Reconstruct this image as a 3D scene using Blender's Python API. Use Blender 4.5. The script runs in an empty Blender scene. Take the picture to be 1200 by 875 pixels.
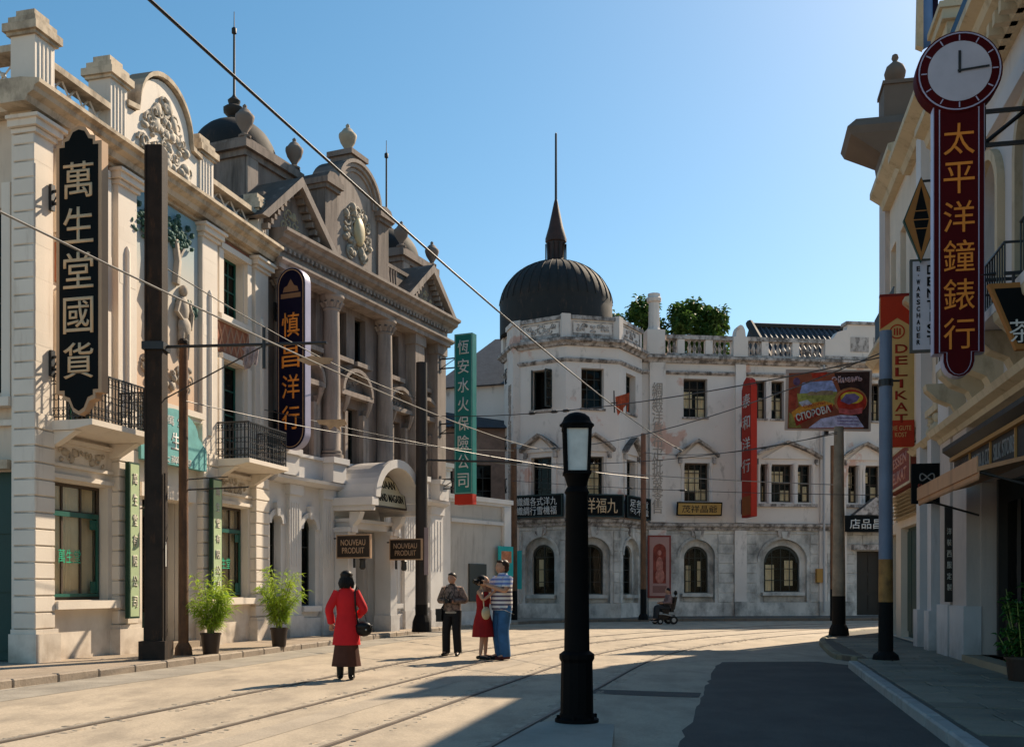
import bpy, bmesh, math, random
from mathutils import Vector, Matrix, noise
rnd = random.Random(7)
S = bpy.context.scene
COL = S.collection
rad = math.radians
# ------------------------------------------------------------------ camera
F_PX, HOR, CX, CAMH = 1200.0, 689.0, 600.0, 1.42
cam_d = bpy.data.cameras.new('camera'); cam = bpy.data.objects.new('camera', cam_d); COL.objects.link(cam)
cam.location = (0, 0, CAMH); cam.rotation_euler = (rad(90), 0, 0)
cam_d.sensor_width = 36; cam_d.lens = 36 * F_PX / 1200
cam_d.shift_y = (HOR - 437.5) / 1200; cam_d.clip_end = 3000
S.camera = cam
# ------------------------------------------------------------------ light
SUN_AZ, SUN_EL = 38.0, 39.0
w = bpy.data.worlds.new('World'); S.world = w; w.use_nodes = True
nt = w.node_tree; nt.nodes.clear()
sky = nt.nodes.new('ShaderNodeTexSky'); sky.sky_type = 'NISHITA'; sky.sun_disc = False
sky.sun_elevation = rad(SUN_EL); sky.sun_rotation = rad(SUN_AZ)
sky.air_density = 1.0; sky.dust_density = 0.5; sky.ozone_density = 1.0; sky.altitude = 100
bg = nt.nodes.new('ShaderNodeBackground'); bg.inputs[1].default_value = 0.085
wo = nt.nodes.new('ShaderNodeOutputWorld')
hs = nt.nodes.new('ShaderNodeHueSaturation'); hs.inputs['Saturation'].default_value = 1.28; hs.inputs['Hue'].default_value = .484
nt.links.new(sky.outputs[0], hs.inputs['Color']); nt.links.new(hs.outputs[0], bg.inputs[0]); nt.links.new(bg.outputs[0], wo.inputs[0])
sd = bpy.data.lights.new('sun', 'SUN'); so = bpy.data.objects.new('sun', sd); COL.objects.link(so)
sd.energy = 5.0; sd.angle = rad(0.5); sd.color = (1.0, 0.83, 0.62)
sv = Vector((math.sin(rad(SUN_AZ)) * math.cos(rad(SUN_EL)), math.cos(rad(SUN_AZ)) * math.cos(rad(SUN_EL)), math.sin(rad(SUN_EL))))
so.rotation_euler = sv.to_track_quat('Z', 'Y').to_euler(); so.location = (20, 30, 40)
S.view_settings.view_transform = 'Standard'; S.view_settings.look = 'None'
S.view_settings.exposure = 0.74; S.view_settings.gamma = 1.0; S.view_settings.use_curve_mapping = False
# ------------------------------------------------------------------ pixel helpers (photo pixel -> point on a known surface)
def G(px, py, z=0.0):
    Y = (CAMH - z) * F_PX / (py - HOR)
    return Vector(((px - CX) / F_PX * Y, Y, z))
def AT(px, py, Y):
    return Vector(((px - CX) / F_PX * Y, Y, CAMH + (HOR - py) / F_PX * Y))
class Fr:
    """facade frame: u along the facade, n outward, z up"""
    def __init__(s, o, ang, kind):
        s.o = Vector((o[0], o[1], 0)); a = rad(ang); s.kind = kind
        if kind == 'L': s.U = Vector((math.sin(a), math.cos(a), 0)); s.N = Vector((math.cos(a), -math.sin(a), 0))
        elif kind == 'R': s.U = Vector((math.sin(a), math.cos(a), 0)); s.N = Vector((-math.cos(a), math.sin(a), 0))
        else: s.U = Vector((math.cos(a), math.sin(a), 0)); s.N = Vector((math.sin(a), -math.cos(a), 0))
        s.rz = math.atan2(s.N.y, s.N.x)
        s.flip = (s.N.cross(s.U)).z < 0
    def w(s, u, n, z): return s.o + s.U * u + s.N * n + Vector((0, 0, z))
    def u(s, px, n=0.0):
        r = (px - CX) / F_PX; q = s.o + s.N * n
        return (q.x - r * q.y) / (r * s.U.y - s.U.x)
    def z(s, px, py, n=0.0):
        Y = s.w(s.u(px, n), n, 0).y
        return CAMH + (HOR - py) / F_PX * Y
ID = Fr((0, 0), 0, 'C')
# ------------------------------------------------------------------ mesh builder
class MB:
    def __init__(s, fr=None): s.v = []; s.f = []; s.fr = fr
    def add(s, vs, fs):
        o = len(s.v); s.v += [tuple(p) for p in vs]; s.f += [[i + o for i in f] for f in fs]; return s
    def box(s, u0, u1, n0, n1, z0, z1):
        return s.add([(u0,n0,z0),(u1,n0,z0),(u1,n1,z0),(u0,n1,z0),(u0,n0,z1),(u1,n0,z1),(u1,n1,z1),(u0,n1,z1)],
                     [(0,3,2,1),(4,5,6,7),(0,1,5,4),(1,2,6,5),(2,3,7,6),(3,0,4,7)])
    def prism(s, poly, n0, n1):           # polygon in (u,z), extruded along n
        k = len(poly)
        return s.add([(a, n0, b) for a, b in poly] + [(a, n1, b) for a, b in poly],
                     [list(range(k))[::-1], list(range(k, 2*k))] + [(i, (i+1) % k, k + (i+1) % k, k + i) for i in range(k)])
    def mould(s, u0, u1, prof):           # profile in (n,z), extruded along u
        k = len(prof)
        return s.add([(u0, a, b) for a, b in prof] + [(u1, a, b) for a, b in prof],
                     [list(range(k)), list(range(k, 2*k))[::-1]] + [(i, (i+1) % k, k + (i+1) % k, k + i) for i in range(k)])
    def slab(s, poly, z0, z1):            # polygon in (x,y) extruded in z
        k = len(poly)
        return s.add([(p[0], p[1], z0) for p in poly] + [(p[0], p[1], z1) for p in poly],
                     [list(range(k))[::-1], list(range(k, 2*k))] + [(i, (i+1) % k, k + (i+1) % k, k + i) for i in range(k)])
    def lathe(s, c, prof, seg=14, a0=0, a1=2*math.pi):
        full = abs(a1 - a0 - 2*math.pi) < 1e-6; m = seg if full else seg + 1; o = []
        for r, z in prof:
            for i in range(m):
                a = a0 + (a1 - a0) * i / seg; o.append((c[0] + r*math.cos(a), c[1] + r*math.sin(a), c[2] + z))
        fs = []
        for j in range(len(prof) - 1):
            for i in range(seg):
                i2 = (i + 1) % m; fs.append((j*m + i, j*m + i2, (j+1)*m + i2, (j+1)*m + i))
        s.add(o, fs)
        if full:
            b = len(s.v) - len(o)
            if prof[0][0] > 1e-4: s.f.append([b + i for i in range(m)][::-1])
            if prof[-1][0] > 1e-4: s.f.append([b + (len(prof)-1)*m + i for i in range(m)])
        return s
    def tube(s, pts, r, seg=6, flat=1.0, up=None):
        pts = [Vector(p) for p in pts]; n = len(pts); rs = r if isinstance(r, (list, tuple)) else [r] * n
        vs = []; fs = []; pu = None
        for i, p in enumerate(pts):
            d = (pts[min(i+1, n-1)] - pts[max(i-1, 0)]).normalized()
            if pu is None:
                q = Vector((0, 0, 1)) if abs(d.z) < .9 else Vector((0, 1, 0)) if up is None else Vector(up)
                if up is not None: q = Vector(up)
            else: q = pu
            a = d.cross(q)
            if a.length < 1e-5: a = d.cross(Vector((1, 0, 0)))
            a.normalize(); b = a.cross(d).normalized(); pu = b
            for k in range(seg):
                t = 2*math.pi*k/seg; vs.append(p + a*(math.cos(t)*rs[i]) + b*(math.sin(t)*rs[i]*flat))
        for i in range(n-1):
            for k in range(seg):
                k2 = (k+1) % seg; fs.append((i*seg+k, i*seg+k2, (i+1)*seg+k2, (i+1)*seg+k))
        fs.append(list(range(seg))[::-1]); fs.append([(n-1)*seg + k for k in range(seg)])
        return s.add(vs, fs)
    def ball(s, c, rx, ry=None, rz=None, seg=8, rings=5, jit=0.0):
        ry = ry or rx; rz = rz or rx; vs = [(c[0], c[1], c[2]-rz)]; fs = []
        for j in range(1, rings):
            t = math.pi*j/rings - math.pi/2
            for k in range(seg):
                a = 2*math.pi*k/seg; q = 1 + (rnd.uniform(-jit, jit) if jit else 0)
                vs.append((c[0]+rx*q*math.cos(t)*math.cos(a), c[1]+ry*q*math.cos(t)*math.sin(a), c[2]+rz*q*math.sin(t)))
        vs.append((c[0], c[1], c[2]+rz)); L = len(vs)-1
        for k in range(seg): fs.append((0, 1+(k+1) % seg, 1+k))
        for j in range(rings-2):
            for k in range(seg):
                a = 1+j*seg; fs.append((a+k, a+(k+1) % seg, a+seg+(k+1) % seg, a+seg+k))
        for k in range(seg): fs.append((L, L-seg+k, L-seg+(k+1) % seg))
        return s.add(vs, fs)
    def rings(s, rr, seg=16):             # stacked ellipses (cx,cy,z,rx,ry)
        o = []
        for cx, cy, z, rx, ry in rr:
            for k in range(seg):
                a = 2*math.pi*k/seg; o.append((cx+rx*math.cos(a), cy+ry*math.sin(a), z))
        fs = [list(range(seg))[::-1], [(len(rr)-1)*seg+k for k in range(seg)]]
        for j in range(len(rr)-1):
            for k in range(seg): fs.append((j*seg+k, j*seg+(k+1) % seg, (j+1)*seg+(k+1) % seg, (j+1)*seg+k))
        return s.add(o, fs)
    def wall(s, u0, u1, z0, z1, nf, nb, ops):   # wall with rectangular or arched openings (a,b,c,d,rise)
        us = sorted({u0, u1, *[min(max(x, u0), u1) for o in ops for x in o[:2]]}); zs = sorted({z0, z1, *[min(max(x, z0), z1) for o in ops for x in o[2:4]]})
        for i in range(len(us)-1):
            run = None
            for j in range(len(zs)-1):
                mu, mz = (us[i]+us[i+1])/2, (zs[j]+zs[j+1])/2
                if any(o[0] < mu < o[1] and o[2] < mz < o[3] for o in ops):
                    if run is not None: s.box(us[i], us[i+1], nb, nf, run, zs[j]); run = None
                elif run is None: run = zs[j]
            if run is not None: s.box(us[i], us[i+1], nb, nf, run, z1)
        for o in ops:
            if len(o) > 4 and o[4]:
                a, b, c, d, r = o; m = (a+b)/2; h = (b-a)/2; N = 9
                arc = [(m - h*math.cos(math.pi/2*k/N), d - r + r*math.sin(math.pi/2*k/N)) for k in range(N+1)]
                s.prism([(a, d)] + arc[::-1][:-1] + [(a, d-r)] if False else [(a, d)] + arc, nb, nf)
                s.prism([(2*m - x, y) for x, y in ([(a, d)] + arc)][::-1], nb, nf)
        return s
    def mesh(s, name, loc=None):
        me = bpy.data.meshes.new(name)
        if s.fr is not None and s.fr is not ID:
            l = loc or Vector((0, 0, 0)); vs = [s.fr.w(*p) - l for p in s.v]
        elif s.fr is ID and loc: vs = [Vector(p) - loc for p in s.v]
        else: vs = s.v
        me.from_pydata(vs, [], s.f)
        bm = bmesh.new(); bm.from_mesh(me); bmesh.ops.recalc_face_normals(bm, faces=bm.faces); bm.to_mesh(me); bm.free()
        return me
def tag(o, label=None, cat=None, group=None, kind=None):
    if label: o['label'] = label
    if cat: o['category'] = cat
    if group: o['group'] = group
    if kind: o['kind'] = kind
    return o
def smooth(me, ang=40):
    for p in me.polygons: p.use_smooth = True
    try: me.set_sharp_from_angle(angle=rad(ang))
    except Exception: pass
def obj(name, me, mat, parent=None, sm=None):
    o = bpy.data.objects.new(name, me); COL.objects.link(o)
    if mat is not None and len(me.materials) == 0: me.materials.append(mat)
    if parent is not None: o.parent = parent
    if sm: smooth(me, sm)
    return o
def root_of(o):
    while o.parent is not None: o = o.parent
    return o
SPLIT = {'entrance_reveal', 'canopy_impost', 'plinth', 'balcony_bracket', 'front_plinth', 'parapet', 'entrance_side', 'awning_arm', 'parapet_rail', 'side_parapet_rail', 'flange', 'hanger', 'stay', 'awning_arm_'}
def components(mb):
    par = list(range(len(mb.v)))
    def fd(i):
        while par[i] != i: par[i] = par[par[i]]; i = par[i]
        return i
    for f in mb.f:
        for i in f[1:]: par[fd(i)] = fd(f[0])
    gr = {}
    for f in mb.f: gr.setdefault(fd(f[0]), []).append(f)
    out = []
    for fs in gr.values():
        ids = sorted({i for f in fs for i in f}); mp = {i: k for k, i in enumerate(ids)}; m = MB(mb.fr); m.v = [mb.v[i] for i in ids]; m.f = [[mp[i] for i in f] for f in fs]; out.append(m)
    return out
def part(name, mb, mat, parent, sm=None, _s=True):
    if _s and name in SPLIT:
        o = None
        for m in components(mb): q = part(name, m, mat, parent, sm, False); o = o or q
        return o
    loc = root_of(parent).location.copy() if parent is not None else None
    return obj(name, mb.mesh(name, loc if mb.fr is not None else None), mat, parent, sm)
def empty(name, loc, rz=0, label=None, cat=None, group=None):
    o = bpy.data.objects.new(name, None); COL.objects.link(o); o.empty_display_size = .3
    o.location = loc; o.rotation_euler = (0, 0, rz)
    return tag(o, label, cat, group)
_cache = {}
def chamfer_box(dx, dy, dz, c, mat):
    key = (round(dx, 3), round(dy, 3), round(dz, 3), c, mat.name)
    if key in _cache: return _cache[key]
    hx, hy, hz = dx/2, dy/2, dz/2; c = min(c, hx*.4, hy*.4, hz*.4)
    bm = bmesh.new(); bmesh.ops.create_cube(bm, size=1)
    for v in bm.verts: v.co = Vector((v.co.x*dx, v.co.y*dy, v.co.z*dz))
    if c > 0: bmesh.ops.bevel(bm, geom=bm.edges[:], offset=c, segments=1, affect='EDGES')
    me = bpy.data.meshes.new('block'); bm.to_mesh(me); bm.free(); me.materials.append(mat); _cache[key] = me
    return me
def piece(name, fr, parent, mat, u0, u1, n0, n1, z0, z1, c=0.012):
    me = chamfer_box(n1-n0, u1-u0, z1-z0, c, mat)
    o = bpy.data.objects.new(name, me); COL.objects.link(o); o.parent = parent
    o.location = fr.w((u0+u1)/2, (n0+n1)/2, (z0+z1)/2) - root_of(parent).location
    o.rotation_euler = (0, 0, fr.rz)
    return o
# ------------------------------------------------------------------ materials
def ramp(nt, a, b, fac, ca=(0, 0, 0, 1), cb=(1, 1, 1, 1)):
    r = nt.nodes.new('ShaderNodeValToRGB'); r.color_ramp.elements[0].position = a; r.color_ramp.elements[1].position = b
    r.color_ramp.elements[0].color = ca; r.color_ramp.elements[1].color = cb; nt.links.new(fac, r.inputs[0]); return r.outputs[0]
def mixc(nt, fac, a, b, mode='MIX'):
    m = nt.nodes.new('ShaderNodeMix'); m.data_type = 'RGBA'; m.blend_type = mode
    for sock, val in ((m.inputs[0], fac), (m.inputs[6], a), (m.inputs[7], b)):
        if hasattr(val, 'is_linked'): nt.links.new(val, sock)
        elif sock is m.inputs[0]: sock.default_value = val
        else: sock.default_value = (*val[:3], 1)
    return m.outputs[2]
def math_(nt, op, a, b=0.0):
    m = nt.nodes.new('ShaderNodeMath'); m.operation = op; m.use_clamp = True
    for i, v in enumerate((a, b)):
        if hasattr(v, 'is_linked'): nt.links.new(v, m.inputs[i])
        else: m.inputs[i].default_value = v
    return m.outputs[0]
def noise_(nt, pos, scale, detail=4, sc=(1, 1, 1), rough=.6, off=0):
    mp = nt.nodes.new('ShaderNodeMapping'); mp.inputs[3].default_value = sc; mp.inputs[1].default_value = (off, off*.7, off*1.3)
    nt.links.new(pos, mp.inputs[0])
    n = nt.nodes.new('ShaderNodeTexNoise'); n.inputs['Scale'].default_value = scale; n.inputs['Detail'].default_value = detail
    n.inputs['Roughness'].default_value = rough; nt.links.new(mp.outputs[0], n.inputs[0]); return n.outputs[0]
_m = {}
def M(name, col, rough=.75, var=.12, vs=.8, bump=.15, bs=22, stain=None, st=(.55, .75), sk=(2.2, 2.2, .3), sa=.6,
      peel=None, pl=(.62, .66), ps=.9, pa=1.0, metal=0, rv=.06, dirt=None, spec=.35, objc=False, crack=0, emit=0, top=None, grain=0):
    if name in _m: return _m[name]
    m = bpy.data.materials.new(name); m.use_nodes = True; nt = m.node_tree; nt.nodes.clear()
    out = nt.nodes.new('ShaderNodeOutputMaterial'); b = nt.nodes.new('ShaderNodeBsdfPrincipled'); nt.links.new(b.outputs[0], out.inputs[0])
    if objc: tc = nt.nodes.new('ShaderNodeTexCoord'); pos = tc.outputs['Object']
    else: g = nt.nodes.new('ShaderNodeNewGeometry'); pos = g.outputs['Position']
    c = tuple(col)
    base = noise_(nt, pos, vs, 6)
    cc = mixc(nt, ramp(nt, .3, .7, base), tuple(x*(1-var) for x in c), tuple(min(1, x*(1+var)) for x in c))
    if rv:
        oi = nt.nodes.new('ShaderNodeObjectInfo')
        cc = mixc(nt, math_(nt, 'MULTIPLY', oi.outputs['Random'], rv*2), cc, tuple(x*.45 for x in c))
    if peel: 
        pf = ramp(nt, pl[0], pl[1], noise_(nt, pos, ps, 7, off=3.3)); cc = mixc(nt, math_(nt, 'MULTIPLY', pf, pa), cc, peel)
    if stain:
        sf = ramp(nt, st[0], st[1], noise_(nt, pos, 1.6, 8, sk, .68, off=9.1)); cc = mixc(nt, math_(nt, 'MULTIPLY', sf, sa), cc, stain)
    if dirt:                               # splash dirt low on the wall, ragged upper edge
        sx = nt.nodes.new('ShaderNodeSeparateXYZ'); nt.links.new(pos, sx.inputs[0])
        mr = nt.nodes.new('ShaderNodeMapRange'); mr.inputs[1].default_value = .1; mr.inputs[2].default_value = dirt[1]; mr.inputs[3].default_value = 1; mr.inputs[4].default_value = 0
        nt.links.new(sx.outputs[2], mr.inputs[0])
        df = math_(nt, 'MULTIPLY', mr.outputs[0], ramp(nt, .3, .75, noise_(nt, pos, 2.2, 7, off=5))); cc = mixc(nt, df, cc, dirt[0])
    if grain: cc = mixc(nt, math_(nt, 'MULTIPLY', ramp(nt, .35, .65, noise_(nt, pos, 38, 3, rough=.75, off=2)), grain), cc, tuple(x*.45 for x in c))
    if top:                                # lichen and soot lying on upward faces and ledges
        gn = nt.nodes.new('ShaderNodeNewGeometry'); sn = nt.nodes.new('ShaderNodeSeparateXYZ'); nt.links.new(gn.outputs['Normal'], sn.inputs[0])
        tf = math_(nt, 'MULTIPLY', ramp(nt, .35, .8, sn.outputs[2]), ramp(nt, .12, .45, noise_(nt, pos, 2.5, 6, off=7))); cc = mixc(nt, math_(nt, 'MULTIPLY', tf, top[1]), cc, top[0])
    nt.links.new(cc, b.inputs['Base Color'])
    rr = nt.nodes.new('ShaderNodeMapRange'); rr.inputs[3].default_value = max(.02, rough-.1); rr.inputs[4].default_value = min(1, rough+.1)
    nt.links.new(base, rr.inputs[0]); nt.links.new(rr.outputs[0], b.inputs['Roughness'])
    b.inputs['Metallic'].default_value = metal; b.inputs['Specular IOR Level'].default_value = spec
    if emit: nt.links.new(cc, b.inputs['Emission Color']); b.inputs['Emission Strength'].default_value = emit
    if bump:
        h = noise_(nt, pos, bs, 5, off=1.7)
        if crack:
            v = nt.nodes.new('ShaderNodeTexVoronoi'); v.feature = 'DISTANCE_TO_EDGE'; v.inputs['Scale'].default_value = crack; nt.links.new(pos, v.inputs[0])
            h = math_(nt, 'ADD', math_(nt, 'MULTIPLY', h, .5), ramp(nt, 0, .04, v.outputs[0]))
        bp = nt.nodes.new('ShaderNodeBump'); bp.inputs['Strength'].default_value = bump; bp.inputs['Distance'].default_value = .02
        nt.links.new(h, bp.inputs['Height']); nt.links.new(bp.outputs[0], b.inputs['Normal'])
    _m[name] = m; return m
def glass_mat(name, tint=(.93, .91, .87), refl=.12, rough=.02):
    m = bpy.data.materials.new(name); m.use_nodes = True; nt = m.node_tree; nt.nodes.clear()
    out = nt.nodes.new('ShaderNodeOutputMaterial'); t = nt.nodes.new('ShaderNodeBsdfTransparent'); t.inputs[0].default_value = (*tint, 1)
    g = nt.nodes.new('ShaderNodeBsdfGlossy'); g.inputs['Roughness'].default_value = rough
    lw = nt.nodes.new('ShaderNodeLayerWeight'); lw.inputs[0].default_value = refl
    mx = nt.nodes.new('ShaderNodeMixShader'); nt.links.new(lw.outputs['Fresnel'], mx.inputs[0]); nt.links.new(t.outputs[0], mx.inputs[1]); nt.links.new(g.outputs[0], mx.inputs[2])
    gm = nt.nodes.new('ShaderNodeNewGeometry'); nz = noise_(nt, gm.outputs['Position'], 1.3, 2); bp = nt.nodes.new('ShaderNodeBump'); bp.inputs['Strength'].default_value = .12; bp.inputs['Distance'].default_value = .05
    nt.links.new(nz, bp.inputs['Height']); nt.links.new(bp.outputs[0], g.inputs['Normal'])
    nt.links.new(mx.outputs[0], out.inputs[0]); return m
CREAM = M('cream_paint', (.76, .68, .585), .8, .09, vs=.6, top=((.2, .15, .1), .6), stain=(.36, .27, .19), st=(.56, .8), sa=.6, bump=.12, bs=30, rv=.05, dirt=((.30, .23, .17), 1.1))
CREAM_TRIM = M('weathered_trim', (.60, .49, .36), .85, .15, top=((.07, .055, .04), .9), stain=(.13, .095, .065), st=(.45, .68), sa=.85, sk=(1.4, 1.4, .8), rv=.05)
PLASTER = M('peach_plaster', (.66, .55, .44), .85, .1, stain=(.3, .2, .14), st=(.6, .8), sa=.4)
BRICKRED = M('brick_red_plaster', (.34, .13, .07), .85, .2, vs=2, bump=.3)
TAUPE = M('taupe_stucco', (.25, .195, .165), .85, .2, vs=.7, stain=(.05, .038, .03), st=(.46, .7), sa=.75, top=((.02, .018, .016), .9), bump=.25, rv=.08)
TAUPE_LT = M('pale_taupe_stucco', (.33, .27, .23), .85, .2, vs=.9, stain=(.07, .05, .04), st=(.48, .72), sa=.7, top=((.03, .026, .022), .9), bump=.25, rv=.08)
WHITEW = M('whitewash', (.66, .635, .61), .8, .1, top=((.2, .18, .16), .6), stain=(.2, .19, .19), st=(.58, .8), sa=.45, bump=.15, dirt=((.28, .26, .24), .9))
OLDWHITE = M('old_white_plaster', (.70, .625, .57), .85, .1, vs=.35, stain=(.13, .105, .09), st=(.57, .76), sk=(1.3, 1.3, .55), sa=.7, peel=(.56, .30, .22), pl=(.625, .66), ps=.42, pa=.75, bump=.2)
OLDTRIM = M('old_grimy_trim', (.50, .45, .42), .85, .15, vs=1.2, stain=(.045, .035, .03), st=(.42, .6), top=((.05, .042, .035), .8), sk=(2.0, 2.0, 1.6), sa=.85, peel=(.40, .20, .13), pl=(.66, .69), ps=1.1, bump=.3)
OLDBLOCK = M('old_stone_block', (.64, .605, .56), .85, .22, vs=.5, stain=(.10, .10, .095), st=(.42, .68), sk=(.8, .8, .55), sa=.8, bump=.25, rv=.10)
CONCRETE = M('road_concrete', (.44, .365, .275), .85, .14, vs=.3, stain=(.22, .185, .145), st=(.44, .68), sk=(1.0, .45, 1.0), sa=.75, grain=.4, bump=.35, bs=14)
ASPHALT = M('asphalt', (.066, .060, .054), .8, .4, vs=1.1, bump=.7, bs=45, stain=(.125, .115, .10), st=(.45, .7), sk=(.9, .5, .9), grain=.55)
PAVE = M('pavement_stone', (.27, .235, .175), .8, .25, vs=.8, bump=.4, rv=.32, stain=(.09, .085, .075), st=(.5, .75), sk=(.8, .8, .8), grain=.35)
PAVE_L = M('pavement_concrete', (.36, .29, .22), .85, .15, vs=.5, bump=.3, stain=(.18, .14, .1), st=(.48, .75), sk=(.7, .7, .7), sa=.7, grain=.35)
KERB = M('kerb_granite', (.34, .28, .22), .8, .15, vs=2, bump=.4, rv=.14, stain=(.14, .1, .07), st=(.5, .72), sk=(2, 2, 2), grain=.4)
IRON = M('black_iron', (.012, .012, .013), .45, .2, bump=.05, spec=.5)
RUSTY = M('rusty_steel', (.026, .019, .015), .75, .35, vs=3, bump=.25, spec=.2, stain=(.09, .045, .022), st=(.55, .75), sk=(5, 5, 1.2), sa=.8)
RUSTWOOD = M('brown_weathered_pole', (.15, .075, .038), .75, .4, vs=3, bump=.3, stain=(.045, .03, .022), st=(.45, .7), sk=(6, 6, .8), sa=.85)
STEELRAIL = M('worn_rail_steel', (.20, .16, .125), .55, .3, vs=3, metal=.3, bump=.1)
DARKGAP = M('dark_gap', (.07, .055, .045), .9, .2)
SETT = M('rough_sett', (.36, .30, .23), .9, .4, vs=6, bump=.6)
GLASS = glass_mat('window_glass'); GLASS_D = glass_mat('dark_window_glass', (.28, .33, .32), .2)
INNER = M('dark_interior', (.035, .03, .026), .9, .3, vs=1.2, bump=0)
FRAME_D = M('dark_window_frame', (.028, .032, .028), .5, .2, bump=.1)
FRAME_G = M('green_window_frame', (.012, .10, .075), .45, .2, bump=.1)
FRAME_B = M('brown_window_frame', (.07, .05, .035), .6, .2, bump=.1)
CURT = M('beige_curtain', (.84, .74, .55), .9, .15, vs=1.5, bump=.1)
GREEN_DK = M('dark_green_paint', (.008, .045, .038), .45, .2, bump=.1)
def flat(name, col, rough=.7, **k): return M(name, col, rough, k.pop('var', .08), k.pop('vs', 3), k.pop('bump', .05), spec=k.pop('spec', .18), **k)
GOLD = flat('cream_gold_letters', (.62, .44, .27)); ORANGE = flat('orange_letters', (.80, .27, .045)); WHITE = flat('white_letters', (.62, .62, .60))
BLACKB = flat('black_board', (.007, .009, .010), .7, spec=.06); NAVY = flat('navy_board', (.008, .007, .022), .7, spec=.06); MAROON = flat('maroon_board', (.070, .005, .007), .7, spec=.08)
TEAL = flat('teal_board', (.015, .17, .155), .45); REDB = flat('red_board', (.42, .028, .014), .6); TANB = flat('tan_board', (.50, .33, .21)); PALEG = flat('pale_green_board', (.46, .57, .34)); LILAC = flat('pale_lilac_edge', (.42, .41, .55), .4)
# ------------------------------------------------------------------ lettering
def glyph_mesh(txt, w=None, h=None, ext=.008, bold=.0, space=1.0, line=1.0, stretch=True):
    cu = bpy.data.curves.new('lettering', 'FONT'); cu.body = txt; cu.size = 1; cu.align_x = 'CENTER'; cu.offset = bold
    cu.space_line = line; cu.space_character = space; cu.extrude = 0; cu.resolution_u = 3; cu.fill_mode = 'FRONT'
    o = bpy.data.objects.new('lettering_tmp', cu); COL.objects.link(o)
    dg = bpy.context.evaluated_depsgraph_get(); me = bpy.data.meshes.new_from_object(o.evaluated_get(dg))
    bpy.data.objects.remove(o); bpy.data.curves.remove(cu)
    xs = [v.co.x for v in me.vertices]; ys = [v.co.y for v in me.vertices]
    if not xs: return me
    cx, cy = (min(xs)+max(xs))/2, (min(ys)+max(ys))/2; W, H = max(xs)-min(xs), max(ys)-min(ys)
    sx = (w / W) if w else (h / H); sy = (h / H) if h else sx
    if not stretch: sx = sy = min(sx, sy)
    for v in me.vertices: v.co = Vector(((v.co.x-cx)*sx, 0, (v.co.y-cy)*sy))
    bm = bmesh.new(); bm.from_mesh(me)
    r = bmesh.ops.extrude_face_region(bm, geom=bm.faces[:])
    for e in r['geom']:
        if isinstance(e, bmesh.types.BMVert): e.co.y -= ext
    bmesh.ops.recalc_face_normals(bm, faces=bm.faces); bm.to_mesh(me); bm.free(); me.materials.clear()
    return me
def letters(parent, txt, x, y, z, w, h, mat, rot=(0, 0, 0), **k):   # local sign coords: x right, -y toward viewer
    me = glyph_mesh(txt, w, h, **k); o = obj('lettering', me, mat, parent); o.location = (x, y, z); o.rotation_euler = rot; return o
def rounded(w, h, r, n=6, top=True, bot=True):
    p = []
    def arc(cx, cz, a0):
        for i in range(n+1):
            a = a0 + math.pi/2*i/n; p.append((cx + r*math.cos(a), cz + r*math.sin(a)))
    arc(w/2-r, h/2-r, 0); arc(-w/2+r, h/2-r, math.pi/2); arc(-w/2+r, -h/2+r, math.pi); arc(w/2-r, -h/2+r, 1.5*math.pi)
    return p
def inset(poly, k):
    cx = sum(p[0] for p in poly)/len(poly); cz = sum(p[1] for p in poly)/len(poly)
    W = max(p[0] for p in poly)-min(p[0] for p in poly); H = max(p[1] for p in poly)-min(p[1] for p in poly)
    return [(cx+(p[0]-cx)*(1-2*k/W), cz+(p[1]-cz)*(1-2*k/H)) for p in poly]
# ------------------------------------------------------------------ frames of the street
FA = Fr(G(41, 776.5, .12), math.degrees(math.atan(308/F_PX)), 'L')
uA_end = FA.u(318)
FB = Fr(FA.w(uA_end + .02, -.05, 0), math.degrees(math.atan(520/F_PX)), 'L')
uB_end = FB.u(519)
FW = Fr(FB.w(uB_end + .02, -.25, 0), math.degrees(math.atan(870/F_PX)), 'L')
FD = Fr(G(1136, 772.5, .12), math.degrees(math.atan(255/F_PX)), 'R')
# far corner building: octagonal turret, then a straight front
TV1 = G(663, 724, .12)
R_OCT = 3.22; D_OCT = 14.0
def octv(k): # vertex angles measured from straight toward the camera, positive to the right
    a = rad(D_OCT - 22.5 + 45*k); return Vector((TC.x + R_OCT*math.sin(a), TC.y - R_OCT*math.cos(a), 0))
TC = Vector((TV1.x + R_OCT*math.sin(rad(22.5-D_OCT)), TV1.y + R_OCT*math.cos(rad(22.5-D_OCT)), 0))
FC = Fr(octv(2) + Vector((-.25, .45, 0)), 7.0, 'C')
def facet(k): # frame of the facet between vertex k and k+1
    a, b = octv(k), octv(k+1); d = b - a
    return Fr(a, math.degrees(math.atan2(d.y, d.x)), 'C'), d.length
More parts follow.
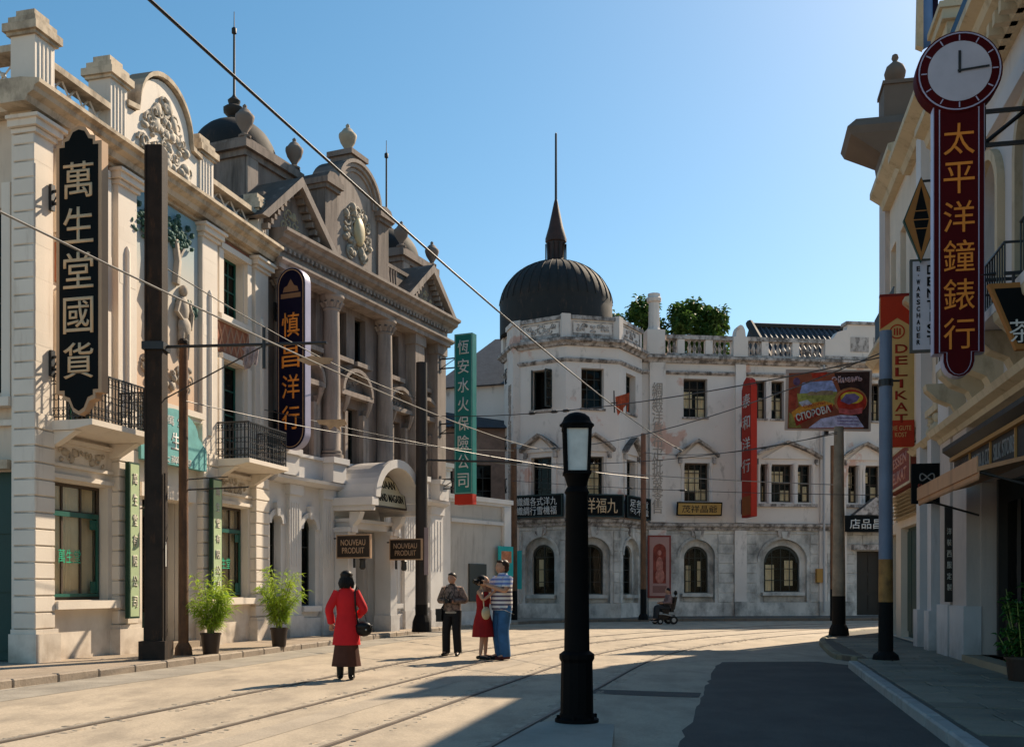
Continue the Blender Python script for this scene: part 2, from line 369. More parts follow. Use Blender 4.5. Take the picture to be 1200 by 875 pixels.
# ------------------------------------------------------------------ ground, road, pavements
def sheet(name, poly, z, mat, kind='structure', sub=0):
    me = bpy.data.meshes.new(name); me.from_pydata([(p[0], p[1], z) for p in poly], [], [list(range(len(poly)))])
    o = obj(name, me, mat); tag(o, kind=kind); return o
sheet('ground', [(-900, -900), (900, -900), (900, 900), (-900, 900)], -.03, M('bare_ground', (.2, .17, .13), .9, .2, vs=.05, bump=.2))
sheet('road', [(-60, -30), (60, -30), (60, 75), (-60, 75)], 0, CONCRETE)
nD = 0
def k_(px, py): p = G(px, py, .12); return (p.x, p.y)
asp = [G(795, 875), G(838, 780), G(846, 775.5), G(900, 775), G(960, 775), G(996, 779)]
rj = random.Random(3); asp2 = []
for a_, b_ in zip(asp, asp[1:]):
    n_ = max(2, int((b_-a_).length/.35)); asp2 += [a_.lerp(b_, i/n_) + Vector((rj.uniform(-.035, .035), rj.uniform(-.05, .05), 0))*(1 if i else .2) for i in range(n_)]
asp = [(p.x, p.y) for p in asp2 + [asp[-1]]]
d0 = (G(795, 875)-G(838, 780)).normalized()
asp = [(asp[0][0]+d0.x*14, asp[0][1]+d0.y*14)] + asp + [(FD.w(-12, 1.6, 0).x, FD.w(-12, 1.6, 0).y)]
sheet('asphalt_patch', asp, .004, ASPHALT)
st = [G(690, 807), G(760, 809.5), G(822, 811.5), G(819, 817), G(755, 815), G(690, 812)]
sheet('painted_shadow_strip', [(p.x, p.y) for p in st], .004, ASPHALT)
# left pavement and its kerb stones
kl = [FA.w(-14, 0, 0)] + [G(0, 807.5), G(167, 786), G(280, 770.5), G(400, 754), G(470, 744.5), G(530, 737.5), G(585, 733), G(620, 730.8)]
d = (kl[2]-kl[1]).normalized(); kl[0] = kl[1] - d*14
def along(pl, step):
    out = [pl[0].copy()]; acc = 0
    for a, b in zip(pl, pl[1:]):
        L = (b-a).length; t = step-acc
        while t <= L: out.append(a + (b-a)*(t/L)); t += step
        acc = L-(t-step)
    return out
def smoothline(pts, n=6):
    o = []
    for i in range(len(pts)-1):
        p0, p1, p2, p3 = pts[max(i-1, 0)], pts[i], pts[i+1], pts[min(i+2, len(pts)-1)]
        for k in range(n):
            t = k/n; o.append(.5*((2*p1)+(p2-p0)*t+(2*p0-5*p1+4*p2-p3)*t*t+(3*p1-p0-3*p2+p3)*t*t*t))
    return o + [pts[-1]]
def kerb(side, line, parent, width=.16, h=.125, mat=KERB, step=.95):
    pts = along(line, step)
    for a, b in zip(pts, pts[1:]):
        d = (b-a); L = d.length
        if L < .2: continue
        rz = math.atan2(d.y, d.x); m = (a+b)/2; nv = Vector((-d.y, d.x, 0)).normalized()*side
        me = chamfer_box(round(L-.012, 2), width, h+.1, .022, mat); o = bpy.data.objects.new('kerb_stone', me); COL.objects.link(o); o.parent = parent
        o.location = m + nv*(width/2) + Vector((0, 0, (h-.1)/2 + rnd.uniform(-.008, .008))); o.rotation_euler = (rnd.uniform(-.02, .02), 0, rz + rnd.uniform(-.008, .008))
kls = smoothline(kl, 5)
poly = [(p.x-.1*d.y, p.y) for p in kls]
lw_mb = MB().slab([(p.x-.12, p.y+.03) for p in kls] + [(2.5, 44), (-2, 47), (-30, 47), (-30, -10)], -.02, .12)
lp = part('left_pavement', lw_mb, PAVE_L, None); tag(lp, kind='structure'); kerb(1, kls, lp)
# far pavement before the corner building
fk = [G(588, 732.5), G(640, 730), G(700, 728.6), G(760, 728), G(860, 727.4), G(960, 727.2), G(1010, 727)]
fk = smoothline(fk, 4); fk.append(fk[-1]+Vector((14, 1.7, 0)))
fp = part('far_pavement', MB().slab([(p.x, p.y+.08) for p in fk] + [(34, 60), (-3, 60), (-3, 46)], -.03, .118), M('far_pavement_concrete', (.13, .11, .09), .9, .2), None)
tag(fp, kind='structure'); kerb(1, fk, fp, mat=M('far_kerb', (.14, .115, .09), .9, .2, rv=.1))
# right pavement: kerb, bay, rounded corner
rk = [FD.w(-14, 0, 0), G(1136, 875, .12), G(1060, 822, .12), G(1000, 779, .12), G(993, 773.5, .12)]
d = (rk[1]-rk[2]).normalized(); rk[0] = rk[1] + d*14
rk2 = [G(1003, 769.5, .1), G(985, 767.5, .1), G(974, 764, .1), G(964, 755, .1), G(960, 749.5, .1), G(966, 745.5, .1), G(983, 741.5, .1), G(1003, 738.5, .1), G(1040, 735, .1)]
for p in rk + rk2: p.z = 0
rk2s = smoothline(rk2, 4)
rp_poly = [(p.x+.05, p.y) for p in rk] + [(FD.w(-.35, 1.55, 0).x, FD.w(-.35, 1.55, 0).y)] + [(p.x+.04, p.y) for p in rk2s] + [(30, 40), (30, -10)]
rp = part('right_pavement', MB().slab(rp_poly, -.04, .105), M('pavement_bed', (.10, .088, .07), .9, .25, vs=2, bump=.4), None); tag(rp, kind='structure')
kerb(-1, rk, rp, .17, .13, M('pale_kerb', (.33, .32, .30), .8, .15, rv=.12, stain=(.15, .14, .13), st=(.5, .7), sk=(2, 2, 2)), 1.15)
kerb(-1, rk2s, rp, .16, .12, M('mossy_kerb', (.20, .18, .12), .85, .2, rv=.1), .8)
# individual slabs of the right pavement
row = 0; u = -10.2
def kerb_n(u):
    p = FD.w(u, 0, 0); a, b = rk[1], rk[3]; dd = (b-a).normalized(); nn = Vector((-dd.y, dd.x, 0)); return abs((p-a).dot(nn)) - .22
while u < 8.0:
    L = rnd.choice((.42, .5, .5, .58)); n = .06; lim = kerb_n(u) if u < -.6 else (1.55 if u < .2 else 1.75)
    while n < lim-.1:
        Wd = rnd.uniform(.55, .95); n1 = min(n+Wd, lim)
        if lim-n1 < .25: n1 = lim
        o = piece('paving_slab', FD, rp, PAVE, u, u+L-.024, n, n1-.022, .085, .122 + rnd.uniform(-.005, .008), .008); n = n1
    u += L
# tram rails
def track_line(off):
    pts = []; a = rad(14.6); p = Vector((.18, 13.5, 0)); dirv = Vector((math.sin(a), math.cos(a), 0)); nv = Vector((math.cos(a), -math.sin(a), 0))
    for t in (-24, -12, -6, -2, 2, 5.5): pts.append(p + dirv*t + nv*off)
    c = p + dirv*5.5 + nv*34
    for k in range(1, 12):
        b = a + rad(5.2*k); R = 34 - off; pts.append(c + Vector((-math.cos(b), math.sin(b), 0))*R)
    return smoothline(pts, 5)
def ribbon(line, o0, o1, z0, z1):
    mb = MB(); V = []
    for i, p in enumerate(line):
        d = (line[min(i+1, len(line)-1)]-line[max(i-1, 0)]).normalized(); nv = Vector((d.y, -d.x, 0))
        for o, z in ((o0, z0), (o1, z0), (o1, z1), (o0, z1)): V.append((*(p+nv*o).xy, z))
    F = []
    for i in range(len(line)-1):
        for k in range(4): F.append((i*4+k, i*4+(k+1) % 4, (i+1)*4+(k+1) % 4, (i+1)*4+k))
    return mb.add(V, F)
for off, lab in ((-3.72, 'outermost worn steel tram rail nearest the left pavement'), (-2.29, 'second tram rail from the left pavement, right of the outermost'),
                 (-.72, 'third tram rail from the left pavement, left of the lamp post'), (.72, 'tram rail running closest to the black lamp post')):
    ln = track_line(off); r = empty('tram_rail', ln[0], 0, lab, 'rail', 'tram rails set in the road')
    def loc(mb):
        mb.v = [(a-ln[0].x, b-ln[0].y, c) for a, b, c in mb.v]; return mb
    obj('rail_head', loc(ribbon(ln, -.022, .024, -.02, .010)).mesh('rail_head'), STEELRAIL, r)
    obj('flange_groove', loc(ribbon(ln, .025, .058, -.02, .005)).mesh('flange_groove'), DARKGAP, r)
    obj('mortar_strip', loc(ribbon(ln, -.13, -.023, -.02, .0035)).mesh('mortar_strip'), M('mortar_strip', (.34, .29, .225), .9, .4, vs=5, bump=.5), r)
    mb = MB()
    for p, q in zip(ln, ln[1:]):
        n = int((q-p).length/.2); dv = (q-p).normalized(); nv = Vector((dv.y, -dv.x, 0))
        if p.y > 30 or p.y < 3: continue
        for i in range(n):
            for o0 in (-.09, -.17, .11, .19):
                if rnd.random() < .3: continue
                c = p + dv*(.2*i + rnd.uniform(-.03, .03)) + nv*(o0+rnd.uniform(-.03, .03)); l = rnd.uniform(.04, .1); wd = rnd.uniform(.02, .045); h = rnd.uniform(.001, .006)
                mb.add([(*(c+dv*(sx*l)+nv*(sy*wd)).xy, -.01) for sx, sy in ((-1, -1), (1, -1), (1, 1), (-1, 1))] + [(*(c+dv*(sx*l*.8)+nv*(sy*wd*.8)).xy, h+rnd.uniform(-.004, .004)) for sx, sy in ((-1, -1), (1, -1), (1, 1), (-1, 1))],
                       [(4, 5, 6, 7), (0, 1, 5, 4), (1, 2, 6, 5), (2, 3, 7, 6), (3, 0, 4, 7)])
    o = obj('sett_edging', loc(mb).mesh('sett_edging'), SETT, r); o['kind'] = 'stuff'
# worn road patches: greyer gutter strip along the left kerb and resurfaced bands
def offl(line, o): 
    out = []
    for i, p in enumerate(line):
        d = (line[min(i+1, len(line)-1)]-line[max(i-1, 0)]).normalized(); out.append((p.x+d.y*o, p.y-d.x*o))
    return out
gl = kls[:34]
sheet('gutter_strip', offl(gl, .02) + offl(gl, 1.15)[::-1], .0035, M('gutter_grey', (.30, .27, .225), .9, .22, vs=1.2, bump=.6, bs=30, stain=(.17, .15, .125), st=(.45, .7), sk=(1, 1, 1)))
tl_ = [p for p in track_line(-2.1) if 2 < p.y < 24]
sheet('road_band', offl(tl_, .25) + offl(tl_, .62)[::-1], .003, M('road_patch', (.355, .30, .235), .9, .2, vs=1, bump=.5, bs=20))
# lamp island
ip = [G(720, 848, .15), G(716, 885, .15), G(700, 960, .15), G(430, 990, .15), G(560, 885, .15), G(632, 845.5, .15), G(650, 843.8, .15)]
isl = part('traffic_island', MB().slab([(p.x, p.y) for p in ip], -.02, .15), M('island_concrete', (.30, .27, .23), .85, .15, stain=(.15, .13, .11), st=(.5, .75), sk=(1, 1, 1)), None); tag(isl, kind='structure')
# ------------------------------------------------------------------ shared architectural pieces
def window(b, fr, u0, u1, z0, z1, n, cols=2, rows=3, fm=None, gm=None, bar=.05, curtain=None, each=False, ndep=.06, rowz=None, arch=0, name='window'):
    fm = fm or FRAME_D; gm = gm or GLASS; mb = MB(fr); B = bar
    mb.box(u0, u0+B, n, n+ndep, z0, z1); mb.box(u1-B, u1, n, n+ndep, z0, z1); mb.box(u0+B, u1-B, n, n+ndep, z0, z0+B); mb.box(u0+B, u1-B, n, n+ndep, z1-B, z1)
    t = B*.32
    zs = rowz or [z0 + (z1-z0)*j/rows for j in range(1, rows)]
    us = [u0 + (u1-u0)*i/cols for i in range(1, cols)]
    for x in us: mb.box(x-t, x+t, n+.012, n+ndep-.012, z0+B, z1-B)
    for z in zs: mb.box(u0+B, u1-B, n+.015, n+ndep-.015, z-t, z+t)
    if arch:
        m = (u0+u1)/2; hw = (u1-u0)/2-B*.5; N = 12
        for k in range(N):
            a, c = math.pi*k/N, math.pi*(k+1)/N
            P = lambda q, r: (m-r*hw*math.cos(q), z1-arch+r*(arch-B*.5)*math.sin(q))
            mb.prism([P(a, 1.05), P(c, 1.05), P(c, .86), P(a, .86)], n+.002, n+ndep+.02)
    w = part(name, mb, fm, b)
    if each:
        uu = [u0+B] + us + [u1-B]; zz = [z0+B] + zs + [z1-B]
        for i in range(len(uu)-1):
            for j in range(len(zz)-1): part('pane', MB(fr).box(uu[i]+t, uu[i+1]-t, n+.022, n+.03, zz[j]+t, zz[j+1]-t), gm, w)
    else: part('pane', MB(fr).box(u0+B, u1-B, n+.022, n+.03, z0+B, z1-B), gm, w)
    if curtain:
        for (a, c, d, e) in curtain:
            mb = MB(fr); V = []; Fc = []; N = max(8, int((c-a)*26))
            for i in range(N+1):
                x = a+(c-a)*i/N; dn = .03*math.sin(i*1.9+a*7)+.015*math.sin(i*.7)
                V += [(x, n-.07+dn, d), (x, n-.07+dn*.8, e)]
            for i in range(N): Fc.append((2*i, 2*i+2, 2*i+3, 2*i+1))
            part('curtain', mb.add(V, Fc), CURT, w, 60)
    return w
def relief(fr, cu, cz, w, h, n, count, seed, shape='diamond', d=.05, rmin=.04, rmax=.1, mb=None):
    R = random.Random(seed); mb = mb or MB(fr); done = 0
    while done < count:
        x, y = R.uniform(-1, 1), R.uniform(-1, 1)
        if shape == 'diamond' and abs(x)*.8 > (1-y)*.55: continue
        if shape == 'round' and x*x+y*y > 1: continue
        r = R.uniform(rmin, rmax)
        for sgn in (1, -1):
            c = (cu + sgn*x*w/2, cz + y*h/2)
            if R.random() < .55:                    # a scroll
                pts = []; a0 = R.uniform(0, 6.28); dr = sgn*R.choice((1, 1, -1))
                for k in range(9):
                    q = r*1.3*(1-k/10.5); a = a0 + dr*k*.75; pts.append((c[0]+q*math.cos(a), n+.012+d*.5*k/9, c[1]+q*math.sin(a)))
                mb.tube(pts, [r*.30*(1-k/16) for k in range(9)], 5)
            else: mb.ball((c[0], n, c[1]), r, d*R.uniform(.8, 1.3), r*R.uniform(.6, 1.3), 7, 4, .12)
        done += 1
    return mb
def urn(mb, c, s=1.0, seg=12):
    return mb.lathe(c, [(.16*s, 0), (.17*s, .05*s), (.08*s, .10*s), (.08*s, .16*s), (.20*s, .34*s), (.25*s, .5*s), (.25*s, .58*s), (.20*s, .62*s), (.13*s, .72*s), (.05*s, .78*s), (.06*s, .84*s), (.0, .9*s)], seg)
def column(mb, u, n, z0, z1, r, seg=12):
    H = z1-z0
    return mb.lathe((u, n, z0), [(r*1.35, 0), (r*1.35, .10), (r*1.15, .14), (r*1.2, .20), (r, .26), (r*1.0, H*.4), (r*.88, H-.42), (r*.98, H-.40), (r*.98, H-.36), (r*.9, H-.34), (r*1.05, H-.22), (r*1.4, H-.08), (r*1.45, H-.07), (r*1.45, H)], seg)
def railing(b, fr, u0, u1, n0, n1, z0, z1, gap=.095):
    mb = MB(fr); t = .012
    def run(p, q):
        L = math.hypot(q[0]-p[0], q[1]-p[1]); N = max(2, int(L/gap))
        for zz, r in ((z0+.06, .014), (z0+.22, .010), (z1-.18, .010), (z1, .022)): mb.tube([(p[0], p[1], zz), (q[0], q[1], zz)], r, 5)
        for i in range(N+1):
            f = i/N; x, y = p[0]+(q[0]-p[0])*f, p[1]+(q[1]-p[1])*f
            mb.tube([(x, y, z0), (x, y, z1)], t if i % 4 else .018, 5)
            if i < N:                              # scrolls between the bars
                f2 = (i+.5)/N; mx, my = p[0]+(q[0]-p[0])*f2, p[1]+(q[1]-p[1])*f2; ux, uy = (q[0]-p[0])/L, (q[1]-p[1])/L
                for zc, rr in ((z0+.14, .042), (z1-.09, .04), ((z0+z1)/2, .045)):
                    mb.tube([(mx+ux*rr*math.cos(a*.9), my+uy*rr*math.cos(a*.9), zc+rr*1.35*math.sin(a*.9)) for a in range(8)], .008, 4)
    run((u0, n0), (u0, n1)); run((u0, n1), (u1, n1)); run((u1, n1), (u1, n0))
    return part('railing', mb, IRON, b)
def step_cap(mb, u0, u1, n0, n1, z):
    mb.box(u0-.10, u1+.10, n0-.10, n1+.10, z+.03, z+.17); mb.box(u0-.05, u1+.05, n0-.05, n1+.05, z-.03, z+.03)
    mb.box(u0-.03, u1+.03, n0-.03, n1+.03, z+.17, z+.30); mb.box(u0+.06, u1-.06, n0+.06, n1-.06, z+.30, z+.45); return mb
# ------------------------------------------------------------------ A: cream shop building at the left
A = empty('shop_building', FA.w(0, 0, 0), 0, 'cream rusticated three-storey shop building with lattice parapet at far left', 'building')
fr = FA
PIL = [(0, .52), (2.36, 3.0), (5.42, 6.1), (7.85, 8.55)]
BAY = [(.52, 2.36), (6.1, 7.85)]
UE = 8.62; DEP = -9.0
wz = [(1.2, 3.38), (4.42, 6.8), (7.86, 9.36)]
ops = []
for a, c in BAY:
    m = (a+c)/2; hw = (c-a)/2-.12
    ops += [(m-hw, m+hw, wz[0][0], wz[0][1]), (m-.5, m+.5, wz[1][0], wz[1][1]), (m-.52, m+.52, wz[2][0], wz[2][1])]
ops.append((3.35, 5.07, .14, 3.3))
part('front_wall', MB(fr).wall(.02, UE, .1, 9.75, -.16, -.5, ops), CREAM, A)
part('core', MB(fr).box(.45, UE-.05, DEP, -1.3, .1, 10.0), INNER, A)
part('roof', MB(fr).box(.1, UE, DEP, -.2, 10.05, 10.15), M('roof_felt', (.12, .11, .1), .9), A)
part('rear_wall', MB(fr).box(0.05, UE, DEP-.2, DEP, .1, 10.2), CREAM, A)
part('party_wall', MB(fr).box(UE-.3, UE+.01, DEP, -.55, .1, 10.04), CREAM, A)
FAs = Fr(FA.o, -math.degrees(math.atan(308/F_PX)), 'C')
# side wall that faces the camera
part('side_wall', MB(FAs).wall(-9, -.48, .1, 9.75, -.22, -.45, [(-2.1, -.62, .12, 3.5), (-2.3, -.85, 4.9, 8.2)]), PLASTER, A)
sdoor = part('side_door', MB(FAs).box(-2.1, -.62, -.42, -.36, .12, 3.5), GREEN_DK, A)
for k in range(3):
    for j in range(2): part('door_panel', MB(FAs).box(-2.0+j*.72, -1.4+j*.72, -.36, -.33, .3+k*1.05, 1.2+k*1.05), GREEN_DK, sdoor)
part('side_door_hood', MB(FAs).box(-2.3, -.56, -.22, .02, 3.52, 3.68), CREAM_TRIM, A)
part('side_sill', MB(FAs).box(-2.5, -.52, -.22, .04, 4.62, 4.78), CREAM, A); part('side_string_course', MB(FAs).box(-9, -.5, -.22, -.12, 4.3, 4.4), CREAM, A)
window(A, FAs, -2.3, -.85, 4.9, 8.2, -.42, 2, 4, FRAME_B)
part('side_jamb', MB(FAs).box(-.8, -.62, -.22, -.12, 4.8, 8.6), CREAM, A)
# pillars built of stone blocks
ch = .292
for k, (a, c) in enumerate(PIL):
    part('pillar_core', MB(fr).box(a+.02, c-.02, -.44, -.03, .1, 9.5), CREAM, A)
    part('plinth', MB(fr).box(a-.06, c+.06, -.5, .07, .1, .62).box(a-.03, c+.03, -.48, .045, .62, .70), CREAM, A)
    z = .70; j = 0
    while z < 9.35:
        z1 = min(z+ch, 9.36); up = z > 4.3
        dn = -.03 if up else 0
        piece('stone_block', fr, A, CREAM, a + (.05 if up and k else 0), c - (.05 if up else 0), -.46, dn + rnd.uniform(-.004, .004), z+.012, z1-.006, .014); z = z1; j += 1
    if k: part('half_round_strip', MB(fr).lathe(((a+c)/2-.02, -.04, 4.9), [(.07, 0), (.07, 3.2), (.05, 3.3), (0, 3.34)], 8), CREAM, A, 40)
    part('capital', MB(fr).box(a-.02, c+.02, -.48, .03, 9.37, 9.45).box(a-.09, c+.09, -.5, .10, 9.46, 9.58).box(a-.14, c+.14, -.5, .16, 9.58, 9.64), CREAM, A)
# cornice that returns along the side
part('architrave', MB(fr).box(-.02, UE, -.5, -.06, 9.66, 9.76), CREAM_TRIM, A)
prof = [(-.5, 9.74), (.10, 9.74), (.14, 9.84), (.26, 9.9), (.28, 9.98), (.38, 10.02), (.38, 10.09), (.0, 10.15), (-.5, 10.15)]
part('cornice', MB(fr).mould(-.36, UE-.02, prof), CREAM_TRIM, A)
prof2 = [(p[0]-.02, p[1]) for p in prof]
part('side_cornice', MB(FAs).mould(-9, -.49, prof2), CREAM_TRIM, A)
# parapet
def lattice(b, fr, u0, u1, n, z0, z1, k=3):
    mb = MB(fr)
    for i in range(k):
        a, c = u0+(u1-u0)*i/k, u0+(u1-u0)*(i+1)/k
        mb.tube([(a, n, z0), (c, n, z1)], .022, 4).tube([(a, n+.03, z1), (c, n+.03, z0)], .022, 4).ball(((a+c)/2, n+.02, (z0+z1)/2), .05)
    return part('lattice', mb, CREAM, b)
PP = [(.0, .5), (2.1, 2.62), (5.3, 5.85), (7.95, 8.5)]
for k, (a, c) in enumerate(PP):
    H = (11.1, 11.35, 11.2, 10.85)[k]
    p = part('parapet_pier', MB(fr).box(a, c, -.5, .0, 10.15, H), CREAM, A)
    part('pier_cap', step_cap(MB(fr), a, c, -.5, 0, H), CREAM_TRIM, p)
    mb = MB(fr)
    for j in range(4): mb.tube([(a+.1+j*(c-a-.2)/3, .0, 10.25), (a+.1+j*(c-a-.2)/3, .0, H-.12)], .022, 5)
    part('fluting', mb, CREAM, p)
for a, c in ((.5, 2.1), (5.85, 7.95)):
    part('parapet_rail', MB(fr).box(a, c, -.32, -.06, 10.155, 10.26).box(a, c, -.36, .0, 10.70, 10.82), CREAM_TRIM, A)
    lattice(A, fr, a+.02, c-.02, -.2, 10.26, 10.7, 4)
part('side_parapet_rail', MB(FAs).box(-9, -.52, -.45, -.1, 10.155, 10.26).box(-9, -.52, -.5, -.05, 10.86, 10.98), CREAM_TRIM, A)
lattice(A, FAs, -6, -.55, -.25, 10.26, 10.86, 9)
# arched gable with carving
g = [(2.62, 10.15), (5.3, 10.15), (5.3, 11.0), (5.0, 11.05)]
for k in range(13):
    a = math.pi*k/12; g.append((3.98+.92*math.cos(a), 11.2+.9*math.sin(a)))
g += [(2.95, 11.05), (2.62, 11.0)]
part('gable', MB(fr).prism(g, -.42, -.04), CREAM, A)
mb = MB(fr); pts = [(5.32, .0, 11.02), (4.97, .0, 11.08)] + [(3.98+.97*math.cos(math.pi*k/16), .0, 11.2+.95*math.sin(math.pi*k/16)) for k in range(17)] + [(2.98, 0, 11.08), (2.6, .0, 11.02)]
for p, q in zip(pts, pts[1:]):
    mb.add([(p[0], -.46, p[2]), (p[0], .05, p[2]), (q[0], .05, q[2]), (q[0], -.46, q[2]), (p[0], -.46, p[2]+.1), (p[0], .05, p[2]+.1), (q[0], .05, q[2]+.1), (q[0], -.46, q[2]+.1)], [(0, 1, 2, 3), (4, 5, 6, 7), (0, 1, 5, 4), (1, 2, 6, 5), (2, 3, 7, 6), (3, 0, 4, 7)])
part('gable_coping', mb, CREAM_TRIM, A)
part('gable_carving', relief(fr, 3.98, 10.95, 2.2, 1.6, -.02, 34, 5, 'diamond', .07, .06, .15), M('carved_stone', (.52, .46, .38), .85, .2, stain=(.2, .17, .13), st=(.45, .7), sk=(3, 3, 3)), A, 60)
# windows
for bi, (a, c) in enumerate(BAY):
    m = (a+c)/2; hw = (c-a)/2-.12
    wnd = window(A, fr, m-hw, m+hw, 1.2, 3.38, -.42, 3, 1, FRAME_B, bar=.06, each=False, rowz=[2.86], curtain=[(m-hw+.05, m+hw-.05, 1.25, 3.35)])
    mb = MB(fr); B = .055
    mb.box(m-hw+.06, m+hw-.06, -.355, -.33, 2.76, 2.85).box(m-hw+.06, m+hw-.06, -.355, -.33, 1.26, 1.32)
    mb.box(m-hw+.06, m-hw+.10, -.355, -.33, 1.33, 2.75).box(m+hw-.12, m+hw-.06, -.355, -.33, 1.33, 2.75).box(m+hw-.3, m+hw-.13, -.355, -.34, 2.55, 2.74).box(m+hw-.28, m+hw-.13, -.355, -.34, 1.33, 1.55)
    part('green_surround', mb, FRAME_G, wnd)
    t = glyph_mesh('萬生堂', .62, .26, .004); 
    o = obj('window_lettering', t, flat('bright_green_film', (.03, .42, .24)), wnd); o.location = fr.w(m-.12, -.325, 2.02)-A.location; o.rotation_euler = (0, 0, fr.rz+rad(90))
    part('window_sill', MB(fr).box(m-hw-.1, m+hw+.1, -.4, .05, 1.04, 1.19), CREAM, A)
    part('window_lintel', MB(fr).box(m-hw-.08, m+hw+.08, -.16, -.08, 3.42, 3.5), CREAM, A)
    window(A, fr, m-.5, m+.5, wz[1][0], wz[1][1], -.42, 2, 4, FRAME_G, GLASS_D, name='balcony_door')
    window(A, fr, m-.52, m+.52, wz[2][0], wz[2][1], -.42, 3, 4, FRAME_G, GLASS_D)
    part('window_sill', MB(fr).box(m-.72, m+.72, -.3, -.02, 7.7, 7.85), CREAM, A)
    part('window_lintel', MB(fr).box(m-.7, m+.7, -.16, -.03, 9.38, 9.52), CREAM, A); part('window_lintel', MB(fr).box(m-.62, m+.62, -.16, -.05, 6.82, 6.95), CREAM, A)
    for s in (-1, 1): part('window_jamb', MB(fr).box(m+s*.66-.1, m+s*.66+.1, -.16, -.06, 4.42, 6.8), CREAM, A); part('window_jamb', MB(fr).box(m+s*.66-.1, m+s*.66+.1, -.16, -.06, 7.86, 9.37), CREAM, A)
    part('brick_spandrel', MB(fr).box(m-.74, m+.74, -.16, -.125, 6.97, 7.68), BRICKRED, A)
    mb = MB(fr)
    for k in range(5): mb.tube([(m-.7+.28*k, -.12, 7.0), (m-.42+.28*k, -.12, 7.65)], .02, 4).tube([(m-.42+.28*k, -.12, 7.0), (m-.7+.28*k, -.12, 7.65)], .02, 4)
    part('spandrel_lattice', mb, M('brick_lattice', (.46, .27, .18), .8), A)
    part('frieze_strip', MB(fr).box(a+.05, c-.05, -.16, -.12, 9.55, 9.64), BRICKRED, A)
    # balcony
    ba, bc = a-.08, c+.12
    bal = part('balcony', MB(fr).mould(ba, bc, [(-.16, 4.24), (.42, 4.24), (.74, 4.3), (.82, 4.31), (.82, 4.41), (-.16, 4.41)]), CREAM, A)
    railing(bal, fr, ba+.05, bc-.05, -.1, .77, 4.42, 5.25)
    part('balcony_bracket', MB(fr).mould(ba+.05, ba+.22, [(-.16, 3.95), (.0, 3.98), (.45, 4.235), (-.16, 4.235)]).mould(bc-.22, bc-.05, [(-.16, 3.95), (.0, 3.98), (.45, 4.235), (-.16, 4.235)]), CREAM, bal)
    part('carved_frieze', relief(fr, m, 3.88, 1.25, .24, -.15, 9, 20+bi, 'box', .05, .04, .08), M('carved_frieze_stone', (.50, .42, .33), .85), A, 60)
    part('frieze_moulding', MB(fr).box(a+.03, c-.03, -.16, -.1, 3.64, 3.7), CREAM, A)
# painted relief panel of the middle bay
pm = bpy.data.materials.new('painted_panel'); pm.use_nodes = True; nt = pm.node_tree; bs = nt.nodes['Principled BSDF']; bs.inputs['Roughness'].default_value = .8
gg = nt.nodes.new('ShaderNodeNewGeometry'); sx = nt.nodes.new('ShaderNodeSeparateXYZ'); nt.links.new(gg.outputs['Position'], sx.inputs[0])
mr = nt.nodes.new('ShaderNodeMapRange'); mr.inputs[1].default_value = 5.4; mr.inputs[2].default_value = 9.6; nt.links.new(sx.outputs[2], mr.inputs[0])
cr = ramp(nt, .0, 1.0, math_(nt, 'ADD', mr.outputs[0], math_(nt, 'MULTIPLY', math_(nt, 'SUBTRACT', noise_(nt, gg.outputs['Position'], 1.2), .5), .25)), (.62, .42, .28, 1), (.22, .40, .48, 1))
e = nt.nodes[-1] if False else cr.node.color_ramp.elements.new(.55); e.color = (.60, .53, .44, 1)
nt.links.new(cr, bs.inputs['Base Color'])
part('painted_panel', MB(fr).box(3.05, 5.38, -.158, -.12, 5.35, 9.62), pm, A)
RS = M('relief_stone', (.40, .35, .29), .85, .2, stain=(.14, .12, .10), st=(.45, .7), sk=(3, 3, 3)); RL = M('relief_leaves', (.05, .12, .10), .8, .3, vs=4)
for (tx, tz) in ((3.5, 7.9), (4.45, 8.0)):
    part('relief_tree_trunk', MB(fr).tube([(tx, -.1, tz), (tx+.06, -.08, tz+.5), (tx-.03, -.08, tz+.95)], [.11, .09, .07], 6).tube([(tx+.04, -.08, tz+.5), (tx+.3, -.08, tz+.85)], [.06, .04], 5), RS, A, 60)
    mb = MB(fr); R = random.Random(int(tx*10))
    for k in range(80): mb.ball((tx+R.gauss(0, .3), -.1+R.uniform(0, .06), tz+1.05+R.gauss(0, .17)), R.uniform(.04, .09), .06, R.uniform(.035, .07), 6, 4, .3)
    part('relief_foliage', mb, RL, A, 60)
for (tx, tz, s) in ((3.72, 6.5, 1.05), (4.72, 6.45, .95)):
    mb = MB(fr)
    mb.ball((tx, -.06, tz+1.55*s), .11*s, .1, .14*s).ball((tx, -.07, tz+1.12*s), .2*s, .1, .32*s, 8, 6).ball((tx+.02, -.06, tz+.72*s), .24*s, .11, .25*s, 8, 6)
    mb.tube([(tx-.08, -.07, tz+.7*s), (tx-.12, -.05, tz+.35*s), (tx-.1, -.08, tz)], [.09, .075, .05]).tube([(tx+.1, -.07, tz+.7*s), (tx+.12, -.05, tz+.35*s), (tx+.16, -.08, tz)], [.09, .075, .05])
    mb.tube([(tx-.18*s, -.06, tz+1.3*s), (tx-.3, -.04, tz+1.0*s), (tx-.08, -.02, tz+.85*s)], [.06, .055, .04]).tube([(tx+.18*s, -.06, tz+1.3*s), (tx+.3, -.04, tz+1.05*s), (tx+.22, -.02, tz+.7*s)], [.06, .055, .04])
    part('relief_figure', mb, RS, A, 60)
part('relief_shrub', relief(fr, 4.9, 7.55, .7, .5, -.1, 9, 44, 'round', .06, .05, .11), RL, A, 60)
part('relief_scrolls', relief(fr, 4.2, 6.0, 1.7, .5, -.1, 16, 45, 'box', .06, .06, .12), RS, A, 60)
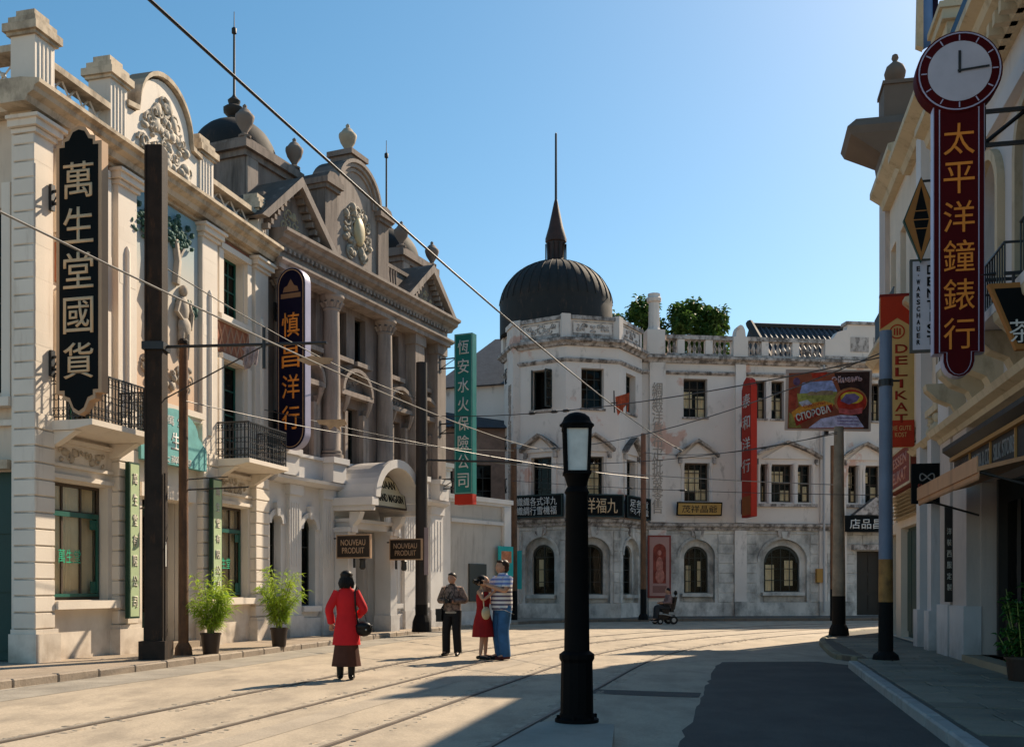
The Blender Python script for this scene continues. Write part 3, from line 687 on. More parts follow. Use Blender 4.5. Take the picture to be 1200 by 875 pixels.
part('panel_sill', MB(fr).box(3.02, 5.4, -.16, .06, 5.2, 5.33).box(3.05, 5.38, -.16, .0, 5.12, 5.2), CREAM, A)
# shop entrance
part('entrance_lintel', MB(fr).box(3.2, 5.22, -.16, -.06, 3.32, 3.6), CREAM, A)
ed = part('shop_door', MB(fr).box(3.4, 5.02, -.95, -.88, .14, 3.25), GREEN_DK, A)
for s in (3.48, 4.28): part('door_pane', MB(fr).box(s, s+.66, -.878, -.865, .9, 3.0), GLASS_D, ed)
part('entrance_side', MB(fr).box(3.2, 3.36, -.95, -.51, .12, 3.32).box(5.06, 5.2, -.95, -.51, .12, 3.32), CREAM, A)
part('door_step', MB(fr).box(3.2, 5.2, -.5, .05, .1, .26), PAVE_L, A)
mb = MB(fr).tube([(3.2, -.1, 3.05), (3.2, .2, 3.12), (3.2, .3, 2.98)], .018, 5).lathe((3.2, .3, 2.72), [(.15, 0), (.10, .1), (.03, .22), (.02, .28)], 10)
part('wall_lamp', mb, IRON, A)
for (a, c) in BAY: part('string_course', MB(fr).box(a, c, -.16, -.06, 4.08, 4.16), CREAM, A)
# ------------------------------------------------------------------ B: taupe building with pediments and roof turrets
Bd = empty('pedimented_building', FB.w(0, 0, 0), 0, 'taupe and white classical building with arched gable, pediments and domed roof turrets', 'building')
fr = FB; UE = uB_end
zc = 4.2
colU = [.55, 2.82, 5.75]
ops = [(.15, .62, .95, 3.35, .24), (1.55, 2.2, .95, 3.35, .32), (3.15, 5.55, .13, 3.3), (6.1, 6.75, .95, 3.35, .32), (7.9, 8.5, .95, 3.35, .3)]
up = []
def bay(c, w):
    up.append((c-w, c+w, 5.05, 6.65)); 
lowin = [(1.65, .3), (4.15, .36), (6.75, .3), (8.5, .26)]
upw = [(.95, 1.45), (1.85, 2.35), (3.3, 3.9), (4.35, 4.95), (6.25, 6.95), (8.25, 8.75)]
for c, w_ in lowin: up.append((c-w_, c+w_, 5.0, 6.7))
for a, c in upw: up.append((a, c, 8.1, 9.45))
part('ground_wall', MB(fr).wall(.0, UE, .1, zc, -.12, -.5, ops), WHITEW, Bd)
part('upper_wall', MB(fr).wall(.0, UE, zc, 9.75, -.2, -.55, up), TAUPE, Bd)
part('core', MB(fr).box(.05, UE-.35, -8, -1.4, .1, 10.2), INNER, Bd)
part('end_wall', MB(fr).box(UE-.34, UE-.005, -8, -.56, .1, 10.3), TAUPE, Bd)
part('rear_wall', MB(fr).box(.0, UE, -8.3, -8.01, .1, 10.3), TAUPE, Bd)
part('roof', MB(fr).box(.0, UE, -8.3, -.2, 10.35, 10.5), M('slate_roof', (.08, .08, .085), .8), Bd)
# ground floor trim
part('ground_cornice', MB(fr).mould(0, UE+.05, [(-.2, zc-.02), (.1, zc-.02), (.24, zc+.07), (.26, zc+.15), (-.2, zc+.17)]), WHITEW, Bd)
part('plinth', MB(fr).wall(0, UE, .1, .62, -.03, -.2, [(3.1, 5.6, .1, .62)]), WHITEW, Bd)
for a, c in ((.85, 1.38), (2.4, 2.95), (5.7, 6.0), (7.0, 7.7), (8.75, UE)):
    part('pilaster', MB(fr).box(a, c, -.14, .0, .62, zc-.03).box(a-.04, c+.04, -.14, .05, .1, .7).box(a-.04, c+.04, -.14, .05, zc-.3, zc-.025), WHITEW, Bd)
    mb = MB(fr)
    for j in range(4): mb.box(a+.08+j*(c-a-.16)/3.4, a+.11+j*(c-a-.16)/3.4, -.01, .015, 2.0, 3.7)
    part('fluting', mb, WHITEW, Bd)
for a, b_, c, d, *r in ops:
    if r:
        mb = MB(fr); m = (a+b_)/2; hw = (b_-a)/2; rr = r[0]; N = 12
        for k in range(N):
            q0, q1 = math.pi*k/N, math.pi*(k+1)/N
            P = lambda q, s: (m-(hw+s)*math.cos(q), d-rr+(rr+s)*math.sin(q))
            mb.prism([P(q0, .0), P(q1, .0), P(q1, .14), P(q0, .14)], -.12, -.05)
        part('arch_surround', mb, WHITEW, Bd); part('keystone', MB(fr).prism([(m-.05, d-.05), (m+.05, d-.05), (m+.09, d+.3), (m-.09, d+.3)], -.12, .0), WHITEW, Bd)
        window(Bd, fr, a, b_, c, d, -.4, 2, 3, FRAME_D, GLASS_D, arch=rr)
        part('window_sill', MB(fr).box(a-.1, b_+.1, -.4, .04, c-.16, c-.01), WHITEW, Bd)
# attic band under the columns, upper columns
part('attic_band', MB(fr).box(0, UE, -.2, -.06, zc+.17, 4.95), WHITEW, Bd); part('attic_moulding', MB(fr).box(0, UE, -.2, .02, 4.95, 5.03), WHITEW, Bd)
for u in colU + [7.72, 9.2]:
    part('pedestal', MB(fr).box(u-.33, u+.33, -.2, .28, zc+.17, 4.9).box(u-.40, u+.40, -.2, .35, 4.9, 5.06), WHITEW, Bd)
for u in colU:
    part('column', column(MB(fr), u, .0, 5.06, 9.62, .25, 16), TAUPE_LT, Bd, 50)
    mb = MB(fr)
    for k in range(10):
        a = 2*math.pi*k/10; mb.tube([(u+.23*math.cos(a), .23*math.sin(a), 9.28), (u+.31*math.cos(a), .31*math.sin(a), 9.42), (u+.37*math.cos(a), .37*math.sin(a), 9.38)], [.05, .05, .02], 5)
    part('capital_leaves', mb, TAUPE_LT, Bd, 60)
for u in (7.72, 9.25): part('pilaster', MB(fr).box(u-.3, u+.3, -.2, .16, 5.06, 9.3).box(u-.35, u+.35, -.2, .2, 9.3, 9.62), TAUPE_LT, Bd)
for a, c in upw:
    window(Bd, fr, a, c, 8.1, 9.45, -.46, 1, 1, FRAME_D, GLASS_D); part('window_sill', MB(fr).box(a-.12, c+.12, -.2, -.02, 7.96, 8.09), TAUPE_LT, Bd)
for c, w_ in lowin:
    window(Bd, fr, c-w_, c+w_, 5.0, 6.7, -.46, 2, 2, FRAME_D, GLASS_D)
    mb = MB(fr)
    for s in (-1, 1):
        mb.box(c+s*(w_+.13)-.07, c+s*(w_+.13)+.07, -.2, -.04, 5.03, 6.55).box(c+s*(w_+.36)-.08, c+s*(w_+.36)+.08, -.2, -.08, 5.03, 6.75)
        mb.tube([(c+s*(w_+.25), -.06, 6.5), (c+s*(w_+.25), .04, 6.75), (c+s*(w_+.25), .08, 6.95)], [.05, .07, .09], 6)
    mb.box(c-w_-.5, c+w_+.5, -.2, .06, 6.98, 7.12); part('window_surround', mb, TAUPE_LT, Bd)
    R0 = w_+.48; mb = MB(fr); N = 14
    for k in range(N):
        q0, q1 = math.pi*k/N, math.pi*(k+1)/N; P = lambda q, s: (c-(R0-s)*math.cos(q), 7.12+(R0*.85-s)*math.sin(q))
        mb.prism([P(q0, 0), P(q1, 0), P(q1, .11), P(q0, .11)], -.2, .08)
    part('arched_hood', mb, TAUPE_LT, Bd)
    part('hood_carving', relief(fr, c, 7.38, R0*1.1, .5, -.2, 9, int(c*10), 'round', .05, .04, .1), TAUPE_LT, Bd, 60)
# entablature
part('architrave', MB(fr).box(-.02, UE, -.25, .30, 9.62, 9.74).box(-.02, UE, -.25, .24, 9.74, 9.95), TAUPE_LT, Bd)
part('lower_cornice', MB(fr).mould(-.02, UE+.15, [(-.2, 9.74), (.28, 9.74), (.40, 9.80), (.40, 9.86), (-.2, 9.88)]), TAUPE_LT, Bd)
part('frieze', MB(fr).box(-.02, UE-.01, -.25, .18, 9.88, 10.22), TAUPE_LT, Bd)
part('cornice', MB(fr).mould(-.02, UE+.3, [(-.3, 10.2), (.2, 10.2), (.26, 10.3), (.42, 10.38), (.44, 10.47), (.55, 10.52), (.55, 10.6), (-.3, 10.66)]), TAUPE_LT, Bd)
mb = MB(fr); u = .05
while u < UE: mb.box(u, u+.09, .18, .28, 10.1, 10.2); u += .2
part('dentils', mb, TAUPE_LT, Bd)
# pediments
for (c, hw, zt) in ((.75, 1.55, 12.15), (8.1, 1.5, 12.0)):
    p = part('pediment', MB(fr).prism([(c-hw, 10.62), (c+hw, 10.62), (c, zt-.15)], -1.2, .12), TAUPE, Bd)
    mb = MB(fr); sl = math.hypot(hw+.12, zt-10.62)
    for s in (-1, 1): mb.prism([(c+s*(hw+.15), 10.62), (c+s*(hw-.12), 10.62), (c, zt-.27), (c, zt)], -1.25, .48)
    part('raking_cornice', mb, TAUPE_LT, p)
    mb = MB(fr)
    for s in (-1, 1):
        for k in range(9):
            f = (k+.7)/9.6; x = c+s*(hw-.22)*(1-f); z = 10.62+(zt-10.62)*f-.32+.02; mb.box(x-.05, x+.05, .1, .34, z, z+.13)
    part('dentils', mb, TAUPE_LT, p)
    part('pediment_carving', relief(fr, c, 11.05, .9, .5, .1, 6, int(c*7), 'diamond', .05, .06, .12), M('tympanum_carving', (.42, .34, .22), .85), p, 60)
# centre gable with cartouche
c0, c1 = 2.35, 5.75; m = (c0+c1)/2
g = [(c0, 10.62), (c1, 10.62), (c1, 12.55), (c1-.45, 12.7)]
for k in range(13):
    a = math.pi*k/12; g.append((m+1.12*math.cos(a), 12.75+1.0*math.sin(a)))
g += [(c0+.45, 12.7), (c0, 12.55)]
part('gable', MB(fr).prism(g, -.7, .05), TAUPE_LT, Bd)
for rr, nn in ((1.2, .22), (1.08, .16), (.95, .1)):
    mb = MB(fr); N = 18
    for k in range(N):
        q0, q1 = math.pi*k/N, math.pi*(k+1)/N; P = lambda q, s: (m-(rr-s)*math.cos(q), 12.75+(rr*.92-s)*math.sin(q))
        mb.prism([P(q0, 0), P(q1, 0), P(q1, .1), P(q0, .1)], -.75 if rr > 1.1 else .04, nn)
    part('gable_arch_moulding', mb, TAUPE_LT, Bd)
for s in (c0+.28, c1-.28):
    p = part('gable_pier', MB(fr).box(s-.3, s+.3, -.75, .12, 10.62, 12.6), TAUPE, Bd)
    part('pier_cornice', MB(fr).box(s-.36, s+.36, -.8, .2, 12.5, 12.62).box(s-.42, s+.42, -.85, .28, 12.62, 12.78).prism([(s-.38, 12.78), (s+.38, 12.78), (s+.25, 12.95), (s, 13.0), (s-.25, 12.95)], -.8, .24), TAUPE, p)
    mb = MB(fr); q = -1 if s < m else 1
    for zz, R0 in ((11.3, .3), (11.9, .2)): mb.tube([(s+q*(.34+R0*(1-k/11)*math.cos(k*.7)), -.3, zz+R0*(1-k/11)*math.sin(k*.7)) for k in range(10)], .08, 6)
    part('volute', mb, TAUPE, p, 60)
mb = relief(fr, m, 11.75, 1.35, 1.75, .05, 34, 77, 'round', .12, .08, .17)
part('cartouche_scrolls', mb, M('cartouche_stone', (.40, .35, .28), .8, .2, stain=(.16, .12, .08), st=(.45, .7), sk=(3, 3, 3)), Bd, 60)
part('cartouche_shield', MB(fr).ball((m, .14, 11.8), .27, .12, .42, 12, 8), M('gilt_shield', (.58, .47, .27), .5, .2), Bd, 60)
fin = part('gable_finial', MB(fr).box(m-.38, m+.38, -.6, .1, 13.6, 13.95).box(m-.46, m+.46, -.68, .18, 13.95, 14.1), TAUPE, Bd)
part('finial_urn', urn(MB(fr), (m, -.25, 14.1), 1.05), M('finial_stone', (.36, .3, .22), .8, .2), fin, 60)
part('parapet', MB(fr).box(0, c0, -.6, -.25, 10.6, 11.5).box(c1, UE, -.6, -.25, 10.6, 11.5).box(0, c0, -.65, -.2, 11.5, 11.62).box(c1, UE, -.65, -.2, 11.5, 11.62), TAUPE, Bd)
mb = MB(fr)
for u in [5.95+.16*k for k in range(6)]: mb.lathe((u, -.2, 10.75), [(.05, 0), (.065, .25), (.04, .55), (.05, .7)], 6)
part('balusters', mb, TAUPE, Bd)
# domed turrets on the roof
DOME = M('dark_dome_metal', (.018, .017, .016), .78, .3, vs=2, bump=.15, stain=(.09, .05, .035), st=(.55, .75), sk=(3, 3, 1), sa=.7, spec=.4)
for (c, lift, sp) in ((1.43, -.2, 16.9), (9.72, -.55, 16.65)):
    n0, n1 = -3.5, -1.05; h = 1.1
    t = part('roof_turret', MB(fr).box(c-h, c+h, n0, n1, 10.4, 13.15+lift), TAUPE, Bd)
    part('turret_cornice', MB(fr).box(c-h-.08, c+h+.08, n0-.08, n1+.08, 13.0+lift, 13.16+lift).box(c-h-.2, c+h+.2, n0-.2, n1+.2, 13.16+lift, 13.36+lift).box(c-h-.12, c+h+.12, n0-.12, n1+.12, 13.36+lift, 13.46+lift), TAUPE, t)
    for s in (-1, 1): part('turret_pilaster', MB(fr).box(c+s*(h-.25)-.22, c+s*(h-.25)+.22, n1-.1, n1+.07, 10.5, 13.0+lift), TAUPE_LT, t)
    mc = (n0+n1)/2; prof = [(1.16*math.cos(rad(6*k)), 1.12*math.sin(rad(6*k))) for k in range(15)] + [(.0, 1.13)]
    part('turret_dome', MB(fr).lathe((c, mc, 13.46+lift), prof, 24), DOME, t, 60)
    part('turret_finial', MB(fr).lathe((c, mc, 14.52+lift), [(.2, 0), (.26, .08), (.16, .16), (.3, .3), (.3, .4), (.14, .5), (.18, .62), (.06, .74), (.035, .8), (.03, sp-14.62-lift), (.07, sp-14.6-lift), (.07, sp-14.47-lift), (.015, sp-14.42-lift), (.01, sp-14.0-lift)], 10), M('finial_dark', (.03, .026, .022), .6), t, 50)
    for s in (-1, 1):
        uo = part('turret_urn', urn(MB(fr), (c+s*h, n1, 13.46+lift), 1.0), M('urn_stone', (.22, .17, .14), .85, .2), t, 60)
# entrance with barrel canopy
e0, e1 = 3.05, 5.65; m = (e0+e1)/2; R0 = (e1-e0)/2-.02; zsp = 3.98
mb = MB(fr); N = 18
for k in range(N):
    q0, q1 = math.pi*k/N, math.pi*(k+1)/N; P = lambda q, s: (m-(R0-s)*math.cos(q), zsp+(R0*.86-s)*math.sin(q))
    mb.prism([P(q0, 0), P(q1, 0), P(q1, .12), P(q0, .12)], -.1, 1.25)
can = part('barrel_canopy', mb, WHITEW, Bd, 30)
mb = MB(fr)
for k in range(N):
    q0, q1 = math.pi*k/N, math.pi*(k+1)/N; P = lambda q, s: (m-(R0+.06-s)*math.cos(q), zsp+(R0*.86+.06-s)*math.sin(q))
    mb.prism([P(q0, 0), P(q1, 0), P(q1, .24), P(q0, .24)], 1.252, 1.34)
part('canopy_rim', mb, WHITEW, can, 30)
part('canopy_impost', MB(fr).box(e0-.22, e0+.12, -.1, 1.32, 3.74, 3.96).box(e1-.12, e1+.22, -.1, 1.32, 3.74, 3.96).box(e0-.16, e0+.06, -.1, 1.25, 3.6, 3.74).box(e1-.06, e1+.16, -.1, 1.25, 3.6, 3.74), WHITEW, can)
for u in (e0+.12, e1-.12):
    part('entrance_pillar', MB(fr).box(u-.2, u+.2, -.1, .45, .12, 3.0).box(u-.26, u+.26, -.1, .5, .12, .6).box(u-.25, u+.25, -.1, .5, 3.0, 3.14), WHITEW, Bd)
    part('canopy_bracket', MB(fr).mould(u-.12, u+.12, [(.44, 3.0), (.52, 3.0), (.56, 3.2), (.72, 3.36), (.8, 3.58), (.44, 3.58)]), WHITEW, can)
part('entrance_lintel', MB(fr).box(e0+.1, e1-.1, -.3, .38, 3.12, 3.3).box(e0+.05, e1-.05, -.3, .5, 3.3, 3.4), WHITEW, Bd)
part('tympanum', MB(fr).prism([(m-R0*math.cos(math.pi*k/14)*.98, zsp-.5+(R0*.86+.5)*math.sin(math.pi*k/14)*.97) for k in range(15)], -.12, -.08), WHITEW, Bd)
dr = part('entrance_door', MB(fr).box(e0+.3, e1-.3, -.9, -.84, .13, 3.1), FRAME_D, Bd)
for s in (0, 1): part('door_pane', MB(fr).box(e0+.42+s*1.0, e0+1.25+s*1.0, -.838, -.83, .7, 2.6), GLASS_D, dr)
part('entrance_reveal', MB(fr).box(e0-.1, e0+.28, -.95, -.51, .12, 3.4).box(e1-.28, e1+.1, -.95, -.51, .12, 3.4), WHITEW, Bd)
part('transom_carving', relief(fr, m, 2.95, 1.7, .3, -.75, 9, 31, 'box', .05, .05, .1), M('iron_scroll', (.05, .05, .045), .6), Bd, 60)
for u in (e0+.12, e1-.12):
    mb = MB(fr).box(u-.02, u+.02, .5, .56, 2.0, 2.4).tube([(u, .55, 2.35), (u, .8, 2.4), (u, .8, 2.25)], .018, 5).lathe((u, .8, 1.95), [(.05, 0), (.09, .05), (.08, .26), (.11, .28), (.03, .36)], 8)
    part('wall_lantern', mb, IRON, Bd)
# signboard inside the canopy
cs = empty('canopy_sign', FB.w(m, 1.0, 3.74), fr.rz+rad(90), 'cream signboard with stepped top and dark border inside the barrel canopy', 'sign')
pl = [(-.95, 0), (.95, 0), (1.02, .45), (.78, .5), (.6, .82), (.3, 1.0), (-.3, 1.0), (-.6, .82), (-.78, .5), (-1.02, .45)]
tl = rad(-14)
bb = obj('board', MB().prism(pl, -.03, .03).mesh('board'), M('dark_brown_board', (.04, .028, .018), .5), cs); bb.rotation_euler = (tl, 0, 0)
bb2 = obj('panel', MB().prism([(x*.93, .05+z*.9) for x, z in pl], -.045, -.031).mesh('panel'), M('cream_sign_panel', (.50, .43, .28), .5), cs); bb2.rotation_euler = (tl, 0, 0)
for t_, zz, ww in (('HUAAN', .7, .95), ('GRAND MAGASIN', .3, 1.6)):
    o = letters(cs, t_, 0, -.05, zz, ww, .24, BLACKB, bold=.015); o.location = Matrix.Rotation(tl, 3, 'X') @ Vector((0, -.047, zz)); o.rotation_euler = (tl, 0, 0)
# ------------------------------------------------------------------ W: low garden wall with piers, house glimpsed behind it
Wl = empty('garden_wall', FW.w(0, 0, 0), 0, 'pale rendered wall with moulded coping between taupe building and corner turret', 'wall')
fr = FW; uw = FW.u(596)
part('wall_body', MB(fr).box(.1, uw, -.35, 0, .1, 4.55), M('pale_render', (.50, .46, .41), .85, .12, stain=(.2, .17, .14), st=(.55, .78)), Wl)
part('coping', MB(fr).box(-.05, uw+.12, -.45, .14, 4.55, 4.72).box(0, uw+.06, -.4, .08, 4.45, 4.55), WHITEW, Wl)
part('string_moulding', MB(fr).box(.7, uw+.04, 0, .09, 3.75, 3.88), WHITEW, Wl); part('plinth', MB(fr).box(.6, uw, 0, .06, .1, .6), WHITEW, Wl)
for u in (.0, ): 
    part('pier', MB(fr).box(u, u+.6, -.4, .12, .1, 4.5).box(u-.06, u+.66, -.45, .18, .1, .8), WHITEW, Wl)
    part('pier_top', MB(fr).box(u+.02, u+.62, -.4, .1, 4.72, 5.6).box(u-.08, u+.72, -.5, .2, 5.6, 5.75).box(u-.03, u+.67, -.45, .15, 5.5, 5.6), WHITEW, Wl)
part('pier', MB(fr).box(uw-.42, uw, 0, .12, .1, 4.44), WHITEW, Wl)
part('notice_board', MB(fr).box(1.75, 2.75, .0, .06, .95, 2.3), FRAME_D, Wl)
# ------------------------------------------------------------------ C: old white corner building with octagonal turret
C = empty('corner_building', (TC.x, TC.y, 0), 0, 'weathered white three-storey corner building with octagonal turret and dark dome', 'building')
def minus(iv, cuts):
    out = [iv]
    for a, b in cuts:
        o = []
        for x, y in out:
            if b <= x or a >= y: o.append((x, y)); continue
            if a > x: o.append((x, a))
            if b < y: o.append((b, y))
        out = o
    return [(x, y) for x, y in out if y-x > .12]
def blocks(b, fr, u0, u1, z0, z1, h, L, ops, n0, n1, mat):
    z = z0; j = 0
    while z < z1-.1:
        zt = min(z+h, z1); cuts = [(o[0]-.14, o[1]+.14) for o in ops if o[2]-.05 < zt and o[3]+.18 > z]
        for a, c in minus((u0, u1), cuts):
            k = max(1, round((c-a)/L)); st = (c-a)/k; cur = a
            edges = [a] + [a+st*i + (st*.22 if (j % 2) else -st*.22)*(1 if k > 1 else 0) for i in range(1, k)] + [c]
            for x, y in zip(edges, edges[1:]): piece('stone_block', fr, b, mat, x+.008, y-.008, n0, n1+rnd.uniform(-.006, .006), z+.008, zt-.008, .015)
        z = zt; j += 1
def arch_ring(b, fr, a, c, d, r, t, n0, n1, mat, name='arch_surround'):
    m = (a+c)/2; hw = (c-a)/2; mb = MB(fr); N = 14
    for k in range(N):
        q0, q1 = math.pi*k/N, math.pi*(k+1)/N; P = lambda q, s: (m-(hw+s)*math.cos(q), d-r+(r+s)*math.sin(q))
        mb.prism([P(q0, 0), P(q1, 0), P(q1, t), P(q0, t)], n0, n1)
    return part(name, mb, mat, b)
def hood(b, fr, c, hw, z, rise, mat, n=.0):
    mb = MB(fr); pts = []
    for k in range(15):
        f = -1+2*k/14; q = abs(f); y = rise*(1-q)**.8 if q < .75 else rise*(.25**.8)*(1-(q-.75)/.25)
        pts.append((c+f*hw, z+y*.9))
    for p, q in zip(pts, pts[1:]): mb.add([(p[0], n, p[1]), (p[0], n+.3, p[1]), (q[0], n+.3, q[1]), (q[0], n, q[1]), (p[0], n, p[1]+.1), (p[0], n+.36, p[1]+.12), (q[0], n+.36, q[1]+.12), (q[0], n, q[1]+.1)], [(0, 1, 2, 3), (4, 5, 6, 7), (0, 1, 5, 4), (1, 2, 6, 5), (2, 3, 7, 6), (3, 0, 4, 7)])
    part('window_hood', mb, OLDTRIM, b); part('hood_tympanum', MB(fr).prism([(c-hw*.7, z), (c+hw*.7, z), (c, z+rise*.85)], n, n+.08), mat, b)
    for s in (-1, 1): part('hood_bracket', MB(fr).box(c+s*(hw-.2)-.08, c+s*(hw-.2)+.08, n, n+.16, z-.28, z-.005), OLDTRIM, b)
ZG = 4.45; ZC = 12.1; ZP = 13.3
def turret_wall(k, kind):
    fr, L = facet(k); m = L/2
    if kind == 'win':
        w3, w2, wg = .52, .52, .56
        ops_u = [(m-w2, m+w2, 5.35, 7.2), (m-w3, m+w3, 9.3, 11.05)]; ops_g = [(m-wg-.26, m+wg+.26, .76, 3.66, .76)]
    else: ops_u = []; ops_g = []
    part('ground_wall', MB(fr).wall(0, L, .1, ZG, 0, -.45, ops_g), OLDBLOCK, C)
    part('upper_wall', MB(fr).wall(0, L, ZG, ZC, 0, -.45, ops_u), OLDWHITE, C)
    if kind in ('win', 'plain'):
        blocks(C, fr, 0.02, L-.02, .75, ZG-.35, .46, .75, ops_g, -.02, .045, OLDBLOCK)
        part('plinth', MB(fr).box(-.03, L+.03, -.01, .1, .1, .74), OLDBLOCK, C)
    prof = [(-.1, ZG-.3), (.1, ZG-.3), (.12, ZG-.2), (.24, ZG-.12), (.26, ZG), (-.1, ZG+.05)]
    part('ground_cornice', MB(fr).mould(-.06, L+.06, prof), OLDTRIM, C)
    part('string_course', MB(fr).mould(-.03, L+.03, [(-.1, 11.3), (.05, 11.3), (.12, 11.4), (.1, 11.46), (-.1, 11.5)]), OLDTRIM, C)
    part('cornice', MB(fr).mould(-.1, L+.1, [(-.1, 12.0), (.1, 12.0), (.16, 12.1), (.32, 12.18), (.32, 12.3), (-.1, 12.34)]), OLDTRIM, C)
    pr = part('parapet', MB(fr).box(0, L, -.35, .0, 12.3, 13.15), OLDWHITE, C)
    part('parapet_coping', MB(fr).box(-.04, L+.04, -.42, .08, 13.15, 13.32), OLDTRIM, pr); part('parapet_base', MB(fr).box(-.02, L+.02, 0, .05, 12.34, 12.5), OLDTRIM, pr)
    part('parapet_pier', MB(fr).box(-.2, .2, -.3, .1, 12.31, 13.36), OLDWHITE, pr)
    mb = MB(fr).box(.3, L-.3, 0, .03, 12.52, 12.56).box(.3, L-.3, 0, .03, 13.04, 13.08).box(.3, .34, 0, .03, 12.57, 13.03).box(L-.34, L-.3, 0, .03, 12.57, 13.03)
    part('panel_frame', mb, OLDTRIM, pr); part('panel_carving', relief(fr, m, 12.8, L-1.1, .32, .0, 16, 100+k, 'box', .035, .05, .09), OLDTRIM, pr, 60)
    if kind == 'win':
        window(C, fr, m-wg, m+wg, 1.15, 3.35, -.38, 2, 4, FRAME_D, GLASS, arch=.5, curtain=[(m-.35, m-.12, 1.5, 2.7)] if k != 1 else None)
        part('niche_back', MB(fr).wall(m-wg-.27, m+wg+.27, .74, 3.7, -.2, -.44, [(m-wg, m+wg, 1.15, 3.35, .5)]), OLDBLOCK, C)
        arch_ring(C, fr, m-wg-.26, m+wg+.26, 3.66, .76, .12, .0, .06, OLDBLOCK)
        part('keystone', MB(fr).prism([(m-.09, 3.68), (m+.09, 3.68), (m+.15, 4.1), (m-.15, 4.1)], .0, .14), OLDBLOCK, C)
        part('console', MB(fr).prism([(m-.3, 4.14), (m+.3, 4.14), (m+.26, 3.85), (m+.16, 3.75), (m-.16, 3.75), (m-.26, 3.85)], .0, .09), OLDTRIM, C)
        part('window_sill', MB(fr).box(m-wg-.12, m+wg+.12, -.35, .1, .98, 1.13), OLDBLOCK, C)
        part('apron_panel', MB(fr).box(m-wg, m+wg, -.2, -.15, .8, .96), OLDBLOCK, C)
        if k == -1: # open casements
            part('window_frame', MB(fr).box(m-.52, m-.47, -.36, -.3, 9.3, 11.05).box(m-.47, m+.52, -.36, -.3, 9.3, 9.36).box(m-.47, m+.52, -.36, -.3, 11.0, 11.05), FRAME_D, C)
            F2 = Fr(fr.w(m-.5, -.02, 0), math.degrees(math.atan2(fr.U.y, fr.U.x))+118, 'C')
            window(C, F2, -.48, 0, 9.35, 11.0, 0, 1, 4, FRAME_D, GLASS, name='open_casement')
            F3 = Fr(fr.w(m+.5, -.05, 0), math.degrees(math.atan2(fr.U.y, fr.U.x))+80, 'C')
            window(C, F3, -.48, 0, 9.35, 11.0, 0, 1, 4, FRAME_D, GLASS, name='open_casement')
        else: window(C, fr, m-w3, m+w3, 9.3, 11.05, -.36, 3, 4, FRAME_D, GLASS_D)
        part('window_sill', MB(fr).box(m-w3-.06, m+w3+.06, -.3, .07, 9.2, 9.29), OLDTRIM, C)
        window(C, fr, m-w2, m+w2, 5.35, 7.2, -.36, 3, 4, FRAME_D, GLASS if k == 0 else GLASS_D, curtain=[(m-.1, m+.4, 5.4, 6.9)] if k == 0 else None)
        for s in (-1, 1): part('window_jamb', MB(fr).box(m+s*(w2+.18)-.09, m+s*(w2+.18)+.09, 0, .08, 5.3, 7.2), OLDWHITE, C)
        hood(C, fr, m, .95 if L > 2 else .6, 7.42, .75, OLDWHITE)
for k, kd in ((-2, 'plain'), (-1, 'win'), (0, 'win'), (1, 'win')): turret_wall(k, kd)
for k in (2, 3, 4, 5):
    fr_, L_ = facet(k); part('rear_turret_wall', MB(fr_).box(0, L_, -.3, 0, .1, 12.3), OLDWHITE, C)
ov = [octv(k)-Vector((TC.x, TC.y, 0)) for k in range(8)]
part('turret_core', MB().slab([(v.x*.58, v.y*.58) for v in ov], .1, 12.2), INNER, C); part('turret_roof', MB().slab([(v.x*.93, v.y*.93) for v in ov], 12.2, 12.4), OLDTRIM, C)
# relief lettering column on the left pilaster
f0, L0 = facet(-2)
pl_ = part('left_pilaster', MB(f0).box(L0-1.0, L0+.12, -.1, .22, .1, 13.1).box(L0-1.06, L0+.18, -.1, .28, 12.2, 12.4).box(L0-1.06, L0+.18, -.12, .28, 13.1, 13.3), OLDWHITE, C)
# dome
DC = AT(651.5, 500, TC.y + .35); DR = (718-585)/2/F_PX*DC.y
zb = CAMH + (HOR-364)/F_PX*DC.y; zt = CAMH + (HOR-308)/F_PX*DC.y; loc = C.location
prof = [(DR*.99, -1.3), (DR*.99, -.05), (DR*.985, .0)]
for k in range(1, 16): 
    a = rad(90*k/16); prof.append((DR*math.cos(a)**.95, (zt-zb)*math.sin(a)))
dm = part('dome', MB().lathe((DC.x-loc.x, DC.y-loc.y, zb), prof + [(.3, zt-zb)], 48), DOME, C, 60)
for k in range(36):
    a = 2*math.pi*k/36; mb = MB(); pts = []
    for j in range(3, len(prof)): r, z = prof[j]; pts.append((DC.x-loc.x+(r+.01)*math.cos(a), DC.y-loc.y+(r+.01)*math.sin(a), zb+z))
    part('dome_rib', mb.tube(pts, .022, 5), DOME, dm)
def zz(py): return CAMH + (HOR-py)/F_PX*DC.y - zb
sp = part('dome_spire', MB().lathe((DC.x-loc.x, DC.y-loc.y, zb), [(.6, zz(310)), (.45, zz(307)), (.42, zz(304)), (.44, zz(285)), (.5, zz(284)), (.5, zz(280)), (.34, zz(266)), (.1, zz(238)), (.06, zz(234))], 10), M('rusty_spire', (.045, .022, .016), .6, .4, vs=2), C, 40)
part('flagpole', MB().lathe((DC.x-loc.x, DC.y-loc.y, zb), [(.06, zz(236)), (.05, zz(157)), (.0, zz(155))], 8), IRON, sp)
mb = MB()
for k in range(10):
    a = 2*math.pi*k/10; mb.tube([(DC.x-loc.x+.47*math.cos(a), DC.y-loc.y+.47*math.sin(a), zb+zz(306)), (DC.x-loc.x+.47*math.cos(a), DC.y-loc.y+.47*math.sin(a), zb+zz(286))], .035, 5)
part('lantern_bars', mb, DOME, sp)
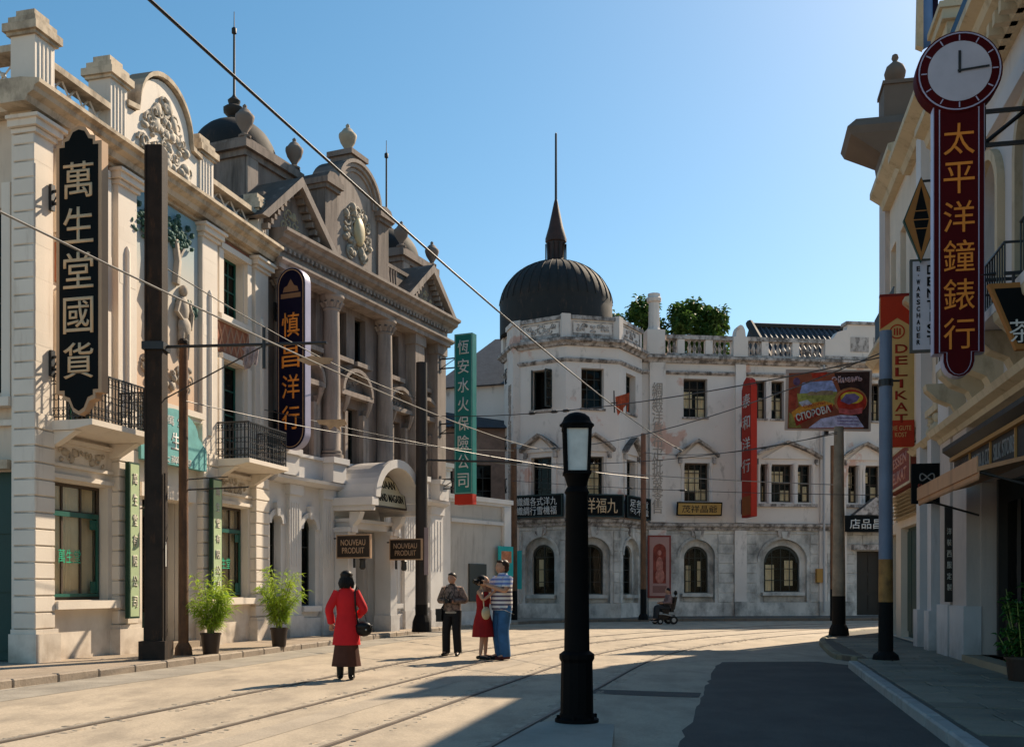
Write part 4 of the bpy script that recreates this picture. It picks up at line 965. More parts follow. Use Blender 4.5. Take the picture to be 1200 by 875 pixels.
# ---- straight front
fr = FC; U1 = 17.0
def cz(px, py): return FC.z(px, py)
w = lambda a, b: (FC.u(a), FC.u(b))
g1 = (*w(803, 831), 1.2, 3.4); g2 = (*w(897, 939), 1.25, 3.45); dr = (*w(1004, 1036), .13, 3.2)
opsg_in = [(*g1, .55), (*g2, .8)]
opsg = [(a-.28, b+.28, .76, d+.3, r+.28) for a, b, c, d, r in opsg_in] + [(*dr, 0)]
t3 = [w(801, 829), w(884, 898), w(904, 919), w(990, 1001), w(1021, 1033)]
t2 = [w(802, 831), w(891, 899), w(904, 929), w(935, 951), w(994, 1006), w(1014, 1032)]
opsu = [(a, b, 9.45, 11.25) for a, b in t3] + [(a, b, 5.5, 7.3) for a, b in t2]
part('front_ground_wall', MB(fr).wall(0, U1, .1, ZG, 0, -.45, opsg), OLDBLOCK, C)
part('front_upper_wall', MB(fr).wall(0, U1, ZG, 12.05, 0, -.45, opsu), OLDWHITE, C)
part('front_core', MB(fr).box(.3, U1-.2, -7, -1.3, .1, 12.2), INNER, C)
part('front_end_wall', MB(fr).box(U1-.3, U1-.01, -7, -.46, .1, 12.2), OLDWHITE, C); part('front_rear_wall', MB(fr).box(0, U1, -7.3, -7.01, .1, 12.4), OLDWHITE, C)
part('front_roof', MB(fr).box(.2, U1-.3, -7, -.4, 12.1, 12.25), OLDTRIM, C)
blocks(C, fr, .05, U1, .75, ZG-.35, .46, .95, opsg, -.02, .045, OLDBLOCK)
part('front_plinth', MB(fr).wall(0, U1, .1, .74, .1, -.01, [(dr[0]-.1, dr[1]+.1, .1, .74)]), OLDBLOCK, C)
part('front_ground_cornice', MB(fr).mould(0, U1, [(-.1, ZG-.3), (.1, ZG-.3), (.12, ZG-.2), (.24, ZG-.12), (.26, ZG), (-.1, ZG+.05)]), OLDTRIM, C)
part('front_string_course', MB(fr).mould(0, U1, [(-.1, 11.42), (.05, 11.42), (.14, 11.5), (.12, 11.58), (-.1, 11.62)]), OLDTRIM, C)
part('front_cornice', MB(fr).mould(0, U1, [(-.1, 11.95), (.1, 11.95), (.16, 12.05), (.34, 12.14), (.34, 12.25), (-.1, 12.3)]), OLDTRIM, C)
for i, (a, b) in enumerate(((FC.u(760)+.02, FC.u(779)), w(861, 873), (FC.u(960), FC.u(967)), w(985, 990))):
    part('front_pilaster', MB(fr).box(a, b, -.02, .16, ZG+.05, 11.94).box(a-.04, b+.04, -.02, .14, .1, ZG-.31), OLDWHITE, C)
    part('pilaster_base', MB(fr).box(a-.07, b+.07, -.02, .24, .1, .8), OLDBLOCK, C)
for a, b in t3:
    window(C, fr, a, b, 9.45, 11.25, -.36, 3 if b-a > .8 else 2, 4, FRAME_B, GLASS, bar=.06, curtain=[(a+.05, a+(b-a)*.45, 9.9, 10.7), (a+(b-a)*.6, b-.05, 9.5, 10.5)])
    part('window_sill', MB(fr).box(a-.06, b+.06, -.3, .07, 9.35, 9.44), OLDTRIM, C)
for i, (a, b) in enumerate(t2):
    window(C, fr, a, b, 5.5, 7.3, -.36, 4 if b-a > .8 else 2, 4, FRAME_B, GLASS, bar=.06, curtain=[(a+.05, a+(b-a)*(.42 if i % 2 else .7), 6.0+.25*(i % 3), 7.0), (a+(b-a)*.55, b-.05, 5.6, 6.1+.2*(i % 2))])
    for s in (a-.1, b+.1): part('window_colonnette', MB(fr).lathe((s, .0, 5.42), [(.11, 0), (.11, .08), (.07, .12), (.065, 1.6), (.1, 1.7), (.12, 1.82), (.12, 1.9)], 8), OLDWHITE, C, 50)
for a, b in ((t2[0][0], t2[0][1]), (t2[1][0], t2[3][1]), (t2[4][0], t2[5][1])):
    hood(C, fr, (a+b)/2, (b-a)/2+.42, 7.55, .8, OLDWHITE); part('window_sill', MB(fr).box(a-.25, b+.25, -.3, .14, 5.28, 5.42), OLDTRIM, C)
for a, b, c, d, r in opsg_in:
    window(C, fr, a, b, c, d, -.38, 4, 4, FRAME_D, GLASS, arch=r, curtain=[(a+.15, a+(b-a)*.33, c, d-.9), (a+(b-a)*.62, b-.25, c+.3, d-.7)])
    part('niche_back', MB(fr).wall(a-.29, b+.29, .74, d+.34, -.2, -.44, [(a, b, c, d, r)]), OLDBLOCK, C)
    arch_ring(C, fr, a-.28, b+.28, d+.3, r+.28, .13, 0, .06, OLDBLOCK); m = (a+b)/2
    part('keystone', MB(fr).prism([(m-.09, d+.33), (m+.09, d+.33), (m+.16, 4.1), (m-.16, 4.1)], 0, .15), OLDBLOCK, C)
    part('console', MB(fr).prism([(m-.32, 4.14), (m+.32, 4.14), (m+.26, 3.85), (m-.26, 3.85)], 0, .1), OLDTRIM, C)
    part('window_sill', MB(fr).box(a-.15, b+.15, -.35, .12, c-.17, c-.02), OLDBLOCK, C)
    part('apron_panel', MB(fr).box(a-.02, b+.02, -.2, -.15, .8, c-.2), OLDBLOCK, C)
dd = part('dark_door', MB(fr).box(dr[0], dr[1], -.4, -.33, .13, 3.2), M('dark_brown_door', (.03, .024, .018), .6), C)
for k in range(2):
    for j in range(3): part('door_panel', MB(fr).box(dr[0]+.1+k*.62, dr[0]+.58+k*.62, -.33, -.3, .3+j*.95, 1.1+j*.95), M('dark_brown_door', (0, 0, 0)), dd)
part('door_gable', MB(fr).prism([(dr[0]-.35, 4.9), (dr[1]+.45, 4.9), ((dr[0]+dr[1])/2+.05, 5.75)], .02, .5), OLDTRIM, C); part('door_lintel', MB(fr).box(dr[0]-.3, dr[1]+.3, .05, .3, 3.25, 3.5), OLDTRIM, C)
part('wall_box', MB(fr).box(FC.u(955), FC.u(963), .05, .25, 1.7, 2.35), M('ochre_box', (.42, .22, .05), .6), C)
# balustrade: every baluster its own piece
bal_me = MB().lathe((0, 0, 0), [(.10, 0), (.10, .05), (.06, .09), (.085, .2), (.1, .28), (.06, .42), (.045, .52), (.07, .58), (.09, .62), (.09, .66)], 8).mesh('baluster'); smooth(bal_me, 50); bal_me.materials.append(OLDTRIM)
bz0 = 12.42
def bal_run(u0, u1, piers):
    part('balustrade_rail', MB(fr).box(u0, u1, -.28, .02, 12.3, 12.42).box(u0, u1, -.32, .06, bz0+.665, bz0+.86), OLDTRIM, C)
    pr = [((a+b)/2-.17, (a+b)/2+.17) for a, b in piers]
    for a, b in pr: part('balustrade_pier', MB(fr).box(a, b, -.27, .03, 12.42, bz0+.66), OLDWHITE, C)
    u = u0+.16
    while u < u1-.1:
        if not any(a-.08 < u < b+.08 for a, b in pr):
            o = bpy.data.objects.new('baluster', bal_me); COL.objects.link(o); o.parent = C; o.location = fr.w(u, -.13, bz0)-C.location
        u += .245
bal_run(FC.u(781), FC.u(858), [w(796, 800), w(829, 833)]); bal_run(FC.u(874), FC.u(966), [w(893, 900), w(929, 936)])
ua, ub = FC.u(858), FC.u(875); m = (ua+ub)/2; hw = (ub-ua)/2
part('rounded_pier', MB(fr).prism([(ua, 12.3), (ub, 12.3), (ub, 13.2), (ub-.1, 13.25)] + [(m+(hw-.12)*math.cos(math.pi*k/10), 13.3+.5*math.sin(math.pi*k/10)) for k in range(11)] + [(ua+.1, 13.25), (ua, 13.2)], -.35, .2), OLDWHITE, C)
u0, u1 = FC.u(966), U1
a1, a2, a3 = FC.u(975), FC.u(985), FC.u(992)
part('stepped_parapet', MB(fr).prism([(u0, 12.3), (u1, 12.3), (u1, 14.0), (a3, 14.0), (a3-.03, 13.75), (a2+.05, 13.7), ((a1+a2)/2, 13.62), (a1, 13.3), (u0, 13.25)], -.35, .12), OLDWHITE, C)
part('stepped_coping', MB(fr).box(a3-.1, u1, -.4, .2, 14.0, 14.14).box(u0, u1, .1, .2, 12.31, 12.45), OLDTRIM, C)
for k in range(3):
    a = a3+.15+k*1.15-(1.0 if k == 0 else 0)*0; part('parapet_panel', MB(fr).box(a, a+.9, .12, .15, 12.7, 13.4), OLDTRIM, C)
# chimney post and the roof behind
cp = AT(766, 400, FC.w(.3, 0, 0).y); 
part('parapet_post', MB(fr).box(FC.u(757), FC.u(778), -.5, .25, 12.3, 13.45).lathe((FC.u(767), -.1, 13.45), [(.34, 0), (.3, .1), (.27, .2), (.25, 1.3), (.34, 1.36), (.36, 1.5), (.3, 1.58), (.3, 1.72)], 10), OLDWHITE, C)
rr0, rr1 = FC.u(889, -2.5), FC.u(985, -2.5)
part('tiled_roof', MB(fr).mould(rr0, rr1+4, [(-1.0, 12.3), (-6.5, 12.3), (-3.8, 14.75)]), M('dark_tiles', (.05, .06, .075), .7, .3, vs=3, bump=.5, bs=9), C)
mb = MB(fr); u = rr0
while u < rr1+4: mb.tube([(u, -1.0, 12.34), (u, -3.8, 14.8)], .06, 5); u += .28
o = part('tile_rolls', mb, M('dark_tiles', (0, 0, 0)), C); o['kind'] = 'stuff'
part('roof_ridge', MB(fr).tube([(rr0-.1, -3.8, 14.85), (rr1+4, -3.8, 14.85)], .14, 8).tube([(rr0, -1.0, 12.5), (rr0, -3.8, 14.95)], .2, 8), M('roof_ridge', (.035, .032, .03), .8), C)
for px in (756, 963): part('drainpipe', MB(fr).tube([(FC.u(px) if px > 900 else .12, .26, .3), (FC.u(px) if px > 900 else .12, .26, 12.0)], .055, 8), M('grey_drainpipe', (.42, .42, .43), .6), C, 60)
# left wing running back from the turret
fw_o = octv(-2)+Vector((.2, .5, 0)); FWg = Fr(fw_o, -168, 'C'); FWg = Fr(fw_o + Vector((-6.5, 2.2, 0)), math.degrees(math.atan2(-2.2, 6.5)), 'C')
part('wing_wall', MB(FWg).wall(-3, 6.8, .1, 11.2, 0, -.4, [(4.9, 5.7, 5.5, 7.4), (2.4, 3.4, 5.3, 7.4)]), OLDWHITE, C); part('wing_core', MB(FWg).box(-2.9, 6.6, -6, -1.2, .1, 11.2), INNER, C)
for a, b in ((4.9, 5.7), (2.4, 3.4)): window(C, FWg, a, b, 5.5 if a > 4 else 5.3, 7.4, -.3, 2, 3, FRAME_D, GLASS_D)
part('wing_roof', MB(FWg).add([(2.9, .35, 11.1), (7.2, .35, 11.1), (7.2, -5, 14.6), (4.4, -5, 14.6), (2.9, -6, 11.1), (7.2, -6, 11.1)], [(0, 1, 2, 3), (0, 3, 4), (0, 4, 5, 1), (1, 5, 2), (3, 2, 5, 4)]), M('dark_tiles', (0, 0, 0)), C)
# carved vertical inscriptions
for fr2, uc, txt, nn, za, zb2 in ((f0, L0-.44, '經營疋頭綢緞洋廣雜貨', .22, 4.9, 10.6), (FC, (FC.u(760)+FC.u(779))/2, '綢緞洋貨布疋批發零售', .16, 4.9, 11.0)):
    me = glyph_mesh('\n'.join(txt), .52, zb2-za, .03, .0, 1, .86); o = obj('carved_inscription', me, M('inscription_stone', (.36, .31, .27), .9, .2), C)
    o.location = fr2.w(uc, nn, (za+zb2)/2)-C.location; o.rotation_euler = (0, 0, fr2.rz+rad(90))
# brick house glimpsed behind the garden wall
bh = AT(528, 700, 47.5); FH = Fr((bh.x-3, bh.y+.0), 6, 'C')
H = empty('rear_house', FH.w(0, 0, 0), 0, 'low brownish brick house half hidden behind the garden wall and teal sign', 'building')
part('wall', MB(FH).wall(-2, 5.6, 0, 9.0, 0, -.3, [(2.2, 3.1, 5.4, 7.2), (4.1, 4.9, 5.4, 7.2)]), M('brown_brick', (.26, .17, .13), .85, .25, vs=3, bump=.4), H); part('core', MB(FH).box(-1.9, 5.5, -5, -1, 0, 9), INNER, H)
for a in (2.2, 4.1): window(H, FH, a, a+.85, 5.4, 7.2, -.25, 2, 3, FRAME_D, GLASS_D)
part('roof', MB(FH).mould(-2.2, 5.8, [(.4, 8.9), (-5.4, 8.9), (-2.5, 10.2)]), M('dark_tiles', (0, 0, 0)), H)
# ------------------------------------------------------------------ D: shaded row on the right
fr = FD
LILACW = M('lilac_white_paint', (.60, .56, .545), .75, .08, stain=(.22, .2, .2), st=(.58, .8), sa=.5, dirt=((.2, .18, .17), .9))
CREAMST = M('ochre_cream_stone', (.54, .44, .30), .85, .12, stain=(.2, .14, .08), st=(.52, .75), sa=.7, sk=(2, 2, 1))
PINKP = M('pinkish_paint', (.52, .43, .38), .8, .1, stain=(.25, .2, .19), st=(.55, .8))
SHOPD = M('dark_shopfront', (.02, .016, .013), .5, .3)
D1 = empty('awning_shop_building', fr.w(0, 0, 0), 0, 'shaded cream and white building with awning shopfront at right edge', 'building')
part('ground_wall', MB(fr).wall(-12, 1.95, .1, 4.3, -.1, -.5, [(-5.6, -.45, .24, 3.3), (-11, -6.4, .24, 3.3)]), PINKP, D1)
part('upper_wall', MB(fr).wall(-12, 1.95, 4.3, 11.2, -.1, -.5, [(-4.6, -3.1, 5.6, 8.7, .7), (-1.9, -.4, 5.6, 8.7, .7), (-9.8, -8.2, 5.6, 8.7, .7), (-7.2, -5.7, 5.6, 8.7, .7)]), LILACW, D1)
part('core', MB(fr).box(-11.9, 1.9, -9, -1.6, .1, 11.4), INNER, D1); part('rear_wall', MB(fr).box(-12, 1.95, -9.3, -9.01, .1, 12), LILACW, D1)
part('roof', MB(fr).box(-12, 1.95, -9.3, -.3, 11.3, 11.5), M('roof_felt', (0, 0, 0)), D1); part('far_end_wall', MB(fr).box(1.65, 1.94, -9, -.51, .1, 11.2), LILACW, D1)
for a, c in ((.95, 1.93), (-.42, .72)):
    part('pier', MB(fr).box(a, c, -.1, .14, 1.1, 4.3), PINKP, D1); part('pier_base', MB(fr).box(a-.05, c+.02, -.1, .2, .1, 1.1), LILACW, D1)
part('corner_pilaster', MB(fr).box(.9, 1.93, -.1, .18, 4.5, 9.0), LILACW, D1)
part('corner_pilaster', MB(fr).box(-.35, .1, -.1, .1, 5.3, 9.0), LILACW, D1)
for c in (-3.85, -1.15, -9.0, -6.45):
    window(D1, fr, c-.75, c+.75, 5.6, 8.7, -.42, 2, 3, FRAME_B, GLASS_D, arch=.7)
    mb = MB(fr); N = 14
    for k in range(N):
        q0, q1 = math.pi*k/N, math.pi*(k+1)/N; P = lambda q, s: (c-(.75+s)*math.cos(q), 8.0+(.7+s)*math.sin(q)); mb.prism([P(q0, 0), P(q1, 0), P(q1, .16), P(q0, .16)], -.1, .02)
    part('arch_surround', mb, CREAMST, D1)
    for s in (-1, 1): part('window_jamb', MB(fr).box(c+s*.83-.08, c+s*.83+.08, -.1, .02, 5.5, 8.0), CREAMST, D1)
    part('window_balconet', MB(fr).box(c-.95, c+.95, -.1, .62, 5.32, 5.46), LILACW, D1)
    mb = MB(fr)
    for k in range(14): mb.tube([(c-.9+k*1.8/13, .56, 5.46), (c-.9+k*1.8/13, .56, 6.2)], .012, 5)
    for z in (5.52, 6.2): mb.tube([(c-.9, 0, z), (c-.9, .56, z), (c+.9, .56, z), (c+.9, 0, z)], .02, 5)
    part('balconet_railing', mb, IRON, D1)
for u in (-4.5, -3.2, -1.8, -.5, .9, -9.6, -8.3, -7.1, -5.8):
    part('stone_corbel', MB(fr).mould(u-.17, u+.17, [(-.1, 4.72), (.08, 4.74), (.16, 4.9), (.42, 5.02), (.6, 5.2), (.62, 5.31), (-.1, 5.31)]), CREAMST, D1)
part('shop_cornice', MB(fr).mould(-12, 1.95, [(-.1, 4.3), (.16, 4.3), (.2, 4.38), (.34, 4.44), (.38, 4.55), (-.1, 4.7)]), CREAMST, D1)
part('frieze', MB(fr).box(-12, 1.93, -.1, -.02, 3.9, 4.29), LILACW, D1)
fs = part('fascia_cornice', MB(fr).mould(-5.8, .65, [(-.1, 3.88), (.2, 3.88), (.34, 3.98), (.34, 4.06), (-.1, 4.12)]), M('black_wood', (.02, .016, .014), .5), D1)
part('fascia_trim', MB(fr).box(-5.8, .62, .0, .22, 3.80, 3.87), M('ochre_trim', (.42, .22, .07), .6), fs)
part('fascia_board', MB(fr).box(-5.75, .6, -.1, .14, 3.3, 3.8), SHOPD, D1)
for u in (-3.7, -2.2, -.75): part('fascia_divider', MB(fr).box(u-.02, u+.02, .14, .17, 3.32, 3.79), M('ochre_trim', (0, 0, 0)), fs)
def wall_text(b, fr, txt, u, n, z, w, h, mat, name='lettering', **k):
    o = obj(name, glyph_mesh(txt, w, h, .012, **k), mat, b); o.location = fr.w(u, n, z)-root_of(b).location; o.rotation_euler = (0, 0, fr.rz+rad(90)); return o
GREYL = flat('grey_letters', (.25, .24, .23))
wall_text(D1, fr, 'COSTA & CO', -1.5, .14, 3.58, 1.25, .26, GREYL); wall_text(D1, fr, 'SILK STORE', -3.0, .14, 3.58, 1.25, .26, GREYL)
# shopfront and awning
sf = part('shopfront', MB(fr).box(-5.6, -.45, -1.2, -1.1, .24, 3.3).box(-5.6, -5.45, -1.1, -.2, .24, 3.3), SHOPD, D1)
for u in (-.95, -1.9, -3.2, -4.5): part('shopfront_post', MB(fr).box(u-.06, u+.06, -1.1, -.25 if u > -1.5 else -.95, .24, 3.3), SHOPD, sf)
part('shop_pane', MB(fr).box(-1.84, -1.0, -.42, -.40, .9, 2.9), GLASS_D, sf); part('shop_stall_riser', MB(fr).box(-1.84, -1.0, -.5, -.34, .24, .9), SHOPD, sf)
part('shop_pane', MB(fr).box(-5.4, -3.26, -.72, -.70, .9, 2.9), GLASS_D, sf)
part('doorstep', MB(fr).box(-5.7, -.42, -1.1, .22, .1, .24), M('ochre_step', (.30, .23, .15), .85, .2), D1)
AW = M('rust_orange_awning', (.52, .27, .14), .75, .12, vs=2, bump=.15, stain=(.18, .08, .04), st=(.55, .8)); 
part('awning_front', MB(fr).box(-5.2, -.7, 1.001, 1.02, 2.98, 3.2), AW, D1); aw = part('awning', MB(fr).mould(-5.2, -.7, [(.14, 3.26), (.14, 3.2), (1.0, 3.0), (1.0, 3.06)]), AW, D1)
mb = MB(fr)
for k in range(60):
    u = -5.2+k*.075; mb.prism([(u, 3.0), (u+.07, 3.0), (u+.07, 2.93), (u+.035, 2.88), (u, 2.93)], .985, .998)
part('awning_valance', mb, AW, aw)
part('awning_arm', MB(fr).tube([(-.75, .0, 2.7), (-.75, .96, 3.0)], .02, 5).tube([(-5.1, .0, 2.7), (-5.1, .96, 3.0)], .02, 5), IRON, aw)
# upper cornices, parapet
part('band_course', MB(fr).box(-12, 1.9, -.1, .06, 9.0, 9.3), LILACW, D1)
part('main_cornice', MB(fr).mould(-12, 1.95, [(-.3, 10.0), (.1, 10.0), (.16, 10.15), (.4, 10.3), (.44, 10.45), (.62, 10.52), (.62, 10.66), (-.3, 10.8)]), CREAMST, D1)
mb = MB(fr); u = -11.9
while u < 1.9: mb.box(u, u+.14, .0, .34, 10.0, 10.2); u += .36
part('modillions', mb, CREAMST, D1)
part('parapet', MB(fr).box(-12, 1.9, -.5, -.12, 10.8, 12.2).box(-12, 1.92, -.56, -.04, 12.2, 12.36), LILACW, D1)
pp = part('parapet_pier', MB(fr).box(.95, 1.9, -.6, .2, 10.72, 12.3), CREAMST, D1); part('pier_cap', MB(fr).box(.85, 2.0, -.7, .3, 12.3, 12.5).box(.8, 2.05, -.75, .36, 12.5, 12.62).box(1.1, 1.75, -.5, .1, 12.62, 13.6), CREAMST, pp)
part('pier_brackets', MB(fr).box(.9, 1.95, -.1, .28, 9.3, 9.45).box(.95, 1.9, -.1, .3, 9.45, 9.98), CREAMST, D1)
# ---- D2
D2 = empty('column_shop_building', fr.w(2.0, 0, 0), 0, 'narrow shaded white shop building with slender corner pier beside the awning shop', 'building')
part('ground_wall', MB(fr).wall(1.97, 5.0, .1, 4.6, -.22, -.6, [(2.05, 2.7, .14, 3.2), (3.25, 3.9, .9, 3.2)]), M('grey_render', (.30, .29, .29), .85, .15, dirt=((.12, .11, .1), .9)), D2)
part('upper_wall', MB(fr).wall(1.97, 7.0, 4.6, 12.0, -.12, -.6, [(2.75, 3.75, 5.3, 7.5), (5.0, 6.0, 5.3, 7.5), (2.75, 3.75, 8.4, 10.4), (5.0, 6.0, 8.4, 10.4)]), PLASTER, D2)
part('core', MB(fr).box(2, 6.95, -8, -1.3, .1, 12), INNER, D2); part('roof', MB(fr).box(1.97, 7, -8, -.2, 12.0, 12.2), M('roof_felt', (0, 0, 0)), D2)
for a in (2.75, 5.0):
    for z in (5.3, 8.4):
        window(D2, fr, a, a+1.0, z, z+(2.2 if z < 6 else 2.0), -.45, 2, 3, FRAME_B, GLASS_D); part('window_sill', MB(fr).box(a-.15, a+1.15, -.4, .08, z-.16, z-.01), CREAMST, D2)
    part('window_hood', MB(fr).mould(a-.25, a+1.25, [(-.12, 7.6), (.08, 7.62), (.2, 7.85), (.36, 8.0), (.36, 8.08), (-.12, 8.15)]), CREAMST, D2)
    part('carved_corbel', relief(fr, a+.5, 4.92, .9, .35, .0, 8, int(a*9), 'box', .12, .08, .14), CREAMST, D2, 60)
for u in (2.75, 4.05):
    part('shop_pier', MB(fr).box(u, u+.42, -.22, .16, .9, 4.55), LILACW, D2); part('pier_base', MB(fr).box(u-.05, u+.47, -.22, .22, .1, .95), LILACW, D2)
window(D2, fr, 3.25, 3.9, .9, 3.2, -.5, 2, 2, FRAME_D, GLASS_D)
dd = part('shop_door', MB(fr).box(2.05, 2.7, -.55, -.5, .14, 3.2), SHOPD, D2)
part('pilaster', MB(fr).box(4.15, 4.75, -.12, .12, 4.6, 11.6), LILACW, D2)
part('cornice', MB(fr).mould(1.97, 7.0, [(-.3, 11.7), (.05, 11.7), (.12, 11.85), (.4, 12.0), (.4, 12.15), (-.3, 12.3)]), CREAMST, D2); part('parapet', MB(fr).box(1.97, 7, -.5, -.1, 12.3, 13.0), LILACW, D2)
part('shop_cornice', MB(fr).mould(1.97, 5.4, [(-.25, 4.5), (.1, 4.5), (.22, 4.62), (-.25, 4.7)]), CREAMST, D2)
# ---- D3
D3 = empty('green_shop_building', fr.w(5.5, 0, 0), 0, 'cream building with dark green shopfront and louvred band beyond the slender pier', 'building')
part('ground_wall', MB(fr).wall(5.02, 12.2, .1, 3.2, -.15, -.5, [(5.15, 8.6, .14, 3.0), (9.4, 10.6, .14, 2.9)]), PLASTER, D3)
gs = part('green_shopfront', MB(fr).box(5.15, 8.6, -.4, -.34, .14, 3.0), GREEN_DK, D3)
for k in range(5): part('shopfront_panel', MB(fr).box(5.2+k*.68, 5.8+k*.68, -.34, -.30, .3, 2.9), GREEN_DK, gs)
part('side_door', MB(fr).box(9.4, 10.6, -.4, -.34, .14, 2.9), SHOPD, D3)
part('louvre_backing', MB(fr).box(5.42, 9.2, -.5, -.16, 3.21, 3.9), CREAMST, D3)
for k in range(7): part('louvre_slat', MB(fr).mould(5.45, 9.15, [(-.15, 3.24+k*.095), (.03, 3.24+k*.095), (-.15, 3.32+k*.095)]), CREAMST, D3)
part('upper_wall', MB(fr).wall(7.02, 12.2, 3.9, 12.2, -.12, -.5, [(7.6, 8.5, 5.6, 7.8), (9.2, 10.1, 5.6, 7.8), (7.6, 8.5, 8.8, 10.8), (9.2, 10.1, 8.8, 10.8)]), PLASTER, D3)
for a in (7.6, 9.2):
    for z, h in ((5.6, 2.2), (8.8, 2.0)): window(D3, fr, a, a+.9, z, z+h, -.42, 2, 3, FRAME_B, GLASS_D); part('window_sill', MB(fr).box(a-.12, a+1.02, -.4, .06, z-.15, z-.01), CREAMST, D3)
part('core', MB(fr).box(5.5, 12.1, -6, -1.2, .1, 12), INNER, D3); part('roof', MB(fr).box(7.05, 12.2, -6, -.2, 12.15, 12.3), M('roof_felt', (0, 0, 0)), D3); part('end_wall', MB(fr).box(11.9, 12.19, -6, -.51, .1, 12.1), PLASTER, D3)
part('cornice', MB(fr).mould(6.9, 10.3, [(-.3, 12.0), (.08, 12.0), (.14, 12.15), (.42, 12.35), (.42, 12.5), (-.3, 12.65)]), CREAMST, D3)
part('eave_cornice', MB(fr).mould(7.02, 12.3, [(-.2, 7.95), (.1, 7.95), (.3, 8.15), (.3, 8.25), (-.2, 8.35)]), CREAMST, D3)
mb = MB(fr)
for k in range(24): mb.tube([(7.1+k*.14, .26, 8.35), (7.1+k*.14, .26, 8.95)], .014, 4)
mb.tube([(7.05, .26, 8.95), (10.4, .26, 8.95)], .025, 5); part('blue_railing', mb, M('blue_grey_iron', (.10, .14, .18), .5), D3)
# ---- corner tower
T = empty('corner_tower', fr.w(10.3, 0, 0), 0, 'square roof tower with wide overhanging brown cornice and ball finial at street corner', 'tower')
TW = M('tower_brown', (.15, .11, .085), .85, .15, vs=1)
t0, t1 = 10.35, 11.5
part('tower_shaft', MB(fr).box(t0, t1, -2.4, -.0, 12.3, 13.50).box(t0, t1, -.119, .0, 5.0, 12.3), PINKP, T)
part('tower_cornice', MB(fr).add([(t0-.0, -2.4, 13.20), (t1, -2.4, 13.20), (t1, .06, 13.20), (t0, .06, 13.20), (t0-.05, -2.5, 13.65), (t1+.05, -2.5, 13.65), (t1+.05, .12, 13.65), (t0-.05, .12, 13.65),
      (t0-.3, -3.2, 14.15), (t1+.3, -3.2, 14.15), (t1+.3, .95, 14.15), (t0-.3, .95, 14.15), (t0-.35, -3.3, 14.35), (t1+.35, -3.3, 14.35), (t1+.35, 1.05, 14.35), (t0-.35, 1.05, 14.35), (t0-.2, -3.0, 14.60), (t1+.2, -3.0, 14.60), (t1+.2, .8, 14.60), (t0-.2, .8, 14.60)],
      [(0, 1, 2, 3), (16, 17, 18, 19)] + [(j*4+i, j*4+(i+1) % 4, j*4+4+(i+1) % 4, j*4+4+i) for j in range(4) for i in range(4)]), TW, T)
part('tower_top', MB(fr).box(t0+.05, t1-.05, -2.3, .02, 14.60, 15.60).box(t0, t1, -2.35, .06, 15.60, 15.70), TW, T)
part('ball_finial', MB(fr).lathe(((t0+t1)/2, -.35, 15.70), [(.2, 0), (.2, .06), (.12, .1), (.27, .3), (.3, .45), (.24, .62), (.1, .74), (.06, .78), (.1, .86), (.08, .95), (0, 1.0)], 14), TW, T, 50)
# bracket roof beyond the tower
part('corner_gutter', MB(fr).add([(12.2, -.1, 8.2), (12.7, -.1, 8.2), (12.2, -1.6, 8.2), (12.7, -1.6, 8.2), (12.2, -.1, 10.4), (12.2, -1.6, 10.4)], [(0, 1, 3, 2), (0, 1, 4), (2, 3, 5), (1, 3, 5, 4), (0, 2, 5, 4)]), M('dark_teal_roof', (.03, .05, .055), .7), D3)
part('gutter_ledge', MB(fr).box(12.21, 12.95, -1.7, .05, 8.0, 8.19), CREAMST, D3)
# ------------------------------------------------------------------ signs
def npx(fr, u, px):
    r = (px-CX)/F_PX; q = fr.o+fr.U*u; return (r*q.y-q.x)/(fr.N.x-r*fr.N.y)
def proj_sign(name, label, fr, u, px0, px1, py0, py1, cat='sign', group=None, clear=0):
    """sign that stands out square from a facade, facing back down the street; returns root, width, height"""
    n0, n1 = npx(fr, u, px0), npx(fr, u, px1); Y = fr.w(u, (n0+n1)/2, 0).y
    z1, z0 = CAMH+(HOR-py0)/F_PX*Y, CAMH+(HOR-py1)/F_PX*Y
    r = empty(name, fr.w(u, (n0+n1)/2, (z0+z1)/2), fr.rz+(math.pi if fr.kind == 'R' else 0), label, cat, group)
    return r, abs(n1-n0), z1-z0, min(n0, n1)
def face_sign(name, label, fr, px0, px1, py0, py1, n, cat='sign', group=None):
    u0, u1 = fr.u(px0, n), fr.u(px1, n); Y = fr.w((u0+u1)/2, n, 0).y; pm = (px0+px1)/2
    z1, z0 = CAMH+(HOR-py0)/F_PX*Y, CAMH+(HOR-py1)/F_PX*Y
    r = empty(name, fr.w((u0+u1)/2, n, (z0+z1)/2), fr.rz+rad(90), label, cat, group); return r, abs(u1-u0), z1-z0
def P(name, parent, mb, mat, sm=None): return obj(name, mb.mesh(name), mat, parent, sm)
def frame_mb(poly, k, y0, y1):
    q = inset(poly, k); mb = MB(); N = len(poly)
    for i in range(N):
        j = (i+1) % N; a, b, c, d = poly[i], poly[j], q[j], q[i]
        mb.add([(a[0], y0, a[1]), (b[0], y0, b[1]), (c[0], y0, c[1]), (d[0], y0, d[1]), (a[0], y1, a[1]), (b[0], y1, b[1]), (c[0], y1, c[1]), (d[0], y1, d[1])], [(0, 1, 2, 3), (4, 5, 6, 7), (0, 1, 5, 4), (2, 3, 7, 6)])
    return mb
def vert_text(r, txt, w, h, y, mat, z=0, bold=.0, frac=.8, x=0):
    n = len(txt); ch = h/n
    for i, c in enumerate(txt):
        me = glyph_mesh(c, w*(.28 if c in 'I-' else 1), ch*frac*(.2 if c == '-' else 1), .012, bold); o = obj('character', me, mat, r); o.location = (x, y, z+h/2-ch*(i+.5))
